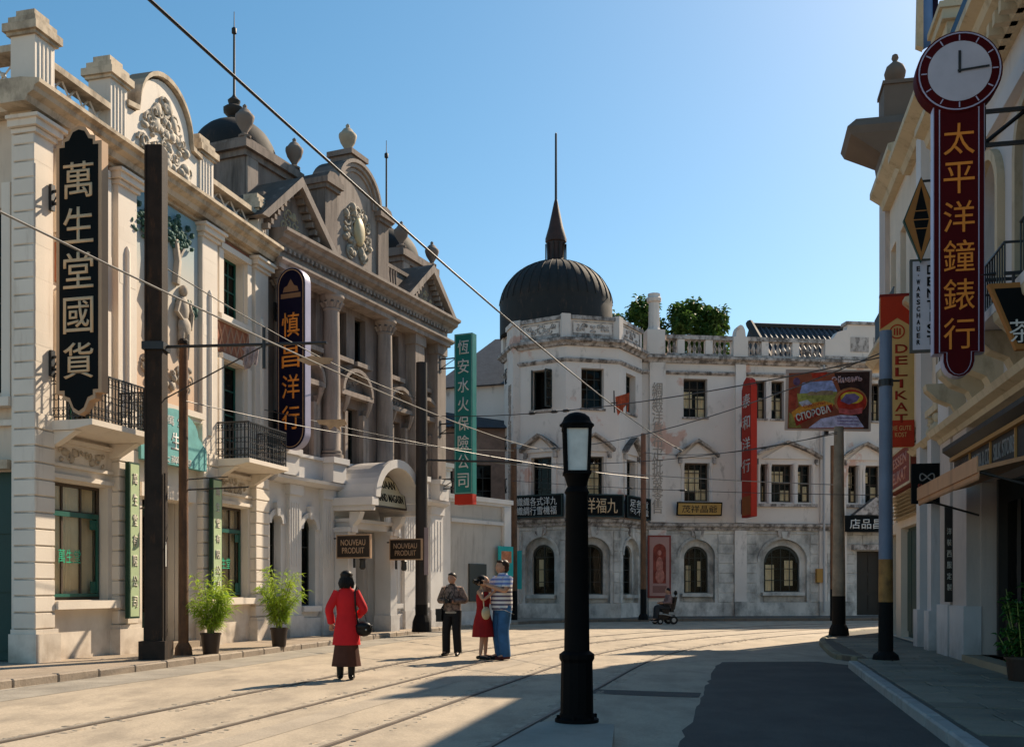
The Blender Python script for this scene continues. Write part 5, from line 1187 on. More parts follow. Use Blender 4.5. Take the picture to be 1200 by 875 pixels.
def iron_bracket(r, x0, x1, z, h=.22, y=0):
    return P('bracket', r, MB().box(min(x0, x1), max(x0, x1), y-.02, y+.02, z-.02, z+.02).box(min(x0, x1), max(x0, x1), y-.02, y+.02, z-h-.02, z-h+.02).tube([(x0, y, z-h), (x1, y, z)], .016, 4).box(min(x0, x1)-.04, min(x0, x1)+.02, y-.05, y+.05, z-h-.12, z+.12) if x0 < x1 else
             MB().box(min(x0, x1), max(x0, x1), y-.02, y+.02, z-.02, z+.02).box(min(x0, x1), max(x0, x1), y-.02, y+.02, z-h-.02, z-h+.02).tube([(x0, y, z-h), (x1, y, z)], .016, 4).box(max(x0, x1)-.02, max(x0, x1)+.04, y-.05, y+.05, z-h-.12, z+.12), IRON)
# black shop sign
r, W, Hh, n0 = proj_sign('vertical_shop_sign', 'tall black vertical sign with cream border and cream characters on cream building', FA, .42, 70, 123, 150, 487)
w2, h2 = W/2, Hh/2
po = [(-w2, -h2+.38), (-w2*.72, -h2+.38), (-w2*.72, -h2+.28), (-w2*.45, -h2+.24), (-w2*.25, -h2+.06), (0, -h2), (w2*.25, -h2+.06), (w2*.45, -h2+.24), (w2*.72, -h2+.28), (w2*.72, -h2+.38), (w2, -h2+.38),
      (w2, h2-.30), (w2*.72, h2-.30), (w2*.72, h2-.2), (w2*.5, h2-.18), (w2*.3, h2-.04), (0, h2), (-w2*.3, h2-.04), (-w2*.5, h2-.18), (-w2*.72, h2-.2), (-w2*.72, h2-.30), (-w2, h2-.30)]
P('board', r, MB().prism(po, -.09, .09), TANB); P('panel', r, MB().prism(inset(po, .07), -.1, -.091), BLACKB)
vert_text(r, '萬生堂國貨', W*.66, Hh*.78, -.1, GOLD, 0, .004)
for z in (h2*.58, -h2*.58): iron_bracket(r, -w2-n0+.02, -w2, z)
# navy capsule sign
r, W, Hh, n0 = proj_sign('capsule_shop_sign', 'navy capsule-shaped vertical sign with orange characters on taupe building', FB, .25, 328, 361, 315, 527)
po = rounded(W, Hh, W/2-.001, 8)
P('edge_band', r, MB().prism(po, -.12, .12), LILAC, 30); P('board', r, MB().prism(inset(po, .015), -.135, -.121), NAVY)
P('gold_line', r, frame_mb(inset(po, .05), .018, -.142, -.136), flat('thin_gold_line', (.45, .28, .16)))
vert_text(r, '慎昌洋行', W*.62, Hh*.68, -.136, ORANGE, -Hh*.07, .004, .78)
P('emblem', r, MB().prism([(-.26, h) for h in ()] or [(-.24, Hh/2-.62), (.24, Hh/2-.62), (.2, Hh/2-.5), (.1, Hh/2-.46), (.0, Hh/2-.3), (-.1, Hh/2-.46), (-.2, Hh/2-.5)], -.142, -.136).box(-.3, .3, -.142, -.136, Hh/2-.78, Hh/2-.66), flat('dull_gold_emblem', (.24, .13, .07)))
for z in (Hh*.3, -Hh*.3): iron_bracket(r, -W/2-max(.1, n0-.0), -W/2, z)
# teal insurance sign
r, W, Hh, n0 = proj_sign('vertical_shop_sign', 'tall teal box sign with white characters and red foot beyond the taupe building', FB, uB_end-.5, 535, 556, 392, 579)
P('board', r, MB().box(-W/2, W/2, -.16, .16, -Hh/2, Hh/2), TEAL); P('edge_line', r, frame_mb([(-W/2+.02, -Hh/2+.02), (W/2-.02, -Hh/2+.02), (W/2-.02, Hh/2-.02), (-W/2+.02, Hh/2-.02)], .025, -.168, -.161), flat('pale_teal_line', (.2, .42, .38)))
vert_text(r, '恆安水火保險公司', W*.62, Hh*.95, -.161, WHITE, 0, .004, .76)
P('foot_panel', r, MB().box(-W/2, W/2, -.15, .15, -Hh/2-.34, -Hh/2-.003), REDB)
for z in (Hh*.36, -Hh*.05, -Hh*.4): iron_bracket(r, -W/2-max(.12, n0-.16), -W/2, z, .32)
# brackets on turret pilaster
for py in (435, 515, 565):
    zc_ = CAMH+(HOR-py)/F_PX*f0.w(L0-.9, .3, 0).y
    part('iron_bracket', MB(f0).box(L0-1.75, L0-1.0, .1, .14, zc_+.2, zc_+.25).box(L0-1.75, L0-1.0, .1, .14, zc_-.42, zc_-.37).tube([(L0-1.72, .12, zc_-.4), (L0-1.0, .12, zc_+.22)], .022, 4).box(L0-1.78, L0-1.74, .1, .14, zc_-.42, zc_+.25), IRON, C)
# red projecting sign on the far front
uu = FC.u(868); Y = FC.w(uu, 1, 0).y; z1, z0 = CAMH+(HOR-443)/F_PX*Y, CAMH+(HOR-606)/F_PX*Y
r = empty('vertical_shop_sign', FC.w(uu, 1.15, (z0+z1)/2), FC.rz, 'tall red pointed-top box sign with white characters on the old white front', 'sign'); Hh = z1-z0; W = 1.25
po = [(-W/2, -Hh/2), (W/2, -Hh/2), (W/2, Hh/2-.5), (W/2-.12, Hh/2-.35), (W/2-.25, Hh/2-.15), (0, Hh/2), (-W/2+.25, Hh/2-.15), (-W/2+.12, Hh/2-.35), (-W/2, Hh/2-.5)]
P('board', r, MB().prism(po, -.14, .14), REDB); vert_text(r, '泰和洋行', W*.78, Hh*.62, -.141, flat('grey_white_letters', (.62, .6, .57)), Hh*.1, .004, .62)
P('lower_panel', r, MB().box(-W/2+.08, W/2-.08, -.15, -.141, -Hh/2+.1, -Hh/2+.95), flat('dull_orange_panel', (.35, .10, .03)))
for z in (Hh*.15, -Hh*.14, -Hh*.38): iron_bracket(r, -W/2-.38, -W/2, z, .45)
# name boards on turret
for k, txt, lab, sz, mt in ((-1, '織織各式洋九\n織綢行雪機福', 'black name board with two rows of small characters on left turret facet', .78, WHITE), (0, '行洋福九', 'black name board with large gold characters on middle turret facet', .66, GOLD), (1, '足各貨\n包不織', 'short black name board on right turret facet beside brown pole', .7, WHITE)):
    ff, LL = facet(k); r = empty('name_board', ff.w(LL/2, .36, 5.02), ff.rz+rad(90), lab, 'sign')
    hl = LL/2+.06; P('board', r, MB().box(-hl, hl, -.05, .05, -.5, .5), BLACKB); P('edge_frame', r, frame_mb([(-hl, -.5), (hl, -.5), (hl, .5), (-hl, .5)], .06, -.07, -.051), flat('green_black_frame', (.03, .05, .05)))
    letters(r, txt, 0, -.052, 0, LL*.82, sz, mt, bold=.004)
r, W, Hh = face_sign('name_board', 'small gold signboard with dark characters and black frame above arched window', FC, 793, 846, 588, 604, .32)
P('board', r, MB().box(-W/2, W/2, -.04, .04, -Hh/2, Hh/2), BLACKB); P('panel', r, MB().box(-W/2+.06, W/2-.06, -.055, -.041, -Hh/2+.06, Hh/2-.06), flat('gold_panel', (.45, .28, .09))); letters(r, '茂祥晶爺', 0, -.056, 0, W*.78, Hh*.55, M('dark_brown_board', (0, 0, 0)), bold=.004); r.rotation_euler[0] = rad(10)
r, W, Hh = face_sign('name_board', 'black signboard with white characters over the dark far door', FC, 988, 1040, 604, 623, .55)
P('board', r, MB().box(-W/2, W/2, -.05, .05, -Hh/2, Hh/2), BLACKB); letters(r, '店品昌', 0, -.051, 0, W*.72, Hh*.62, WHITE, bold=.004); P('hanger', r, MB().box(-W/2+.2, -W/2+.26, .05, .5, -.05, .05).box(W/2-.26, W/2-.2, .05, .5, -.05, .05), IRON)
# framed poster
r, W, Hh = face_sign('framed_poster', 'tall pink-framed red poster with arched picture between far windows', FC, 759, 786, 627, 700, .28, 'poster')
pk = flat('pink_frame', (.42, .24, .21)); dk = flat('dark_red_picture', (.22, .045, .03), var=.5, vs=4)
P('frame', r, MB().box(-W/2, W/2, -.04, .04, -Hh/2, Hh/2), flat('red_frame', (.24, .05, .04))); P('mount', r, MB().box(-W/2+.08, W/2-.08, -.05, -.041, -Hh/2+.08, Hh/2-.08), pk)
P('picture', r, MB().prism([(-W*.28, -Hh*.27), (W*.28, -Hh*.27)] + [(W*.28*math.cos(math.pi*k/8), Hh*.26+W*.28*math.sin(math.pi*k/8)) for k in range(9)], -.056, -.051), dk)
P('pictured_figure', r, MB().ball((0, -.056, Hh*.22), .1, .012, .13).ball((0, -.056, Hh*.02), .17, .014, .4).ball((.02, -.056, -Hh*.15), .22, .014, .35), flat('figure_print', (.44, .17, .13), var=.4, vs=6)); P('caption_panel', r, MB().box(-W*.3, W*.3, -.056, -.051, -Hh*.42, -Hh*.31), flat('caption_print', (.26, .12, .1)))
# teal poster by the wall end
r, W, Hh = face_sign('wall_poster', 'teal and orange poster behind the striped-shirt man', FW, 584, 601, 640, 675, .16, 'poster')
P('board', r, MB().box(-W/2, W/2, -.02, .02, -Hh/2, Hh/2), flat('bright_teal', (.03, .42, .40))); P('picture', r, MB().box(-W*.32, W*.36, -.028, -.021, -.05, Hh*.34), flat('orange_print', (.55, .2, .1), var=.4, vs=5))
r, W, Hh = face_sign('wall_poster', 'narrow teal strip poster beside the brown pole', f0, 606, 611, 645, 690, .3, 'poster'); P('board', r, MB().box(-W/2, W/2, -.02, .02, -Hh/2, Hh/2), flat('bright_teal', (0, 0, 0)))
# strip signs on A
for lab, a, b_, y0, y1 in (('pale green strip sign with raised characters on pier left of the tall brown pole', 149, 160, 543, 723), ('dark-topped green strip sign on pier behind the bamboo plant', 247, 257, 562, 700)):
    r, W, Hh = face_sign('strip_sign', lab, FA, a, b_, y0, y1, .1); P('board', r, MB().box(-W/2-.02, W/2+.02, -.06, .03, -Hh/2-.02, Hh/2+.02), M('dark_green_edge', (.012, .05, .03), .5)); P('panel', r, MB().box(-W/2+.015, W/2-.015, -.07, -.061, -Hh/2+.02, Hh/2-.02), PALEG)
    vert_text(r, '萬生堂有限公司', W*.5, Hh*.93, -.071, flat('pale_raised_letters', (.62, .58, .5)), 0, .004, .55)
# fan sign on A
r, W, Hh = face_sign('fan_sign', 'faded teal arched sign with white characters under the relief panel', FA, 163, 240, 478, 545, .02)
tp = flat('faded_teal', (.16, .42, .42), var=.2)
P('board', r, MB().prism([(-W/2, -Hh/2), (W/2, -Hh/2), (W/2, -.15)] + [(W*.36*math.cos(math.pi*k/12), .1+Hh*.4*math.sin(math.pi*k/12)) for k in range(13)] + [(-W/2, -.15)], -.05, .1), tp)
letters(r, '生', 0, -.051, -.1, .34, .36, WHITE, bold=.004); letters(r, '萬 堂', 0, -.051, .32, .7, .2, WHITE); letters(r, '大藥房', 0, -.051, -.5, 1.2, .16, WHITE)
# two French boards at the entrance
for lab, px0, px1, py0, py1, u in (('black board lettered NOUVEAU PRODUIT at left side of canopy entrance', 395, 435, 626, 654, 2.75), ('black board lettered NOUVEAU PRODUIT at right side of canopy entrance', 457, 495, 631, 656, 5.15)):
    r, W, Hh, n0 = proj_sign('hanging_board', lab, FB, u, px0, px1, py0, py1, group='black boards at the entrance')
    P('board', r, MB().box(-W/2, W/2, -.04, .04, -Hh/2, Hh/2), TANB); P('panel', r, MB().box(-W/2+.035, W/2-.035, -.05, -.041, -Hh/2+.035, Hh/2-.035), M('brown_black', (.03, .02, .014), .5)); letters(r, 'NOUVEAU\nPRODUIT', 0, -.051, 0, W*.72, Hh*.58, TANB, bold=.01, line=.95)
    P('bracket', r, MB().tube([(-W/2-max(.1, n0-.45), 0, Hh/2-.1), (-W/2, 0, Hh/2-.1)], .02, 5), IRON)
# ------------------------------------------------------------------ right hand signs
ORF = flat('ochre_frame', (.33, .15, .045))
u = -4.2; r, W, Hh, n0 = proj_sign('clock_sign', 'maroon vertical sign with orange characters topped by a round clock', FD, u, 1092, 1152, 120, 443)
w2, h2 = W/2, Hh/2
po = [(-w2, -h2+.34), (-w2*.62, -h2+.34), (-w2*.62, -h2+.22)] + [(-w2*.6*math.cos(math.pi*k/8), -h2+.22-.22*math.sin(math.pi*k/8)) for k in range(1, 8)] + [(w2*.62, -h2+.22), (w2*.62, -h2+.34), (w2, -h2+.34), (w2, h2), (-w2, h2)]
P('board', r, MB().prism(po, -.1, .1), LILAC); P('panel', r, MB().prism(inset(po, .012), -.112, -.101), MAROON); P('white_line', r, frame_mb(inset(po, .075), .014, -.12, -.113), LILAC)
vert_text(r, '太平洋鐘錶行', W*.6, Hh*.84, -.114, ORANGE, .02, .0, .8)
ck = P('clock_case', r, MB().lathe((0, 0, 0), [(.50, -.14), (.53, -.12), (.53, .12), (.50, .14)], 40), MAROON, 40); kz = h2+.38; ck.location = (0, 0, kz); ck.rotation_euler = (rad(90), 0, 0); s_ = 1.1; ck.scale = (s_, s_, 1)
def disc(name, rr, y, m, par, seg=40):
    me = MB().add([(rr*math.cos(2*math.pi*k/seg), y, rr*math.sin(2*math.pi*k/seg)) for k in range(seg)], [list(range(seg))]).mesh(name); return obj(name, me, m, par)
d_ = disc('clock_face', .39*s_, -.15, flat('lilac_dial', (.50, .49, .56), .4), r); d_.location = (0, 0, kz)
ringm = LILAC; mb = MB()
for k in range(40):
    a, b_ = 2*math.pi*k/40, 2*math.pi*(k+1)/40; mb.prism([(.505*s_*math.cos(a), .505*s_*math.sin(a)), (.505*s_*math.cos(b_), .505*s_*math.sin(b_)), (.488*s_*math.cos(b_), .488*s_*math.sin(b_)), (.488*s_*math.cos(a), .488*s_*math.sin(a))], -.15, -.143)
o = P('rim_line', r, mb, LILAC); o.location = (0, 0, kz)
mb = MB()
for k in range(12):
    a = math.pi*k/6; c, s = math.cos(a), math.sin(a); mb.prism([(.40*s_*c-.008*s, .40*s_*s+.008*c), (.40*s_*c+.008*s, .40*s_*s-.008*c), (.47*s_*c+.008*s, .47*s_*s-.008*c), (.47*s_*c-.008*s, .47*s_*s+.008*c)], -.149, -.142)
o = P('hour_marks', r, mb, LILAC); o.location = (0, 0, kz)
o = P('clock_hand', r, MB().box(-.018, .018, -.165, -.158, -.03, .26*s_), IRON); o.location = (0, 0, kz); o = P('clock_hand', r, MB().box(-.014, .014, -.172, -.166, -.03, .36*s_), IRON); o.location = (0, 0, kz); o.rotation_euler = (0, rad(86), 0)
x1 = W/2+n0-.12
for z in (h2-.18, ): P('truss_bracket', r, MB().box(W/2, x1, -.03, .03, z-.02, z+.03).box(W/2, x1, -.03, .03, z-.50, z-.45).tube([(W/2, 0, z-.46), (x1, 0, z)], .03, 4).box(W/2, W/2+.03, -.05, .05, z-.55, z+.06), IRON)
P('truss_bracket', r, MB().box(W/2, x1, -.025, .025, -.62, -.58).tube([(x1-.1, 0, -.9), (x1, 0, -.6)], .02, 4), IRON)
# dentist
r, W, Hh, n0 = proj_sign('vertical_shop_sign', 'white dentist sign with grey frame and black vertical lettering behind the clock sign', FD, 2.25, 1066, 1100, 304, 413)
P('board', r, MB().box(-W/2, W/2, -.05, .05, -Hh/2, Hh/2), flat('grey_frame', (.10, .10, .09))); P('panel', r, MB().box(-W/2+.05, W/2-.05, -.06, -.051, -Hh/2+.05, Hh/2-.05), flat('lilac_white_panel', (.55, .55, .62)))
vert_text(r, 'E-WARSCHAUER', W*.12, Hh*.86, -.061, BLACKB, 0, .02, .72, -W*.22); vert_text(r, 'DENTIST', W*.24, Hh*.88, -.061, BLACKB, 0, .02, .78, W*.2); P('bracket', r, MB().box(W/2, W/2+max(.1, n0), -.02, .02, Hh*.3, Hh*.3+.04), IRON)
# delikat
r, W, Hh, n0 = proj_sign('vertical_shop_sign', 'yellow and red vertical sign lettered DELIKAT behind the blue-grey pole', FD, 5.2, 1031, 1071, 348, 524)
YE = flat('warm_yellow', (.62, .38, .14)); RD = flat('bright_red_paint', (.42, .035, .012))
P('board', r, MB().box(-W/2, W/2, -.06, .06, -Hh/2, Hh/2), YE); P('top_panel', r, MB().prism([(-W/2, Hh/2), (-W/2, Hh/2-.75), (0, Hh/2-.5), (W/2, Hh/2-.75), (W/2, Hh/2)], -.07, -.061), RD); P('bottom_panel', r, MB().box(-W/2, W/2, -.07, -.061, -Hh/2, -Hh/2+.62), RD)
P('top_edge', r, MB().box(-W/2-.01, W/2+.01, -.075, .065, Hh/2, Hh/2+.06), flat('dark_red_edge', (.2, .02, .015)))
vert_text(r, 'DELIKAT', W*.36, Hh*.54, -.061, flat('dark_red_letters', (.30, .025, .012)), -.28, .012, .74, W*.12); letters(r, 'DIE GUTE\nKOST', .08, -.071, -Hh/2+.36, W*.6, .26, YE)
mb = MB()
for k in range(20):
    a, b_ = 2*math.pi*k/20, 2*math.pi*(k+1)/20; mb.prism([(.2*math.cos(a), .2*math.sin(a)), (.2*math.cos(b_), .2*math.sin(b_)), (.165*math.cos(b_), .165*math.sin(b_)), (.165*math.cos(a), .165*math.sin(a))], -.07, -.061)
mb.box(-.09, -.05, -.07, -.061, -.09, .09).box(.05, .09, -.07, -.061, -.09, .09).box(-.02, .02, -.07, -.061, -.1, .1); o = P('round_emblem', r, mb, RD); o.location = (0, 0, Hh/2-.82); o.scale = (.85, 1, .85)
P('bracket', r, MB().box(W/2, W/2+max(.1, n0), -.02, .02, -Hh/2+.1, -Hh/2+.14).box(W/2, W/2+max(.1, n0), -.02, .02, Hh/2-.2, Hh/2-.16), IRON)
# hanging diamond board
r, W, Hh, n0 = proj_sign('hanging_board', 'tilted diamond board with orange frame and dark centre behind the clock sign', FD, 2.1, 1058, 1100, 208, 308)
po = [(-W/2, 0), (0, -Hh/2), (W/2, 0), (0, Hh/2)]; P('board', r, MB().prism(po, -.05, .05), M('dark_green_edge', (0, 0, 0))); P('frame', r, frame_mb(inset(po, .03), .16, -.065, -.051), ORF); P('panel', r, MB().prism(inset(po, .2), -.06, -.051), BLACKB)
P('slats', r, MB().box(-.2, .2, -.07, -.061, -.02, 0).box(-.2, .2, -.07, -.061, -.2, -.18).box(-.2, .2, -.07, -.061, .16, .18), ORF); P('bracket', r, MB().box(0, W/2+max(.1, n0), -.02, .02, Hh/2-.1, Hh/2-.06), IRON)
# black shield board at right edge
r, W, Hh, n0 = proj_sign('hanging_board', 'black tapered hanging board with orange frame at the right edge', FD, -5.7, 1157, 1235, 332, 410)
po = [(-W/2, Hh/2), (-W/2+.34, -Hh/2), (W/2-.34, -Hh/2), (W/2, Hh/2)]; P('board', r, MB().prism(po, -.06, .06), ORF); P('panel', r, MB().prism(inset(po, .07), -.07, -.061), BLACKB); letters(r, '茶', 0, -.071, -.2, .3, .3, WHITE)
P('bracket', r, MB().box(-W/2+.2, W/2+n0, -.02, .02, Hh/2+.12, Hh/2+.16).box(-W/2+.3, -W/2+.33, -.02, .02, Hh/2, Hh/2+.14).tube([(-W/2+.1, 0, Hh/2+.14), (-W/2-.1, 0, Hh/2+.14)], [.03, .0], 6), IRON)
# small black infinity board
r, W, Hh, n0 = proj_sign('hanging_board', 'small black board with looped emblem left of the awning tip', FD, 2.25, 1068, 1104, 543, 590)
P('board', r, MB().box(-W/2, W/2, -.05, .05, -Hh/2, Hh/2), BLACKB); mb = MB()
mb.tube([(.14*math.sin(t)/(1), -.056, .13+.07*math.sin(2*t)) for t in [2*math.pi*k/24 for k in range(25)]], .014, 4); P('loop_emblem', r, mb, GREYL); letters(r, 'EMPIRE', 0, -.051, -.06, W*.6, .09, flat('dull_red_letters', (.3, .06, .04))); letters(r, '帝國', 0, -.051, -.24, W*.3, .1, GREYL)
P('bracket', r, MB().box(W/2, W/2+max(.1, n0), -.02, .02, Hh/2-.1, Hh/2-.06), IRON)
# red fascia
r = empty('fascia_sign', FD.w(7.45, .02, 4.42), FD.rz+rad(90), 'dusty red fascia sign above the louvred band and green shopfront', 'sign'); dr_ = flat('dusty_red', (.22, .055, .04)); pr_ = flat('pink_letters', (.5, .25, .2))
P('board', r, MB().box(-1.85, 1.85, -.08, .14, -.5, .5), dr_); P('frame', r, frame_mb([(-1.85, -.5), (1.85, -.5), (1.85, .5), (-1.85, .5)], .06, -.1, -.081), CREAMST); letters(r, 'TESSEN', .0, -.081, .2, 2.6, .26, pr_, bold=.02); letters(r, 'DELIKAT', .0, -.081, -.18, 2.6, .3, pr_, bold=.02)
# vertical sign at pier
r, W, Hh, n0 = proj_sign('strip_sign', 'narrow dark vertical sign with small pale characters beside the pink pier', FD, .85, 1107, 1117, 593, 705)
P('board', r, MB().box(-W/2, W/2, -.04, .03, -Hh/2, Hh/2), SHOPD); P('red_edge', r, MB().box(W/2, W/2+.03, -.045, .03, -Hh/2, Hh/2), flat('dark_red_edge', (0, 0, 0))); vert_text(r, '洋裝西服定製', W*.55, Hh*.7, -.041, flat('pale_raised_letters', (0, 0, 0)), -.1, .004, .6)
# roof sign
r = empty('roof_sign', FD.w(-2.2, .2, 11.25), FD.rz+rad(90), 'blue roof signboard with white capital letters at top right corner', 'sign'); P('board', r, MB().box(-3.2, 2.0, -.05, .05, -.55, .6), flat('slate_blue', (.035, .09, .17))); letters(r, 'NIGHT', 0, -.051, .0, 2.9, .7, flat('grey_white_letters', (0, 0, 0)), bold=.01); P('stay', r, MB().box(-2, -1.9, .05, .32, -.5, .5).box(1, 1.1, .05, .32, -.5, .5), IRON)
r.location = FD.w(-1.9, .1, 11.45)
# blue banner
r, W, Hh, n0 = proj_sign('hanging_banner', 'blue banner with brown edge hanging beside the roof cornice at upper right', FD, 2.2, 1076, 1099, -30, 58, 'banner')
P('cloth', r, MB().prism([(-W/2+.08, -Hh/2), (W/2-.1, -Hh/2+.1), (W/2-.1, Hh/2), (-W/2+.08, Hh/2)], -.02, .02), flat('banner_blue', (.10, .22, .48))); P('edge_board', r, MB().prism([(-W/2-.05, -Hh/2+.05), (-W/2+.08, -Hh/2-.02), (-W/2+.08, Hh/2), (-W/2-.02, Hh/2)], -.12, .06), CREAMST); P('dark_edge', r, MB().box(W/2-.1, W/2, -.04, .04, -Hh/2+.1, Hh/2), NAVY); P('bracket', r, MB().box(W/2, W/2+max(.1, n0-.3), -.02, .02, 0, .05), IRON)
# billboard
Yb = G(983, 742, .12).y-.25; c = AT(970.5, 469, Yb); W = (1020-921)/F_PX*Yb; Hh = 71/F_PX*Yb
r = empty('billboard', c, rad(-3), 'colourful painted billboard with white Cyrillic lettering on top of the street pole', 'billboard'); r.rotation_euler[1] = rad(1.4)
X = lambda px: (px-970.5)/F_PX*Yb
Z = lambda py: (469-py)/F_PX*Yb
P('frame', r, MB().box(-W/2, W/2, -.04, .05, -Hh/2, Hh/2), flat('pale_pink_frame', (.48, .38, .33)))
def patch(name, pts, col, y=-.05, **k):
    k.setdefault('var', .45); k.setdefault('vs', 7); return P(name, r, MB().prism([(X(a), Z(b)) for a, b in pts], y, -.041), flat('print_'+name, col, **k))
patch('brown_ground', [(924, 503), (1017, 502), (1017, 435), (924, 438)], (.26, .075, .04), -.046, var=.4, vs=1.6)
patch('dark_corner', [(976, 437), (1017, 435), (1017, 502), (1012, 502), (1000, 488), (985, 460)], (.045, .022, .02), -.049)
patch('sky', [(940, 449), (974, 446), (980, 458), (980, 464), (936, 466)], (.28, .33, .58), -.052); patch('field', [(934, 462), (980, 459), (980, 474), (936, 476)], (.30, .30, .08), -.055, var=.6, vs=8); patch('houses', [(946, 461), (950, 459), (956, 460), (962, 458), (975, 458), (976, 463), (946, 464)], (.28, .2, .12), -.058)
patch('lake', [(936, 472), (946, 469), (952, 474), (940, 477)], (.45, .45, .55), -.058); patch('red_top', [(950, 438), (968, 436), (966, 443), (951, 443)], (.42, .04, .02), -.052); patch('red_left', [(925, 455), (934, 452), (933, 480), (925, 480)], (.36, .06, .035), -.052)
patch('gold_band', [(928, 484), (940, 475), (965, 470), (976, 473), (974, 480), (950, 484), (932, 494)], (.55, .24, .04), -.056); patch('red_band', [(931, 490), (945, 482), (974, 474), (976, 481), (950, 491), (934, 500)], (.28, .02, .015), -.06)
patch('lilac_foot', [(948, 502), (1012, 500), (1003, 487), (985, 486), (962, 491)], (.46, .44, .62), -.054); patch('leaves', [(925, 502), (925, 484), (934, 490), (940, 502)], (.2, .17, .05), -.052, var=.6, vs=8)
def oval(cx, cy, rx, ry): return [(cx+rx*math.cos(2*math.pi*k/24), cy+ry*math.sin(2*math.pi*k/24)) for k in range(24)]
patch('oval_rim', oval(996, 470, 19, 16), (.40, .17, .07), -.058); patch('oval_red', oval(997, 471, 17, 14.5), (.42, .035, .02), -.062); patch('oval_yellow', oval(997, 466, 13, 7), (.62, .45, .05), -.066); patch('oval_violet', [(984, 470), (990, 462), (1000, 461), (1006, 465), (1003, 470), (994, 474)], (.16, .12, .26), -.07); patch('ribbon', [(982, 478), (996, 480), (1010, 477), (1009, 484), (996, 486), (983, 484)], (.45, .1, .1), -.07); patch('medal', oval(933, 448, 4, 4.5), (.14, .08, .16), -.06)
for j_ in range(3): letters(r, 'товарищество', X(993), -.055, Z(490+j_*3.6), .62, .05, flat('violet_print', (.2, .12, .3)))
o = letters(r, 'СПОРОВА', X(953), -.061, Z(484.5), X(974)-X(933), .22, WHITE, bold=.03); o.rotation_euler = (0, rad(-17), 0)
letters(r, 'Эйнемъ', X(991), -.05, Z(444), .85, .2, flat('pink_white_letters', (.62, .42, .45)), bold=.03, rot=(0, rad(-6), 0)); letters(r, 'Сиропы', X(954), -.057, Z(475), .62, .13, flat('red_print', (.4, .05, .03)), rot=(0, rad(-12), 0))
P('back_brace', r, MB().box(-.9, .9, .05, .1, -.4, -.33).box(-.9, .9, .05, .1, .3, .37).box(-.05, .05, .05, .2, -Hh/2-.1, .5), IRON)
BLK = M('tar_black', (.009, .0085, .0085), .8, .3, spec=.15)
# ------------------------------------------------------------------ poles, lamp, wires
def pole(name, label, px, py, pytop, wb, wt, mat, zb=.12, cat='pole', square=False, base=None, group=None, lean=0, bands=()):
    p = G(px, py, zb); k = p.y/F_PX; h = (py-pytop)*k; r = empty(name, p, 0, label, cat, group)
    rb, rt = wb*k/2, wt*k/2
    def seg(a, b): # radius between heights
        f = lambda z: rb+(rt-rb)*z/h
        if square:
            m = MB(); A_, B_ = f(a), f(b); m.add([(-A_, -A_, a), (A_, -A_, a), (A_, A_, a), (-A_, A_, a), (-B_, -B_, b), (B_, -B_, b), (B_, B_, b), (-B_, B_, b)], [(0, 3, 2, 1), (4, 5, 6, 7), (0, 1, 5, 4), (1, 2, 6, 5), (2, 3, 7, 6), (3, 0, 4, 7)]); return m
        return MB().lathe((0, 0, a), [(f(a), 0), (f((a+b)/2), (b-a)/2), (f(b), b-a)], 14)
    lv = [0] + [(py-b[0])*k for b in bands] + [h]; ms = [b[1] for b in bands] + [mat]
    for a, b, m in zip(lv, lv[1:], ms): P('shaft' if m is mat else 'painted_band', r, seg(a, b), m, None if square else 50)
    if base: P('base_block', r, MB().box(-base[0], base[0], -base[0], base[0], 0, base[1]) if square else MB().lathe((0, 0, 0), [(base[0]*1.1, 0), (base[0], base[1]*.6), (rb*1.05, base[1])], 12), BLK if bands else mat)
    return r, h, k
# lamp on the island
lp_ = G(676, 845, .15); k = lp_.y/F_PX; LM = M('lamp_black', (.0045, .004, .004), .7, .3, vs=4, bump=.15, spec=.08)
L = empty('street_lamp', lp_, 0, 'black cast iron street lamp with glass lantern on the road island', 'street lamp')
hz = lambda py: (845-py)*k
P('base_plate', L, MB().lathe((0, 0, 0), [(.21, 0), (.21, .03), (.17, .05), (.165, .08)], 20), LM, 40)
for i in range(6): a = math.pi*i/3+.3; P('anchor_bolt', L, MB().lathe((.19*math.cos(a), .19*math.sin(a), .02), [(.016, 0), (.016, .05), (0, .055)], 6), LM)
P('pedestal', L, MB().lathe((0, 0, .08), [(.158, 0), (.150, hz(775)-.08), (.168, hz(771)-.08), (.168, hz(766)-.08), (.125, hz(762)-.08)], 12), LM, 25)
P('shaft', L, MB().lathe((0, 0, hz(764)), [(.122, 0), (.105, hz(580)-hz(764)), (.12, hz(577)-hz(764)), (.105, hz(573)-hz(764)), (.09, hz(570)-hz(764)), (.115, hz(560)-hz(764)), (.13, hz(556)-hz(764))], 16), LM, 40)
z0, z1 = hz(556), hz(501); lan = P('lantern', L, MB().box(-.13, .13, -.13, .13, z0, z0+.03), LM); P('lantern_rim', lan, MB().box(-.14, .14, -.14, .14, z1-.02, z1+.015), LM)
for sx in (-1, 1):
    for sy in (-1, 1): P('lantern_post', lan, MB().add([(sx*.105+a*.016, sy*.105+b*.016, z0+.03) for a, b in ((-1, -1), (1, -1), (1, 1), (-1, 1))] + [(sx*.118+a*.016, sy*.118+b*.016, z1-.02) for a, b in ((-1, -1), (1, -1), (1, 1), (-1, 1))], [(0, 1, 2, 3), (4, 5, 6, 7)] + [(i, (i+1) % 4, 4+(i+1) % 4, 4+i) for i in range(4)]), LM)
FG = M('frosted_glass', (.60, .59, .55), .35, .15, vs=6, bump=.02, stain=(.35, .3, .24), st=(.55, .8), sk=(6, 6, 2), sa=.4)
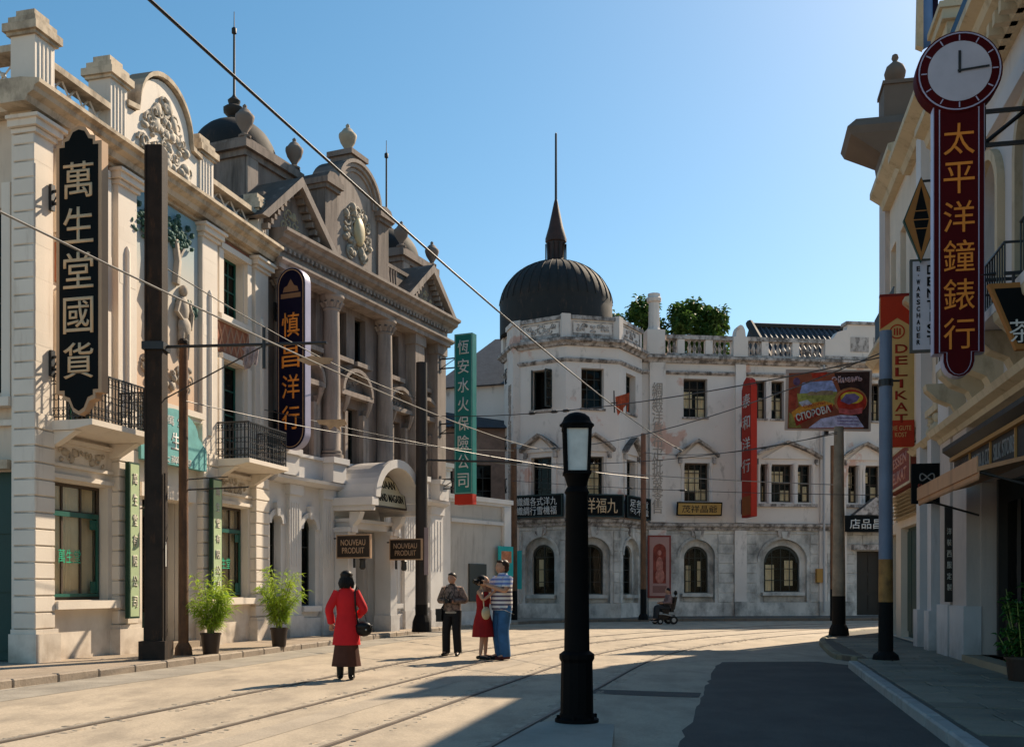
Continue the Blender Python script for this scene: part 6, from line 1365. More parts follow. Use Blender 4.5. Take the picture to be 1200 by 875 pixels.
for a in range(4):
    o = P('glass_panel', lan, MB().add([(-.09, -.103, z0+.03), (.09, -.103, z0+.03), (.102, -.115, z1-.02), (-.102, -.115, z1-.02)], [(0, 1, 2, 3)]), FG); o.rotation_euler = (0, 0, a*math.pi/2)
P('lamp_cap', L, MB().lathe((0, 0, z1+.015), [(.165, 0), (.165, .015), (.15, .025), (.135, .05), (.12, .085), (.08, .115), (.03, .13), (0, .132)], 20), LM, 50)
# left poles
p1, h1, k1 = pole('tram_pole', 'tall square brown steel tram pole at the left kerb', 183, 772, 173, 20, 18, RUSTY, square=True, base=(.24, .34))
P('flange', p1, MB().box(.13, .16, -.16, .16, .42, h1-.02).box(-.16, -.13, -.16, .16, .42, h1-.02), RUSTY); P('conduit', p1, MB().tube([(.19, -.1, .3), (.19, -.1, 3.4)], .018, 6), RUSTY); P('pale_notice', p1, MB().box(.161, .168, -.06, .06, 1.7, 2.15), WHITE)
za = (772-407)*k1; P('cross_arm', p1, MB().tube([(-.25, 0, za), (3.15, -.1, za+.06)], .028, 8), IRON); P('arm_stay', p1, MB().tube([(.15, 0, za-.95), (2.0, -.06, za+.02)], .014, 5), IRON); P('clamp', p1, MB().box(-.2, .2, -.2, .2, za-.07, za+.07), IRON); P('insulator', p1, MB().tube([(2.0, -.06, za+.35), (2.0, -.06, za-.4)], .04, 8), IRON)
p2, h2_, k2 = pole('brown_pole', 'shorter rusty brown pole right of the tall tram pole', 215, 767, 400, 12, 10, RUSTWOOD, base=(.16, .24)); P('cap', p2, MB().lathe((0, 0, h2_), [(.11, -.06), (.11, .0), (.06, .05), (0, .06)], 10), RUSTY); P('spur_arm', p2, MB().tube([(.0, 0, h2_-2.9), (1.3, -.1, h2_-2.85)], .015, 5).tube([(.0, 0, h2_-2.7), (.9, -.1, h2_-2.65)], .012, 5), IRON)
p3, h3, k3 = pole('tram_pole', 'dark tram pole standing before the right end of taupe building', 494, 740, 425, 15, 13, M('dark_pole_brown', (.028, .022, .019), .65, .3), base=(.27, .5), bands=((708, BLK),)); P('paper_notice', p3, MB().box(.1, .22, -.24, -.2, 1.7, 3.1), flat('faded_notice', (.30, .24, .25)))
P('cross_arm', p3, MB().tube([(0, 0, h3-2.9), (3.0, -.2, h3-3.0)], .035, 6), IRON)
P4, h4, k4 = pole('brown_pole', 'thin rusty pole at left corner of the turret', 602, 726, 520, 9, 7, RUSTWOOD, bands=((692, BLK),)); 
P5, h5, k5 = pole('brown_pole', 'thin red-brown pole with black foot between turret and framed poster', 754, 726, 508, 7.5, 6, M('red_brown_pole', (.17, .08, .05), .7, .4, vs=3), base=(.2, .25), bands=((690, BLK), (590, RUSTWOOD)))
P6, h6, k6 = pole('street_pole', 'weathered concrete pole carrying the billboard at the corner kerb', 983, 744, 500, 16, 11, M('old_concrete_pole', (.21, .18, .14), .85, .4, vs=2.5, bump=.4, stain=(.28, .14, .06), st=(.55, .7), sk=(4, 4, 1)), base=(.26, .3), bands=((698, BLK),))
P6b, _, _ = pole('brown_pole', 'thin brown pole just behind the billboard pole', 976, 727, 522, 6.5, 5.5, RUSTWOOD, bands=((690, BLK),))
OCH = M('ochre_band_paint', (.34, .17, .05), .7, .4, vs=4, stain=(.08, .05, .03), st=(.5, .7), sk=(4, 4, 2)); 
P7, h7, k7 = pole('street_pole', 'blue-grey pole with ochre band and black foot on right pavement', 1038, 773, 388, 17, 14, M('blue_grey_paint', (.15, .19, .27), .5, .15, vs=2, stain=(.08, .07, .07), st=(.6, .75), sk=(5, 5, .6)), base=(.22, .16), bands=((705, BLK), (655, OCH)))
P('clamp', P7, MB().lathe((0, 0, h7-1.0), [(.13, 0), (.13, .12)], 12).tube([(0, 0, h7-.9), (.25, 0, h7-.9)], .02, 5), IRON)
def wire(label, a, b, rad_=.012, sag=.15, beads=(), mat=None, cat='wire'):
    a, b = Vector(a), Vector(b); r = empty('overhead_wire', a, 0, label, cat, 'overhead tram wires and cables'); pts = []
    for i in range(17): t = i/16; q = (b-a)*t; q.z -= sag*4*t*(1-t); pts.append(q)
    P('cable', r, MB().tube(pts, rad_, 6), mat or IRON, 60)
    for t in beads:
        q = (b-a)*t; q.z -= sag*4*t*(1-t); d = (b-a).normalized(); P('insulator', r, MB().tube([q-d*.22, q-d*.12, q-d*.1, q+d*.1, q+d*.12, q+d*.22], [rad_, rad_*2, rad_*3.2, rad_*3.2, rad_*2, rad_], 6), IRON)
    return r
GW = flat('grey_wire', (.24, .23, .22)); top3 = p3.location
W0 = P7.location + Vector((0, 0, h7-.9))
wire('thick black cable crossing the sky from upper left towards the turret', AT(140, -32, 7), AT(800, 528, 42), .014, .35, (.93, .97))
wire('pale cable sloping across the black sign and down past the capsule sign', AT(-25, 236, 9.5), AT(640, 528, 41), .012, .3, mat=GW)
wire('black wire from the tall tram pole sloping right past brick panel', p1.location+Vector((0, 0, h1-2.1)), AT(497, 470, 33.5), .011, .25)
wire('dark wire running level from dark pole across turret to blue-grey pole', AT(497, 487, 34), AT(1035, 418, 18.6), .013, .35, (.36, .42, .45))
wire('dark wire from turret pole rising right to blue-grey pole below the top', AT(602, 525, 38), AT(1036, 412, 18.6), .012, .55, (.2, .27, .33))
wire('thin wire from turret pole level across the far front to corner pole', AT(602, 541, 38), AT(981, 508, 28), .012, .35, (.22, .3))
wire('pale lower wire sagging across far first-floor windows', AT(560, 540, 36), AT(985, 568, 28.4), .014, .1, mat=GW)
wire('thin dark wire along the name boards towards corner pole', AT(600, 563, 38), AT(1040, 580, 26), .01, .1, (.4, .55))
wire('thin wire from dark pole down across teal sign to turret', AT(310, 480, 25), AT(760, 560, 41), .010, .2, (.62,))
wire('dark wire from brown pole stub past the capsule sign foot', AT(218, 470, 19.5), AT(602, 528, 38), .010, .25)
wire('dark wire from canopy side to billboard pole top', AT(754, 530, 40), AT(981, 506, 28), .012, .3, (.7, .8))
# rags and pennants caught on the wires
def rag(name, label, px, py, Y, pts, mat, cat='flag', folds=3, yaw=0):
    c = AT(px, py, Y); r = empty(name, c, yaw, label, cat); k = Y/F_PX; mb = MB()
    pl = [((a-px)*k, (py-b)*k) for a, b in pts]; mb.prism(pl, -.012, .012)
    for i in range(folds): t = (i+.5)/folds; x = pl[0][0]+(max(p[0] for p in pl)-pl[0][0])*t; mb.tube([(x, -.02, min(p[1] for p in pl)*.7), (x+.05, -.03, max(p[1] for p in pl)*.6)], .03, 5)
    P('cloth', r, mb, mat); return r
rag('pennant', 'flat tan pennant hanging edge-on before the capsule sign', 368, 422, 22, [(347, 421), (365, 417), (391, 420), (386, 426), (362, 428)], flat('tan_cloth', (.45, .30, .18), var=.3), folds=0)
rag('pennant', 'ragged tan pennant below the capsule sign foot', 390, 497, 24, [(371, 492), (404, 491), (407, 497), (398, 500), (400, 506), (392, 499), (386, 504), (383, 498), (374, 497)], flat('tan_cloth', (0, 0, 0)), folds=0)
rag('flag', 'crumpled grey and red rag hanging from the tram pole arm', 290, 415, 21, [(283, 408), (296, 404), (303, 410), (300, 420), (293, 431), (287, 433), (285, 424), (289, 416)], flat('grey_rag', (.33, .27, .27), var=.6, vs=9))
r = rag('flag', 'small red and gold flag flying from the turret front', 728, 472, 42, [(721, 465), (738, 460), (735, 473), (729, 480), (724, 487), (722, 478)], flat('red_gold_flag', (.36, .07, .03), var=.6, vs=5)); P('flagstaff', r, MB().tube([(-.3, 0, .5), (-.28, 0, -.4)], .03, 5).tube([(-.45, 0, 0), (-.1, 0, 0)], .025, 5), IRON)
# ------------------------------------------------------------------ vegetation
def leaf_mat(name, c1, c2, tr=.35):
    m = bpy.data.materials.new(name); m.use_nodes = True; nt = m.node_tree; nt.nodes.clear(); out = nt.nodes.new('ShaderNodeOutputMaterial')
    g = nt.nodes.new('ShaderNodeNewGeometry'); col = mixc(nt, ramp(nt, .3, .7, noise_(nt, g.outputs['Position'], 2.6, 3)), c1, c2)
    d = nt.nodes.new('ShaderNodeBsdfPrincipled'); d.inputs['Roughness'].default_value = .55; d.inputs['Specular IOR Level'].default_value = .3; nt.links.new(col, d.inputs['Base Color'])
    t = nt.nodes.new('ShaderNodeBsdfTranslucent'); nt.links.new(col, t.inputs[0]); mx = nt.nodes.new('ShaderNodeMixShader'); mx.inputs[0].default_value = tr
    nt.links.new(d.outputs[0], mx.inputs[1]); nt.links.new(t.outputs[0], mx.inputs[2]); nt.links.new(mx.outputs[0], out.inputs[0]); return m
def leaf(mb, p, d, l, w, droop=.3):
    d = Vector(d).normalized(); s = d.cross(Vector((0, 0, 1))); s = s.normalized() if s.length > 1e-3 else Vector((1, 0, 0)); p = Vector(p)
    a = p; m = p+d*l*.5-Vector((0, 0, l*droop*.2)); e = p+d*l-Vector((0, 0, l*droop)); up = Vector((0, 0, w*.35))
    mb.add([a, m+s*w*.5+up, e, m-s*w*.5+up, m], [(0, 1, 4), (1, 2, 4), (2, 3, 4), (3, 0, 4)])
BAM = leaf_mat('bamboo_leaf', (.20, .36, .03), (.46, .56, .06), .45); STEM = M('bamboo_stem', (.22, .27, .06), .6, .2)
def bamboo(label, px, py, H, R, seed, zb=.12, leafm=BAM, pot=True, nst=30):
    Rn = random.Random(seed); r = empty('potted_bamboo', G(px, py, zb), 0, label, 'potted plant', 'potted bamboo plants on the left pavement')
    if pot:
        pt = P('pot', r, MB().lathe((0, 0, 0), [(.15, 0), (.19, .38), (.205, .38), (.205, .42), (.175, .42), (.17, .36)], 18), M('dark_brown_pot', (.035, .02, .014), .5, .2), 40); P('soil', pt, MB().lathe((0, 0, .35), [(.17, 0), (.0, .02)], 14), DARKGAP)
    st = MB(); lf = MB()
    for i in range(nst):
        a = Rn.uniform(0, 6.28); b = Rn.uniform(.25, 1)**.8; h = H*Rn.uniform(.55, 1.0); pts = []
        for k in range(7): t = k/6; pts.append(Vector((math.cos(a)*(.05+R*b*t**1.7), math.sin(a)*(.05+R*b*t**1.7), .36+(h-.36)*t-.12*b*t**3)))
        st.tube(pts, [.011*(1-.6*k/6) for k in range(7)], 5)
        for k in range(46):
            t = Rn.uniform(.18, 1.0); j = min(5, int(t*6)); q = pts[j].lerp(pts[j+1], t*6-j) if t < 1 else pts[6]; aa = Rn.uniform(0, 6.28)
            leaf(lf, q, (math.cos(aa)+.5*math.cos(a), math.sin(aa)+.5*math.sin(a), Rn.uniform(-.1, .8)), Rn.uniform(.14, .27), Rn.uniform(.022, .038), Rn.uniform(.1, .7))
    P('stems', r, st, STEM); o = P('foliage', r, lf, leafm); o['kind'] = 'stuff'; return r
bamboo('bushy bamboo in dark pot close to the short brown pole', 247, 766, 1.75, .52, 3); bamboo('bushy bamboo in dark pot beside the white pilasters', 327, 757, 1.85, .56, 4)
def rg_bush():
    Rn = random.Random(9); r = empty('leafy_bush', G(1200, 797, .12), 0, 'dark green leafy bush at the right edge in front of the shop', 'bush'); st = MB(); lf = MB()
    for i in range(16):
        a = Rn.uniform(0, 6.28); b = Rn.uniform(.2, 1); h = Rn.uniform(.6, 1.55); pts = [Vector((math.cos(a)*.5*b*t, math.sin(a)*.5*b*t, h*t)) for t in (0, .3, .6, .85, 1)]; st.tube(pts, [.014, .012, .01, .008, .004], 5)
        for k in range(40): t = Rn.uniform(.1, 1); aa = Rn.uniform(0, 6.28); leaf(lf, pts[0].lerp(pts[4], t), (math.cos(aa), math.sin(aa), Rn.uniform(-.2, .5)), Rn.uniform(.10, .17), Rn.uniform(.06, .1), .25)
    P('stems', r, st, STEM); o = P('foliage', r, lf, leaf_mat('bush_leaf', (.03, .10, .02), (.07, .18, .03), .25)); o['kind'] = 'stuff'
    P('planter', r, MB().lathe((0, 0, 0), [(.2, 0), (.24, .3), (.26, .3), (.26, .34), (.2, .34)], 14), M('dark_brown_pot', (0, 0, 0)), 40)
rg_bush()
TL = leaf_mat('tree_leaf', (.035, .085, .018), (.085, .15, .03), .3); BARK = M('tree_bark', (.07, .05, .035), .9, .3, vs=3, bump=.5)
def tree(label, px, pytop, Y, rx, rz, seed, n=8500):
    Rn = random.Random(seed); t = AT(px, pytop, Y); base = Vector((t.x, t.y, 0)); H = t.z; r = empty('leafy_tree', base, 0, label, 'tree', 'trees behind the buildings')
    P('trunk', r, MB().tube([(0, 0, -.1), (.1, .05, H*.3), (-.05, 0, H*.55), (.05, .1, H*.8)], [.35, .28, .2, .08], 10), BARK, 60)
    lm = MB(); cl = []
    for i in range(34):
        a = Rn.uniform(0, 6.28); v = Rn.uniform(-1, .95); q = math.sqrt(max(0, 1-v*v))*Rn.uniform(.45, 1); c = Vector((rx*q*math.cos(a), rx*q*math.sin(a), H-rz*1.15+rz*v)); cl.append((c, Rn.uniform(.55, 1.0)))
        if i < 12: lm.tube([(0, 0, H*.45+rz*.1*Rn.random()), c*.5+Vector((0, 0, H*.28)), c], [.12, .07, .03], 5)
    P('limbs', r, lm, BARK); mb = MB()
    for i in range(n):
        c, s = Rn.choice(cl); d = Vector((Rn.gauss(0, 1), Rn.gauss(0, 1), Rn.gauss(0, .75))); d.normalize(); p = c+d*s*rx*.34*Rn.uniform(.35, 1.08); e = Vector((Rn.gauss(0, 1), Rn.gauss(0, 1), Rn.gauss(-.2, .6)))
        leaf(mb, p, e, Rn.uniform(.26, .44), Rn.uniform(.18, .28), .2)
    o = P('crown', r, mb, TL); o['kind'] = 'stuff'
tree('leafy tree crown above the balustrade right of the chimney post', 815, 352, 60, 2.3, 2.3, 21); tree('leafy tree crown showing left of the chimney post above the parapet', 748, 352, 61, 2.2, 2.2, 22); tree('leafy tree glimpsed between taupe building and teal sign', 522, 440, 58, 2.2, 3.0, 23)
# ------------------------------------------------------------------ people
SKIN = flat('skin', (.45, .25, .16), .5, bump=.02); HAIR = flat('black_hair', (.012, .009, .008), .5); EYE = flat('dark_eye', (.01, .008, .007), .3); LIP = flat('lips', (.32, .11, .09), .5)
def spl(pts, rs, n=4):
    P_ = [Vector(p) for p in pts]; o = smoothline(P_, n); R_ = []
    for i in range(len(rs)-1):
        for k in range(n): R_.append(rs[i]+(rs[i+1]-rs[i])*k/n)
    return o, R_+[rs[-1]]
def skin_body(J, name):
    names = list(J['v'].keys()); idx = {k: i for i, k in enumerate(names)}; me = bpy.data.meshes.new(name); me.from_pydata([J['v'][k][0] for k in names], [(idx[a], idx[b]) for a, b in J['e']], [])
    o = bpy.data.objects.new(name, me); COL.objects.link(o); sk = o.modifiers.new('s', 'SKIN'); sk.use_smooth_shade = True; sb = o.modifiers.new('b', 'SUBSURF'); sb.levels = 2; sb.render_levels = 2
    for k, v in zip(names, me.skin_vertices[0].data): v.radius = J['v'][k][1] if isinstance(J['v'][k][1], tuple) else (J['v'][k][1],)*2; v.use_root = (k == 'pelvis')
    dg = bpy.context.evaluated_depsgraph_get(); m2 = bpy.data.meshes.new_from_object(o.evaluated_get(dg)); bpy.data.objects.remove(o); return m2
def head_mb(c, yaw, tilt, s=1.0):
    hd, ey, lp = MB(), MB(), MB(); Rm = Matrix.Rotation(yaw, 3, 'Z') @ Matrix.Rotation(tilt, 3, 'X'); c = Vector(c)
    hd.ball((0, 0, 0), .076, .096, .118, 22, 16); vs = []
    for x, y, z in hd.v:
        if z < 0: k = 1-.28*(-z/.118)**1.4; x *= k; y = y*(1-.12*(-z/.118)) if y > 0 else y
        if y < 0: 
            y -= .026*math.exp(-(x/.013)**2-((z+.012)/.02)**2); y += .010*math.exp(-((abs(x)-.032)/.016)**2-((z-.014)/.014)**2); y -= .008*math.exp(-(x/.03)**2-((z+.09)/.02)**2)
        vs.append((x, y, z))
    hd.v = vs
    for sx in (-1, 1): hd.ball((sx*.077, .008, -.005), .012, .022, .032, 8, 6); ey.ball((sx*.031, -.081, .013), .012, .008, .007, 8, 5); ey.ball((sx*.031, -.086, .034), .018, .006, .004, 6, 4)
    lp.ball((0, -.084, -.055), .024, .008, .009, 8, 5); hd.ball((0, -.094, -.014), .013, .016, .018, 8, 6)
    for m in (hd, ey, lp): m.v = [tuple(c+Rm @ (Vector(v)*s)) for v in m.v]
    return hd, ey, lp
def hand_mb(w, d, side, curl=.7, s=1.0, nrm=(0, -1, 0)):
    mb = MB(); w = Vector(w); d = Vector(d).normalized(); n = Vector(nrm); n = (n-d*n.dot(d)).normalized(); a = d.cross(n).normalized()*side
    mb.tube([w-d*.02, w+d*.04*s, w+d*.085*s], [.026*s, .036*s, .034*s], 8, .55, up=n)
    for i, (L_, o) in enumerate(((.070, -.027), (.080, -.009), (.074, .010), (.058, .027))):
        b = w+d*.08*s+a*o*s; p1 = b+(d*math.cos(curl*.5)+n*math.sin(curl*.5))*L_*.45*s; p2 = p1+(d*math.cos(curl*1.3)+n*math.sin(curl*1.3))*L_*.32*s; p3 = p2+(d*math.cos(curl*2)+n*math.sin(curl*2))*L_*.25*s; mb.tube([b, p1, p2, p3], [.0095*s, .009*s, .0085*s, .006*s], 6)
    b = w+d*.03*s-a*.03*s; p1 = b+(d*.6-a*.7+n*.3).normalized()*.04*s; mb.tube([b, p1, p1+(d*.8-a*.1+n*.5).normalized()*.032*s], [.012*s, .011*s, .007*s], 6); return mb
def person(label, pos, yaw, Hh, J, headc, hyaw=0, tilt=0, hands=(), sc=1.72):
    r = empty('person', pos, yaw, label, 'person'); me = skin_body(J, 'body'); bm = bmesh.new(); bm.from_mesh(me)
    for f in bm.faces: f.material_index = 0
    hd, ey, lp = head_mb(headc, hyaw, tilt)
    for mb, mi in [(hd, 0), (ey, 1), (lp, 2)] + [(h, 0) for h in hands]:
        vs = [bm.verts.new(v) for v in mb.v]
        for f in mb.f:
            try: nf = bm.faces.new([vs[i] for i in f]); nf.material_index = mi; nf.smooth = True
            except ValueError: pass
    bmesh.ops.recalc_face_normals(bm, faces=bm.faces); bm.to_mesh(me); bm.free(); me.materials.clear()
    for m in (SKIN, EYE, LIP): me.materials.append(m)
    k = Hh/sc; r.scale = (k, k, k); b = bpy.data.objects.new('body', me); COL.objects.link(b); b.parent = r; return r
def skel(sh=.18, elL=None, wrL=None, elR=None, wrR=None, knL=(-.10, -.02, .50), anL=(-.10, .02, .08), knR=(.10, -.02, .50), anR=(.10, .02, .08), slim=1.0, belly=0, seat=None):
    s = slim; v = {'pelvis': ((0, 0, .94), (.135*s, .10*s)), 'waist': ((0, -.01-belly*.5, 1.1), (.125*s, .095*s+belly)), 'chest': ((0, 0, 1.30), (.145*s, .105*s)), 'neck': ((0, .0, 1.46), .052), 'skull': ((0, -.01, 1.56), .06),
         'shL': ((-sh, .01, 1.41), .06*s), 'elL': (elL or (-.25, .03, 1.13), .042*s), 'wrL': (wrL or (-.25, -.07, .89), .029*s), 'shR': ((sh, .01, 1.41), .06*s), 'elR': (elR or (.25, .03, 1.13), .042*s), 'wrR': (wrR or (.25, -.07, .89), .029*s),
         'hipL': ((-.09, 0, .88), .085*s), 'knL': (knL, .055*s), 'anL': (anL, .037*s), 'toL': ((anL[0]-.02, anL[1]-.17, .04), .036), 'hipR': ((.09, 0, .88), .085*s), 'knR': (knR, .055*s), 'anR': (anR, .037*s), 'toR': ((anR[0]+.02, anR[1]-.17, .04), .036)}
    e = [('pelvis', 'waist'), ('waist', 'chest'), ('chest', 'neck'), ('neck', 'skull'), ('chest', 'shL'), ('shL', 'elL'), ('elL', 'wrL'), ('chest', 'shR'), ('shR', 'elR'), ('elR', 'wrR'), ('pelvis', 'hipL'), ('hipL', 'knL'), ('knL', 'anL'), ('anL', 'toL'), ('pelvis', 'hipR'), ('hipR', 'knR'), ('knR', 'anR'), ('anR', 'toR')]
    return {'v': v, 'e': e}
def sleeve(J, side, upto=1.0, r0=.082, r1=.06, r2=.045):
    a, b, c = (Vector(J['v'][k+side][0]) for k in ('sh', 'el', 'wr')); a = a+Vector((.03 if side == 'L' else -.03, 0, .0))
    if upto < .6: pts, rs = spl([a, a.lerp(b, .35), a.lerp(b, .8)], [r0*.9, r0, r1*1.25])
    else: pts, rs = spl([a, a.lerp(b, .5), b, b.lerp(c, .55), b.lerp(c, .97)], [r0*.9, (r0+r1)/2, r1, (r1+r2)/2, r2])
    return MB().tube(pts, rs, 12)
def torso(mb, rr, seg=20): return mb.rings(rr, seg)
def legs(J, r0=.105, r1=.075, r2=.065, z=.07):
    mb = MB()
    for s in 'LR':
        h, k, a = (Vector(J['v'][q+s][0]) for q in ('hip', 'kn', 'an')); a = Vector((a.x, a.y, z)); pts, rs = spl([h+Vector((0, 0, .05)), h.lerp(k, .5), k, k.lerp(a, .5), a], [r0, (r0+r1)/2, r1, (r1+r2)/2, r2]); mb.tube(pts, rs, 12)
    return mb
def shoes(r, J, mat, hgt=.0):
    for s in 'LR':
        a, t = Vector(J['v']['an'+s][0]), Vector(J['v']['to'+s][0]); d = (t-a); d.z = 0; d.normalize(); b = Vector((a.x, a.y, 0)); mb = MB()
        pts, rs = spl([b-d*.07+Vector((0, 0, .045)), b+Vector((0, 0, .055)), b+d*.1+Vector((0, 0, .045)), b+d*.2+Vector((0, 0, .035))], [.038, .05, .048, .03]); mb.tube(pts, rs, 10, .85)
        if hgt: mb.tube([a+Vector((0, 0, -.04)), a+Vector((0, .005, hgt))], [.052, .062], 12)
        P('boot' if hgt else 'shoe', r, mb, mat, 50)
# --- woman in red coat, walking away
J = skel(.165, (-.27, .02, 1.13), (-.19, -.16, 1.02), (.27, .03, 1.13), (.24, -.05, .9), (-.08, -.04, .5), (-.08, .06, .09), (.09, .02, .5), (.10, -.05, .09), .92)
p = person('woman in bright red coat and long brown skirt seen from behind in the road', G(406, 796), rad(180+8), (796-670)/F_PX*G(406, 796).y, J, (0, -.01, 1.60), 0, rad(4), [hand_mb((-.19, -.16, 1.02), (.5, -.6, .2), 1), hand_mb((.24, -.05, .9), (0, -.2, -1), -1)])
RC = flat('red_wool_coat', (.58, .018, .022), .8, var=.15, bump=.2); BRS = flat('brown_skirt', (.075, .028, .018), .8, var=.3); BLKL = flat('black_leather', (.012, .011, .011), .35)
torso_rr = [(0, .0, .56, .225, .175), (0, 0, .72, .205, .155), (0, 0, .9, .178, .135), (0, 0, 1.05, .150, .115), (0, 0, 1.18, .163, .12), (0, 0, 1.32, .19, .125), (0, .005, 1.41, .165, .10), (0, .01, 1.46, .085, .075), (0, .01, 1.5, .07, .068)]
ct = P('coat', p, torso(MB(), torso_rr, 24), RC, 60); P('sleeve', ct, sleeve(J, 'L', 1, .08, .066, .058), RC, 60); P('sleeve', ct, sleeve(J, 'R', 1, .08, .066, .058), RC, 60)
mb = MB(); V = []; N = 36
for z, rx, ry, q in ((.22, .23, .2, .02), (.45, .2, .165, .012), (.75, .165, .13, .003)):
    for k in range(N): a = 2*math.pi*k/N; w_ = 1+q*5*math.sin(a*9)*.4; V.append((rx*w_*math.cos(a), ry*w_*math.sin(a), z))
mb.add(V, [(j*N+k, j*N+(k+1) % N, (j+1)*N+(k+1) % N, (j+1)*N+k) for j in range(2) for k in range(N)]); P('skirt', p, mb, BRS, 60)
shoes(p, J, BLKL, .2)
hm = MB().ball((0, .01, 1.63), .098, .112, .12, 16, 10).ball((0, .04, 1.56), .095, .085, .11, 14, 8, .03).ball((.0, .02, 1.68), .10, .11, .07, 12, 6, .06)
for k in range(26): a = rnd.uniform(.1, 3.04); hm.tube([(.09*math.cos(a), .01+.1*math.sin(a), 1.62), (.115*math.cos(a), .02+.115*math.sin(a), 1.54), (.11*math.cos(a)+rnd.uniform(-.02, .03), .02+.10*math.sin(a), 1.46)], [.02, .022, .006], 5)
P('hair', p, hm, HAIR, 60)
bw = p.location; bg_ = empty('shoulder_bag', bw + Vector((.27, -.02, .0)), 0, 'black leather shoulder bag hanging at red-coated woman\'s right side', 'bag'); ks = p.scale[0]
mb = MB().ball((0, 0, .79), .14, .085, .12, 14, 8); mb.tube([(-.13, 0, .83), (0, -.06, .88), (.13, 0, .83)], .02, 6); P('bag_body', bg_, mb, BLKL, 60); P('strap', bg_, MB().tube([(-.09, .02, .86), (-.12, -.06, 1.15), (-.12, -.10, 1.36), (-.1, -.02, 1.46), (-.08, .07, 1.40), (-.02, .10, 1.1), (.04, .06, .88)], .013, 6, .5), BLKL, 60); P('flap', bg_, MB().ball((0, -.035, .83), .125, .07, .075, 12, 6), BLKL, 60); P('buckle', bg_, MB().ball((.05, -.1, .78), .016, .01, .016, 8, 4), flat('dull_metal', (.4, .38, .33), .3, metal=.8))
# --- man with camera, dark patterned shirt
J = skel(.19, (-.28, .03, 1.15), (-.08, -.22, 1.13), (.28, .03, 1.15), (.08, -.22, 1.13), (-.12, -.03, .5), (-.14, .03, .08), (.11, -.05, .5), (.13, -.02, .08), 1.02)
pos = G(530, 768); p = person('man in dark patterned shirt and black trousers looking down at his camera', pos, rad(-14), (768-671)/F_PX*pos.y, J, (0, -.03, 1.595), rad(-12), rad(16), [hand_mb((-.08, -.22, 1.13), (.75, -.5, .1), 1, 1.0), hand_mb((.08, -.22, 1.13), (-.75, -.5, .1), -1, 1.0)])
SH1 = M('dark_check_shirt', (.14, .10, .08), .8, .95, vs=16, bump=.1, objc=True); BT = flat('black_trousers', (.011, .011, .012), .8)
sh = P('shirt', p, torso(MB(), [(0, 0, .88, .19, .13), (0, 0, 1.0, .185, .135), (0, 0, 1.15, .19, .135), (0, 0, 1.3, .205, .13), (0, .005, 1.40, .18, .105), (0, .01, 1.46, .085, .075), (0, .0, 1.49, .072, .07)]), SH1, 60); P('sleeve', sh, sleeve(J, 'L', 1), SH1, 60); P('sleeve', sh, sleeve(J, 'R', 1), SH1, 60)
P('trousers', p, legs(J, .115, .09, .085).rings([(0, 0, .82, .18, .125), (0, 0, .92, .185, .13), (0, 0, 1.0, .175, .125)], 18), BT, 60); P('belt', p, MB().rings([(0, 0, .885, .195, .138), (0, 0, .92, .195, .138)], 20), flat('light_belt', (.30, .27, .22), .4)); shoes(p, J, BLKL)
P('hair', p, MB().ball((0, .012, 1.64), .088, .105, .095, 16, 10, .02).ball((0, -.06, 1.685), .075, .055, .03, 10, 6), HAIR, 60)
cf = Matrix.Rotation(rad(-14), 3, 'Z'); kk = p.scale[0]
def handheld(name, label, p, off, rz, cat='camera'):
    return empty(name, p.location + Matrix.Rotation(p.rotation_euler[2], 3, 'Z') @ (Vector(off)*p.scale[0]), rz, label, cat)
def camera_parts(c, s=1.0): P('camera_body', c, MB().box(-.07*s, .07*s, -.03, .03, -.045*s, .045*s).box(-.03*s, .03*s, -.025, .025, .045*s, .075*s), BLKL); P('lens', c, MB().tube([(0, -.03, 0), (0, -.10*s, 0)], [.036*s, .04*s], 14), BLKL, 50); P('strap', c, MB().tube([(-.07*s, 0, .03), (-.12, .06, .18), (-.08, .16, .33), (0, .2, .36), (.08, .16, .33), (.12, .06, .18), (.07*s, 0, .03)], .008, 5), BLKL)
c = handheld('photo_camera', 'black camera held at the chest by man in black trousers', p, (0, -.28, 1.14), rad(-14)); camera_parts(c)
b = handheld('shoulder_bag', 'black bag at the left hip of man in black trousers', p, (-.26, .0, 0), rad(-14), 'bag'); P('bag_body', b, MB().box(-.06, .06, -.12, .12, .72, .98), BLKL); P('flap', b, MB().box(-.068, .068, -.125, .125, .86, .99), BLKL); P('strap', b, MB().tube([(.02, .1, .98), (.12, .14, 1.25), (.30, .05, 1.50), (.28, -.12, 1.35), (.06, -.14, .98)], .014, 5), BLKL)
# --- woman in red dress
J = skel(.16, (-.25, -.10, 1.22), (-.10, -.26, 1.40), (.24, -.05, 1.16), (.10, -.24, 1.2), (-.08, -.02, .5), (-.08, .02, .09), (.08, -.03, .5), (.09, -.01, .09), .88)
pos = G(566, 772.5); p = person('woman in dark red dress with bare legs standing left of the striped-shirt man', pos, rad(70), (772-674)/F_PX*pos.y, J, (0, -.02, 1.60), 0, rad(6), [hand_mb((-.10, -.26, 1.40), (.5, -.4, .5), 1, .9), hand_mb((.10, -.24, 1.2), (-.5, -.6, .2), -1, .8)])
p.scale = (p.scale[0]*1.12, p.scale[1]*1.12, p.scale[2])
RDR = flat('dark_red_dress', (.26, .012, .014), .8, var=.25)
P('dress', p, torso(MB(), [(0, 0, .47, .22, .2), (0, 0, .62, .21, .19), (0, 0, .8, .19, .165), (0, 0, .95, .165, .125), (0, 0, 1.08, .14, .11), (0, 0, 1.2, .155, .12), (0, 0, 1.32, .165, .12), (0, 0, 1.40, .13, .09)], 22), RDR, 60); shoes(p, J, BLKL)
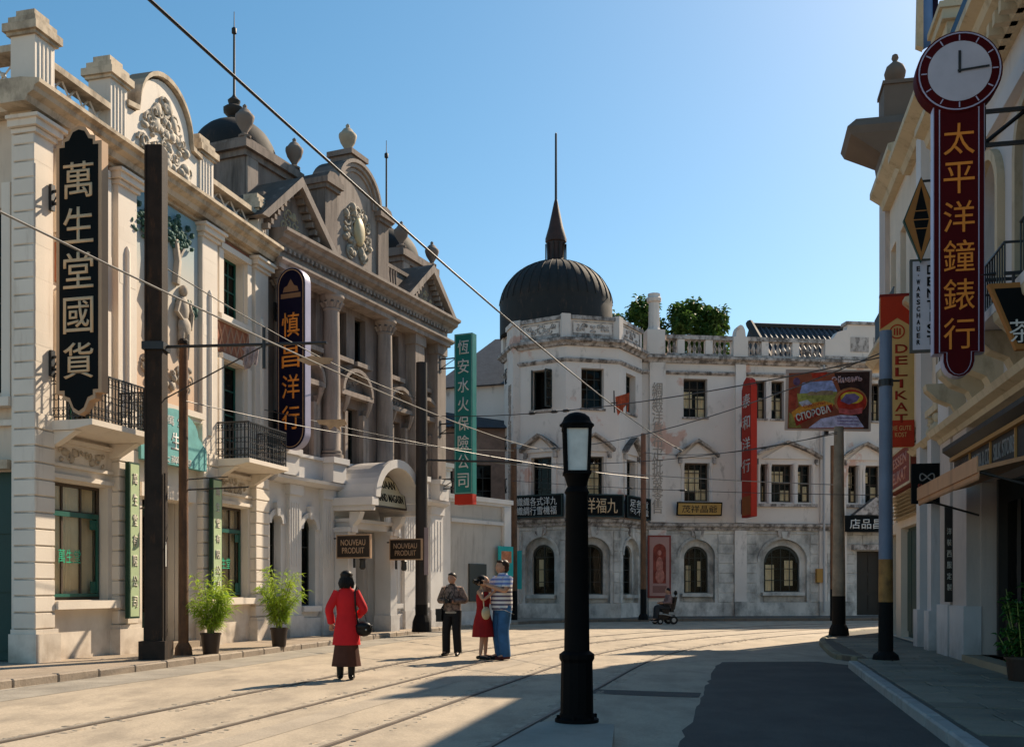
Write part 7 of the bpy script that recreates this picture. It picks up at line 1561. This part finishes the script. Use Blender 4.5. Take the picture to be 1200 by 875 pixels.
P('hair', p, MB().ball((0, .02, 1.63), .092, .108, .108, 16, 10, .02).ball((0, .11, 1.58), .05, .05, .06, 10, 6), HAIR, 60)
b = handheld('shoulder_bag', 'pale cream bag slung at the waist of woman in dark red dress', p, (-.16, -.12, 0), rad(70), 'bag'); P('bag_body', b, MB().ball((0, 0, .93), .17, .07, .13, 12, 8), flat('cream_canvas', (.55, .47, .30), .8), 60); P('strap', b, MB().tube([(-.1, 0, 1.02), (-.02, .05, 1.3), (.12, .14, 1.46), (.22, .22, 1.2), (.12, .1, .98)], .012, 5), flat('cream_canvas', (0, 0, 0)))
b = handheld('folded_map', 'white folded paper held low between man in black and woman in red', p, (-.12, -.52, 0), rad(20), 'map'); P('sheet', b, MB().add([(-.16, 0, 1.02), (.0, -.03, .97), (.16, 0, .9), (.14, .12, .92), (-.02, .1, .99), (-.18, .12, 1.05)], [(0, 1, 4, 5), (1, 2, 3, 4)]), WHITE); P('crease', b, MB().tube([(0, -.03, .972), (-.02, .1, .992)], .003, 4), WHITE)
# --- man in striped shirt
J = skel(.22, (-.27, -.12, 1.18), (-.10, -.34, 1.30), (.30, -.10, 1.18), (.08, -.36, 1.30), (-.11, -.04, .5), (-.12, .02, .09), (.12, -.05, .5), (.15, -.02, .09), 1.15, .02)
pos = G(589, 772.5); p = person('tall man in white and blue striped polo shirt and jeans raising a camera', pos, rad(-62), (772.5-656)/F_PX*pos.y, J, (0, -.03, 1.60), rad(0), rad(2), [hand_mb((-.10, -.34, 1.30), (.6, -.6, .2), 1, 1.0), hand_mb((.08, -.36, 1.30), (-.5, -.6, .2), -1, 1.0)])
stp = bpy.data.materials.new('striped_jersey'); stp.use_nodes = True; nt = stp.node_tree; bs = nt.nodes['Principled BSDF']; bs.inputs['Roughness'].default_value = .8
tc = nt.nodes.new('ShaderNodeTexCoord'); sx = nt.nodes.new('ShaderNodeSeparateXYZ'); nt.links.new(tc.outputs['Object'], sx.inputs[0]); wv = nt.nodes.new('ShaderNodeMath'); wv.operation = 'SINE'; ml = nt.nodes.new('ShaderNodeMath'); ml.operation = 'MULTIPLY'; ml.inputs[1].default_value = 6.283/.072
nt.links.new(sx.outputs[2], ml.inputs[0]); nt.links.new(ml.outputs[0], wv.inputs[0]); s1 = ramp(nt, .1, .2, wv.outputs[0], (.62, .60, .58, 1), (.075, .06, .11, 1)); ml2 = nt.nodes.new('ShaderNodeMapRange'); ml2.inputs[1].default_value = 1.26; ml2.inputs[2].default_value = 1.30; nt.links.new(sx.outputs[2], ml2.inputs[0])
s2 = ramp(nt, .0, .2, wv.outputs[0], (.5, .52, .6, 1), (.14, .2, .45, 1)); nt.links.new(mixc(nt, ml2.outputs[0], s1, s2), bs.inputs['Base Color'])
sh = P('shirt', p, torso(MB(), [(0, -.01, .86, .21, .17), (0, -.02, 1.0, .215, .185), (0, -.02, 1.15, .215, .175), (0, 0, 1.3, .225, .15), (0, .005, 1.41, .195, .12), (0, .01, 1.47, .09, .08), (0, .0, 1.5, .078, .075)], 22), stp, 60); P('sleeve', sh, sleeve(J, 'L', .5, .095, .07), stp, 60); P('sleeve', sh, sleeve(J, 'R', .5, .095, .07), stp, 60)
JE = flat('blue_denim', (.035, .11, .24), .8, var=.3, vs=5); P('jeans', p, legs(J, .125, .10, .09, .06).rings([(0, 0, .8, .19, .15), (0, 0, .9, .2, .16), (0, 0, .98, .19, .15)], 18), JE, 60); shoes(p, J, flat('red_black_trainers', (.08, .02, .02), .6))
P('hair', p, MB().ball((0, .025, 1.635), .092, .102, .098, 16, 10, .03).ball((0, .06, 1.57), .088, .055, .07, 10, 6).ball((0, -.05, 1.69), .08, .06, .035, 10, 6, .05), flat('brown_hair', (.04, .02, .013), .5), 60)
c = handheld('photo_camera', 'black camera raised in front of the striped-shirt man', p, (0, -.44, 1.35), rad(-62)); P('camera_body', c, MB().box(-.075, .075, -.035, .035, -.05, .05).box(-.03, .03, -.03, .03, .05, .08), BLKL); P('lens', c, MB().tube([(0, -.03, 0), (0, -.14, 0)], [.04, .045], 14), BLKL, 50)
# --- rider on a powered wheelchair
pos = G(780, 731); sc_ = empty('powered_wheelchair', pos, rad(-78), 'dark powered wheelchair with headrest parked before the far kerb', 'wheelchair')
P('base', sc_, MB().box(-.22, .22, -.35, .3, .18, .38), BLKL); P('seat', sc_, MB().box(-.24, .24, -.22, .26, .48, .58), BLKL); P('backrest', sc_, MB().add([(-.23, .2, .58), (.23, .2, .58), (.23, .3, .58), (-.23, .3, .58), (-.2, .34, 1.08), (.2, .34, 1.08), (.2, .42, 1.08), (-.2, .42, 1.08)], [(0, 1, 2, 3), (4, 5, 6, 7), (0, 1, 5, 4), (1, 2, 6, 5), (2, 3, 7, 6), (3, 0, 4, 7)]), BLKL); P('headrest', sc_, MB().ball((0, .42, 1.24), .13, .06, .1, 12, 8), BLKL, 60); P('headrest_stem', sc_, MB().tube([(0, .39, 1.05), (0, .42, 1.2)], .02, 6), IRON); P('column', sc_, MB().box(-.1, .1, -.1, .1, .37, .49), IRON)
for sx in (-1, 1):
    for y, rr in ((.22, .17), (-.34, .12)):
        wl = P('wheel', sc_, MB().tube([(sx*.30-.03, y, rr), (sx*.30+.03, y, rr)], rr, 20), flat('tyre_rubber', (.015, .015, .015), .8), 40); P('hub', wl, MB().tube([(sx*.30-.035, y, rr), (sx*.30+.035, y, rr)], rr*.5, 14), flat('grey_hub', (.35, .34, .32), .4))
    P('armrest', sc_, MB().box(sx*.27-.04, sx*.27+.04, -.15, .2, .76, .81).box(sx*.27-.02, sx*.27+.02, .12, .18, .5, .76), BLKL)
P('footrest', sc_, MB().box(-.18, .18, -.62, -.38, .1, .13).tube([(0, -.4, .12), (0, -.3, .3)], .03, 6), flat('grey_hub', (0, 0, 0)))
P('side_rail', sc_, MB().tube([(.26, -.25, .42), (.26, .35, .3)], .025, 6), flat('grey_hub', (0, 0, 0)))
v = {'pelvis': ((0, .1, .68), (.14, .11)), 'waist': ((0, .14, .86), (.13, .10)), 'chest': ((0, .14, 1.03), (.14, .105)), 'neck': ((0, .12, 1.18), .05), 'skull': ((0, .1, 1.27), .06), 'shL': ((-.18, .13, 1.13), .06), 'elL': ((-.25, .05, .87), .042), 'wrL': ((-.16, -.17, .84), .03), 'shR': ((.18, .13, 1.13), .06), 'elR': ((.25, .05, .87), .042), 'wrR': ((.16, -.17, .84), .03),
     'hipL': ((-.1, .02, .66), .085), 'knL': ((-.12, -.36, .66), .06), 'anL': ((-.12, -.42, .22), .04), 'toL': ((-.12, -.58, .17), .035), 'hipR': ((.1, .02, .66), .085), 'knR': ((.12, -.36, .66), .06), 'anR': ((.12, -.42, .22), .04), 'toR': ((.12, -.58, .17), .035)}
J = {'v': v, 'e': skel()['e']}
p = person('seated person in grey-pink shirt riding the powered wheelchair', pos, rad(-78), 1.72, J, (0, .08, 1.32), rad(-15), rad(10), [hand_mb((-.16, -.17, .84), (.3, -.8, -.1), 1), hand_mb((.16, -.17, .84), (-.3, -.8, -.1), -1)])
GS = flat('grey_pink_shirt', (.20, .13, .125), .85, var=.4, vs=9); sh = P('shirt', p, torso(MB(), [(0, .1, .62, .19, .14), (0, .13, .8, .18, .135), (0, .14, .95, .185, .13), (0, .14, 1.05, .19, .125), (0, .13, 1.12, .16, .1), (0, .12, 1.18, .08, .07)]), GS, 60)
for s in 'LR':
    P('sleeve', sh, sleeve(J, s, 1), GS, 60); h, k_1, a = (Vector(J['v'][q+s][0]) for q in ('hip', 'kn', 'an')); pts, rs = spl([h+Vector((0, .08, .0)), h.lerp(k_1, .5), k_1, k_1.lerp(a, .5), a], [.11, .1, .085, .08, .075]); P('trouser_leg', p, MB().tube(pts, rs, 12), flat('grey_trousers', (.035, .037, .042), .85), 60)
    t = Vector(J['v']['to'+s][0]); P('shoe', p, MB().tube([a+Vector((0, .06, -.04)), a+Vector((0, -.05, -.04)), t+Vector((0, 0, -.02))], [.04, .048, .03], 10), BLKL, 50)
P('hair', p, MB().ball((0, .1, 1.355), .086, .10, .09, 14, 9, .02), HAIR, 60)
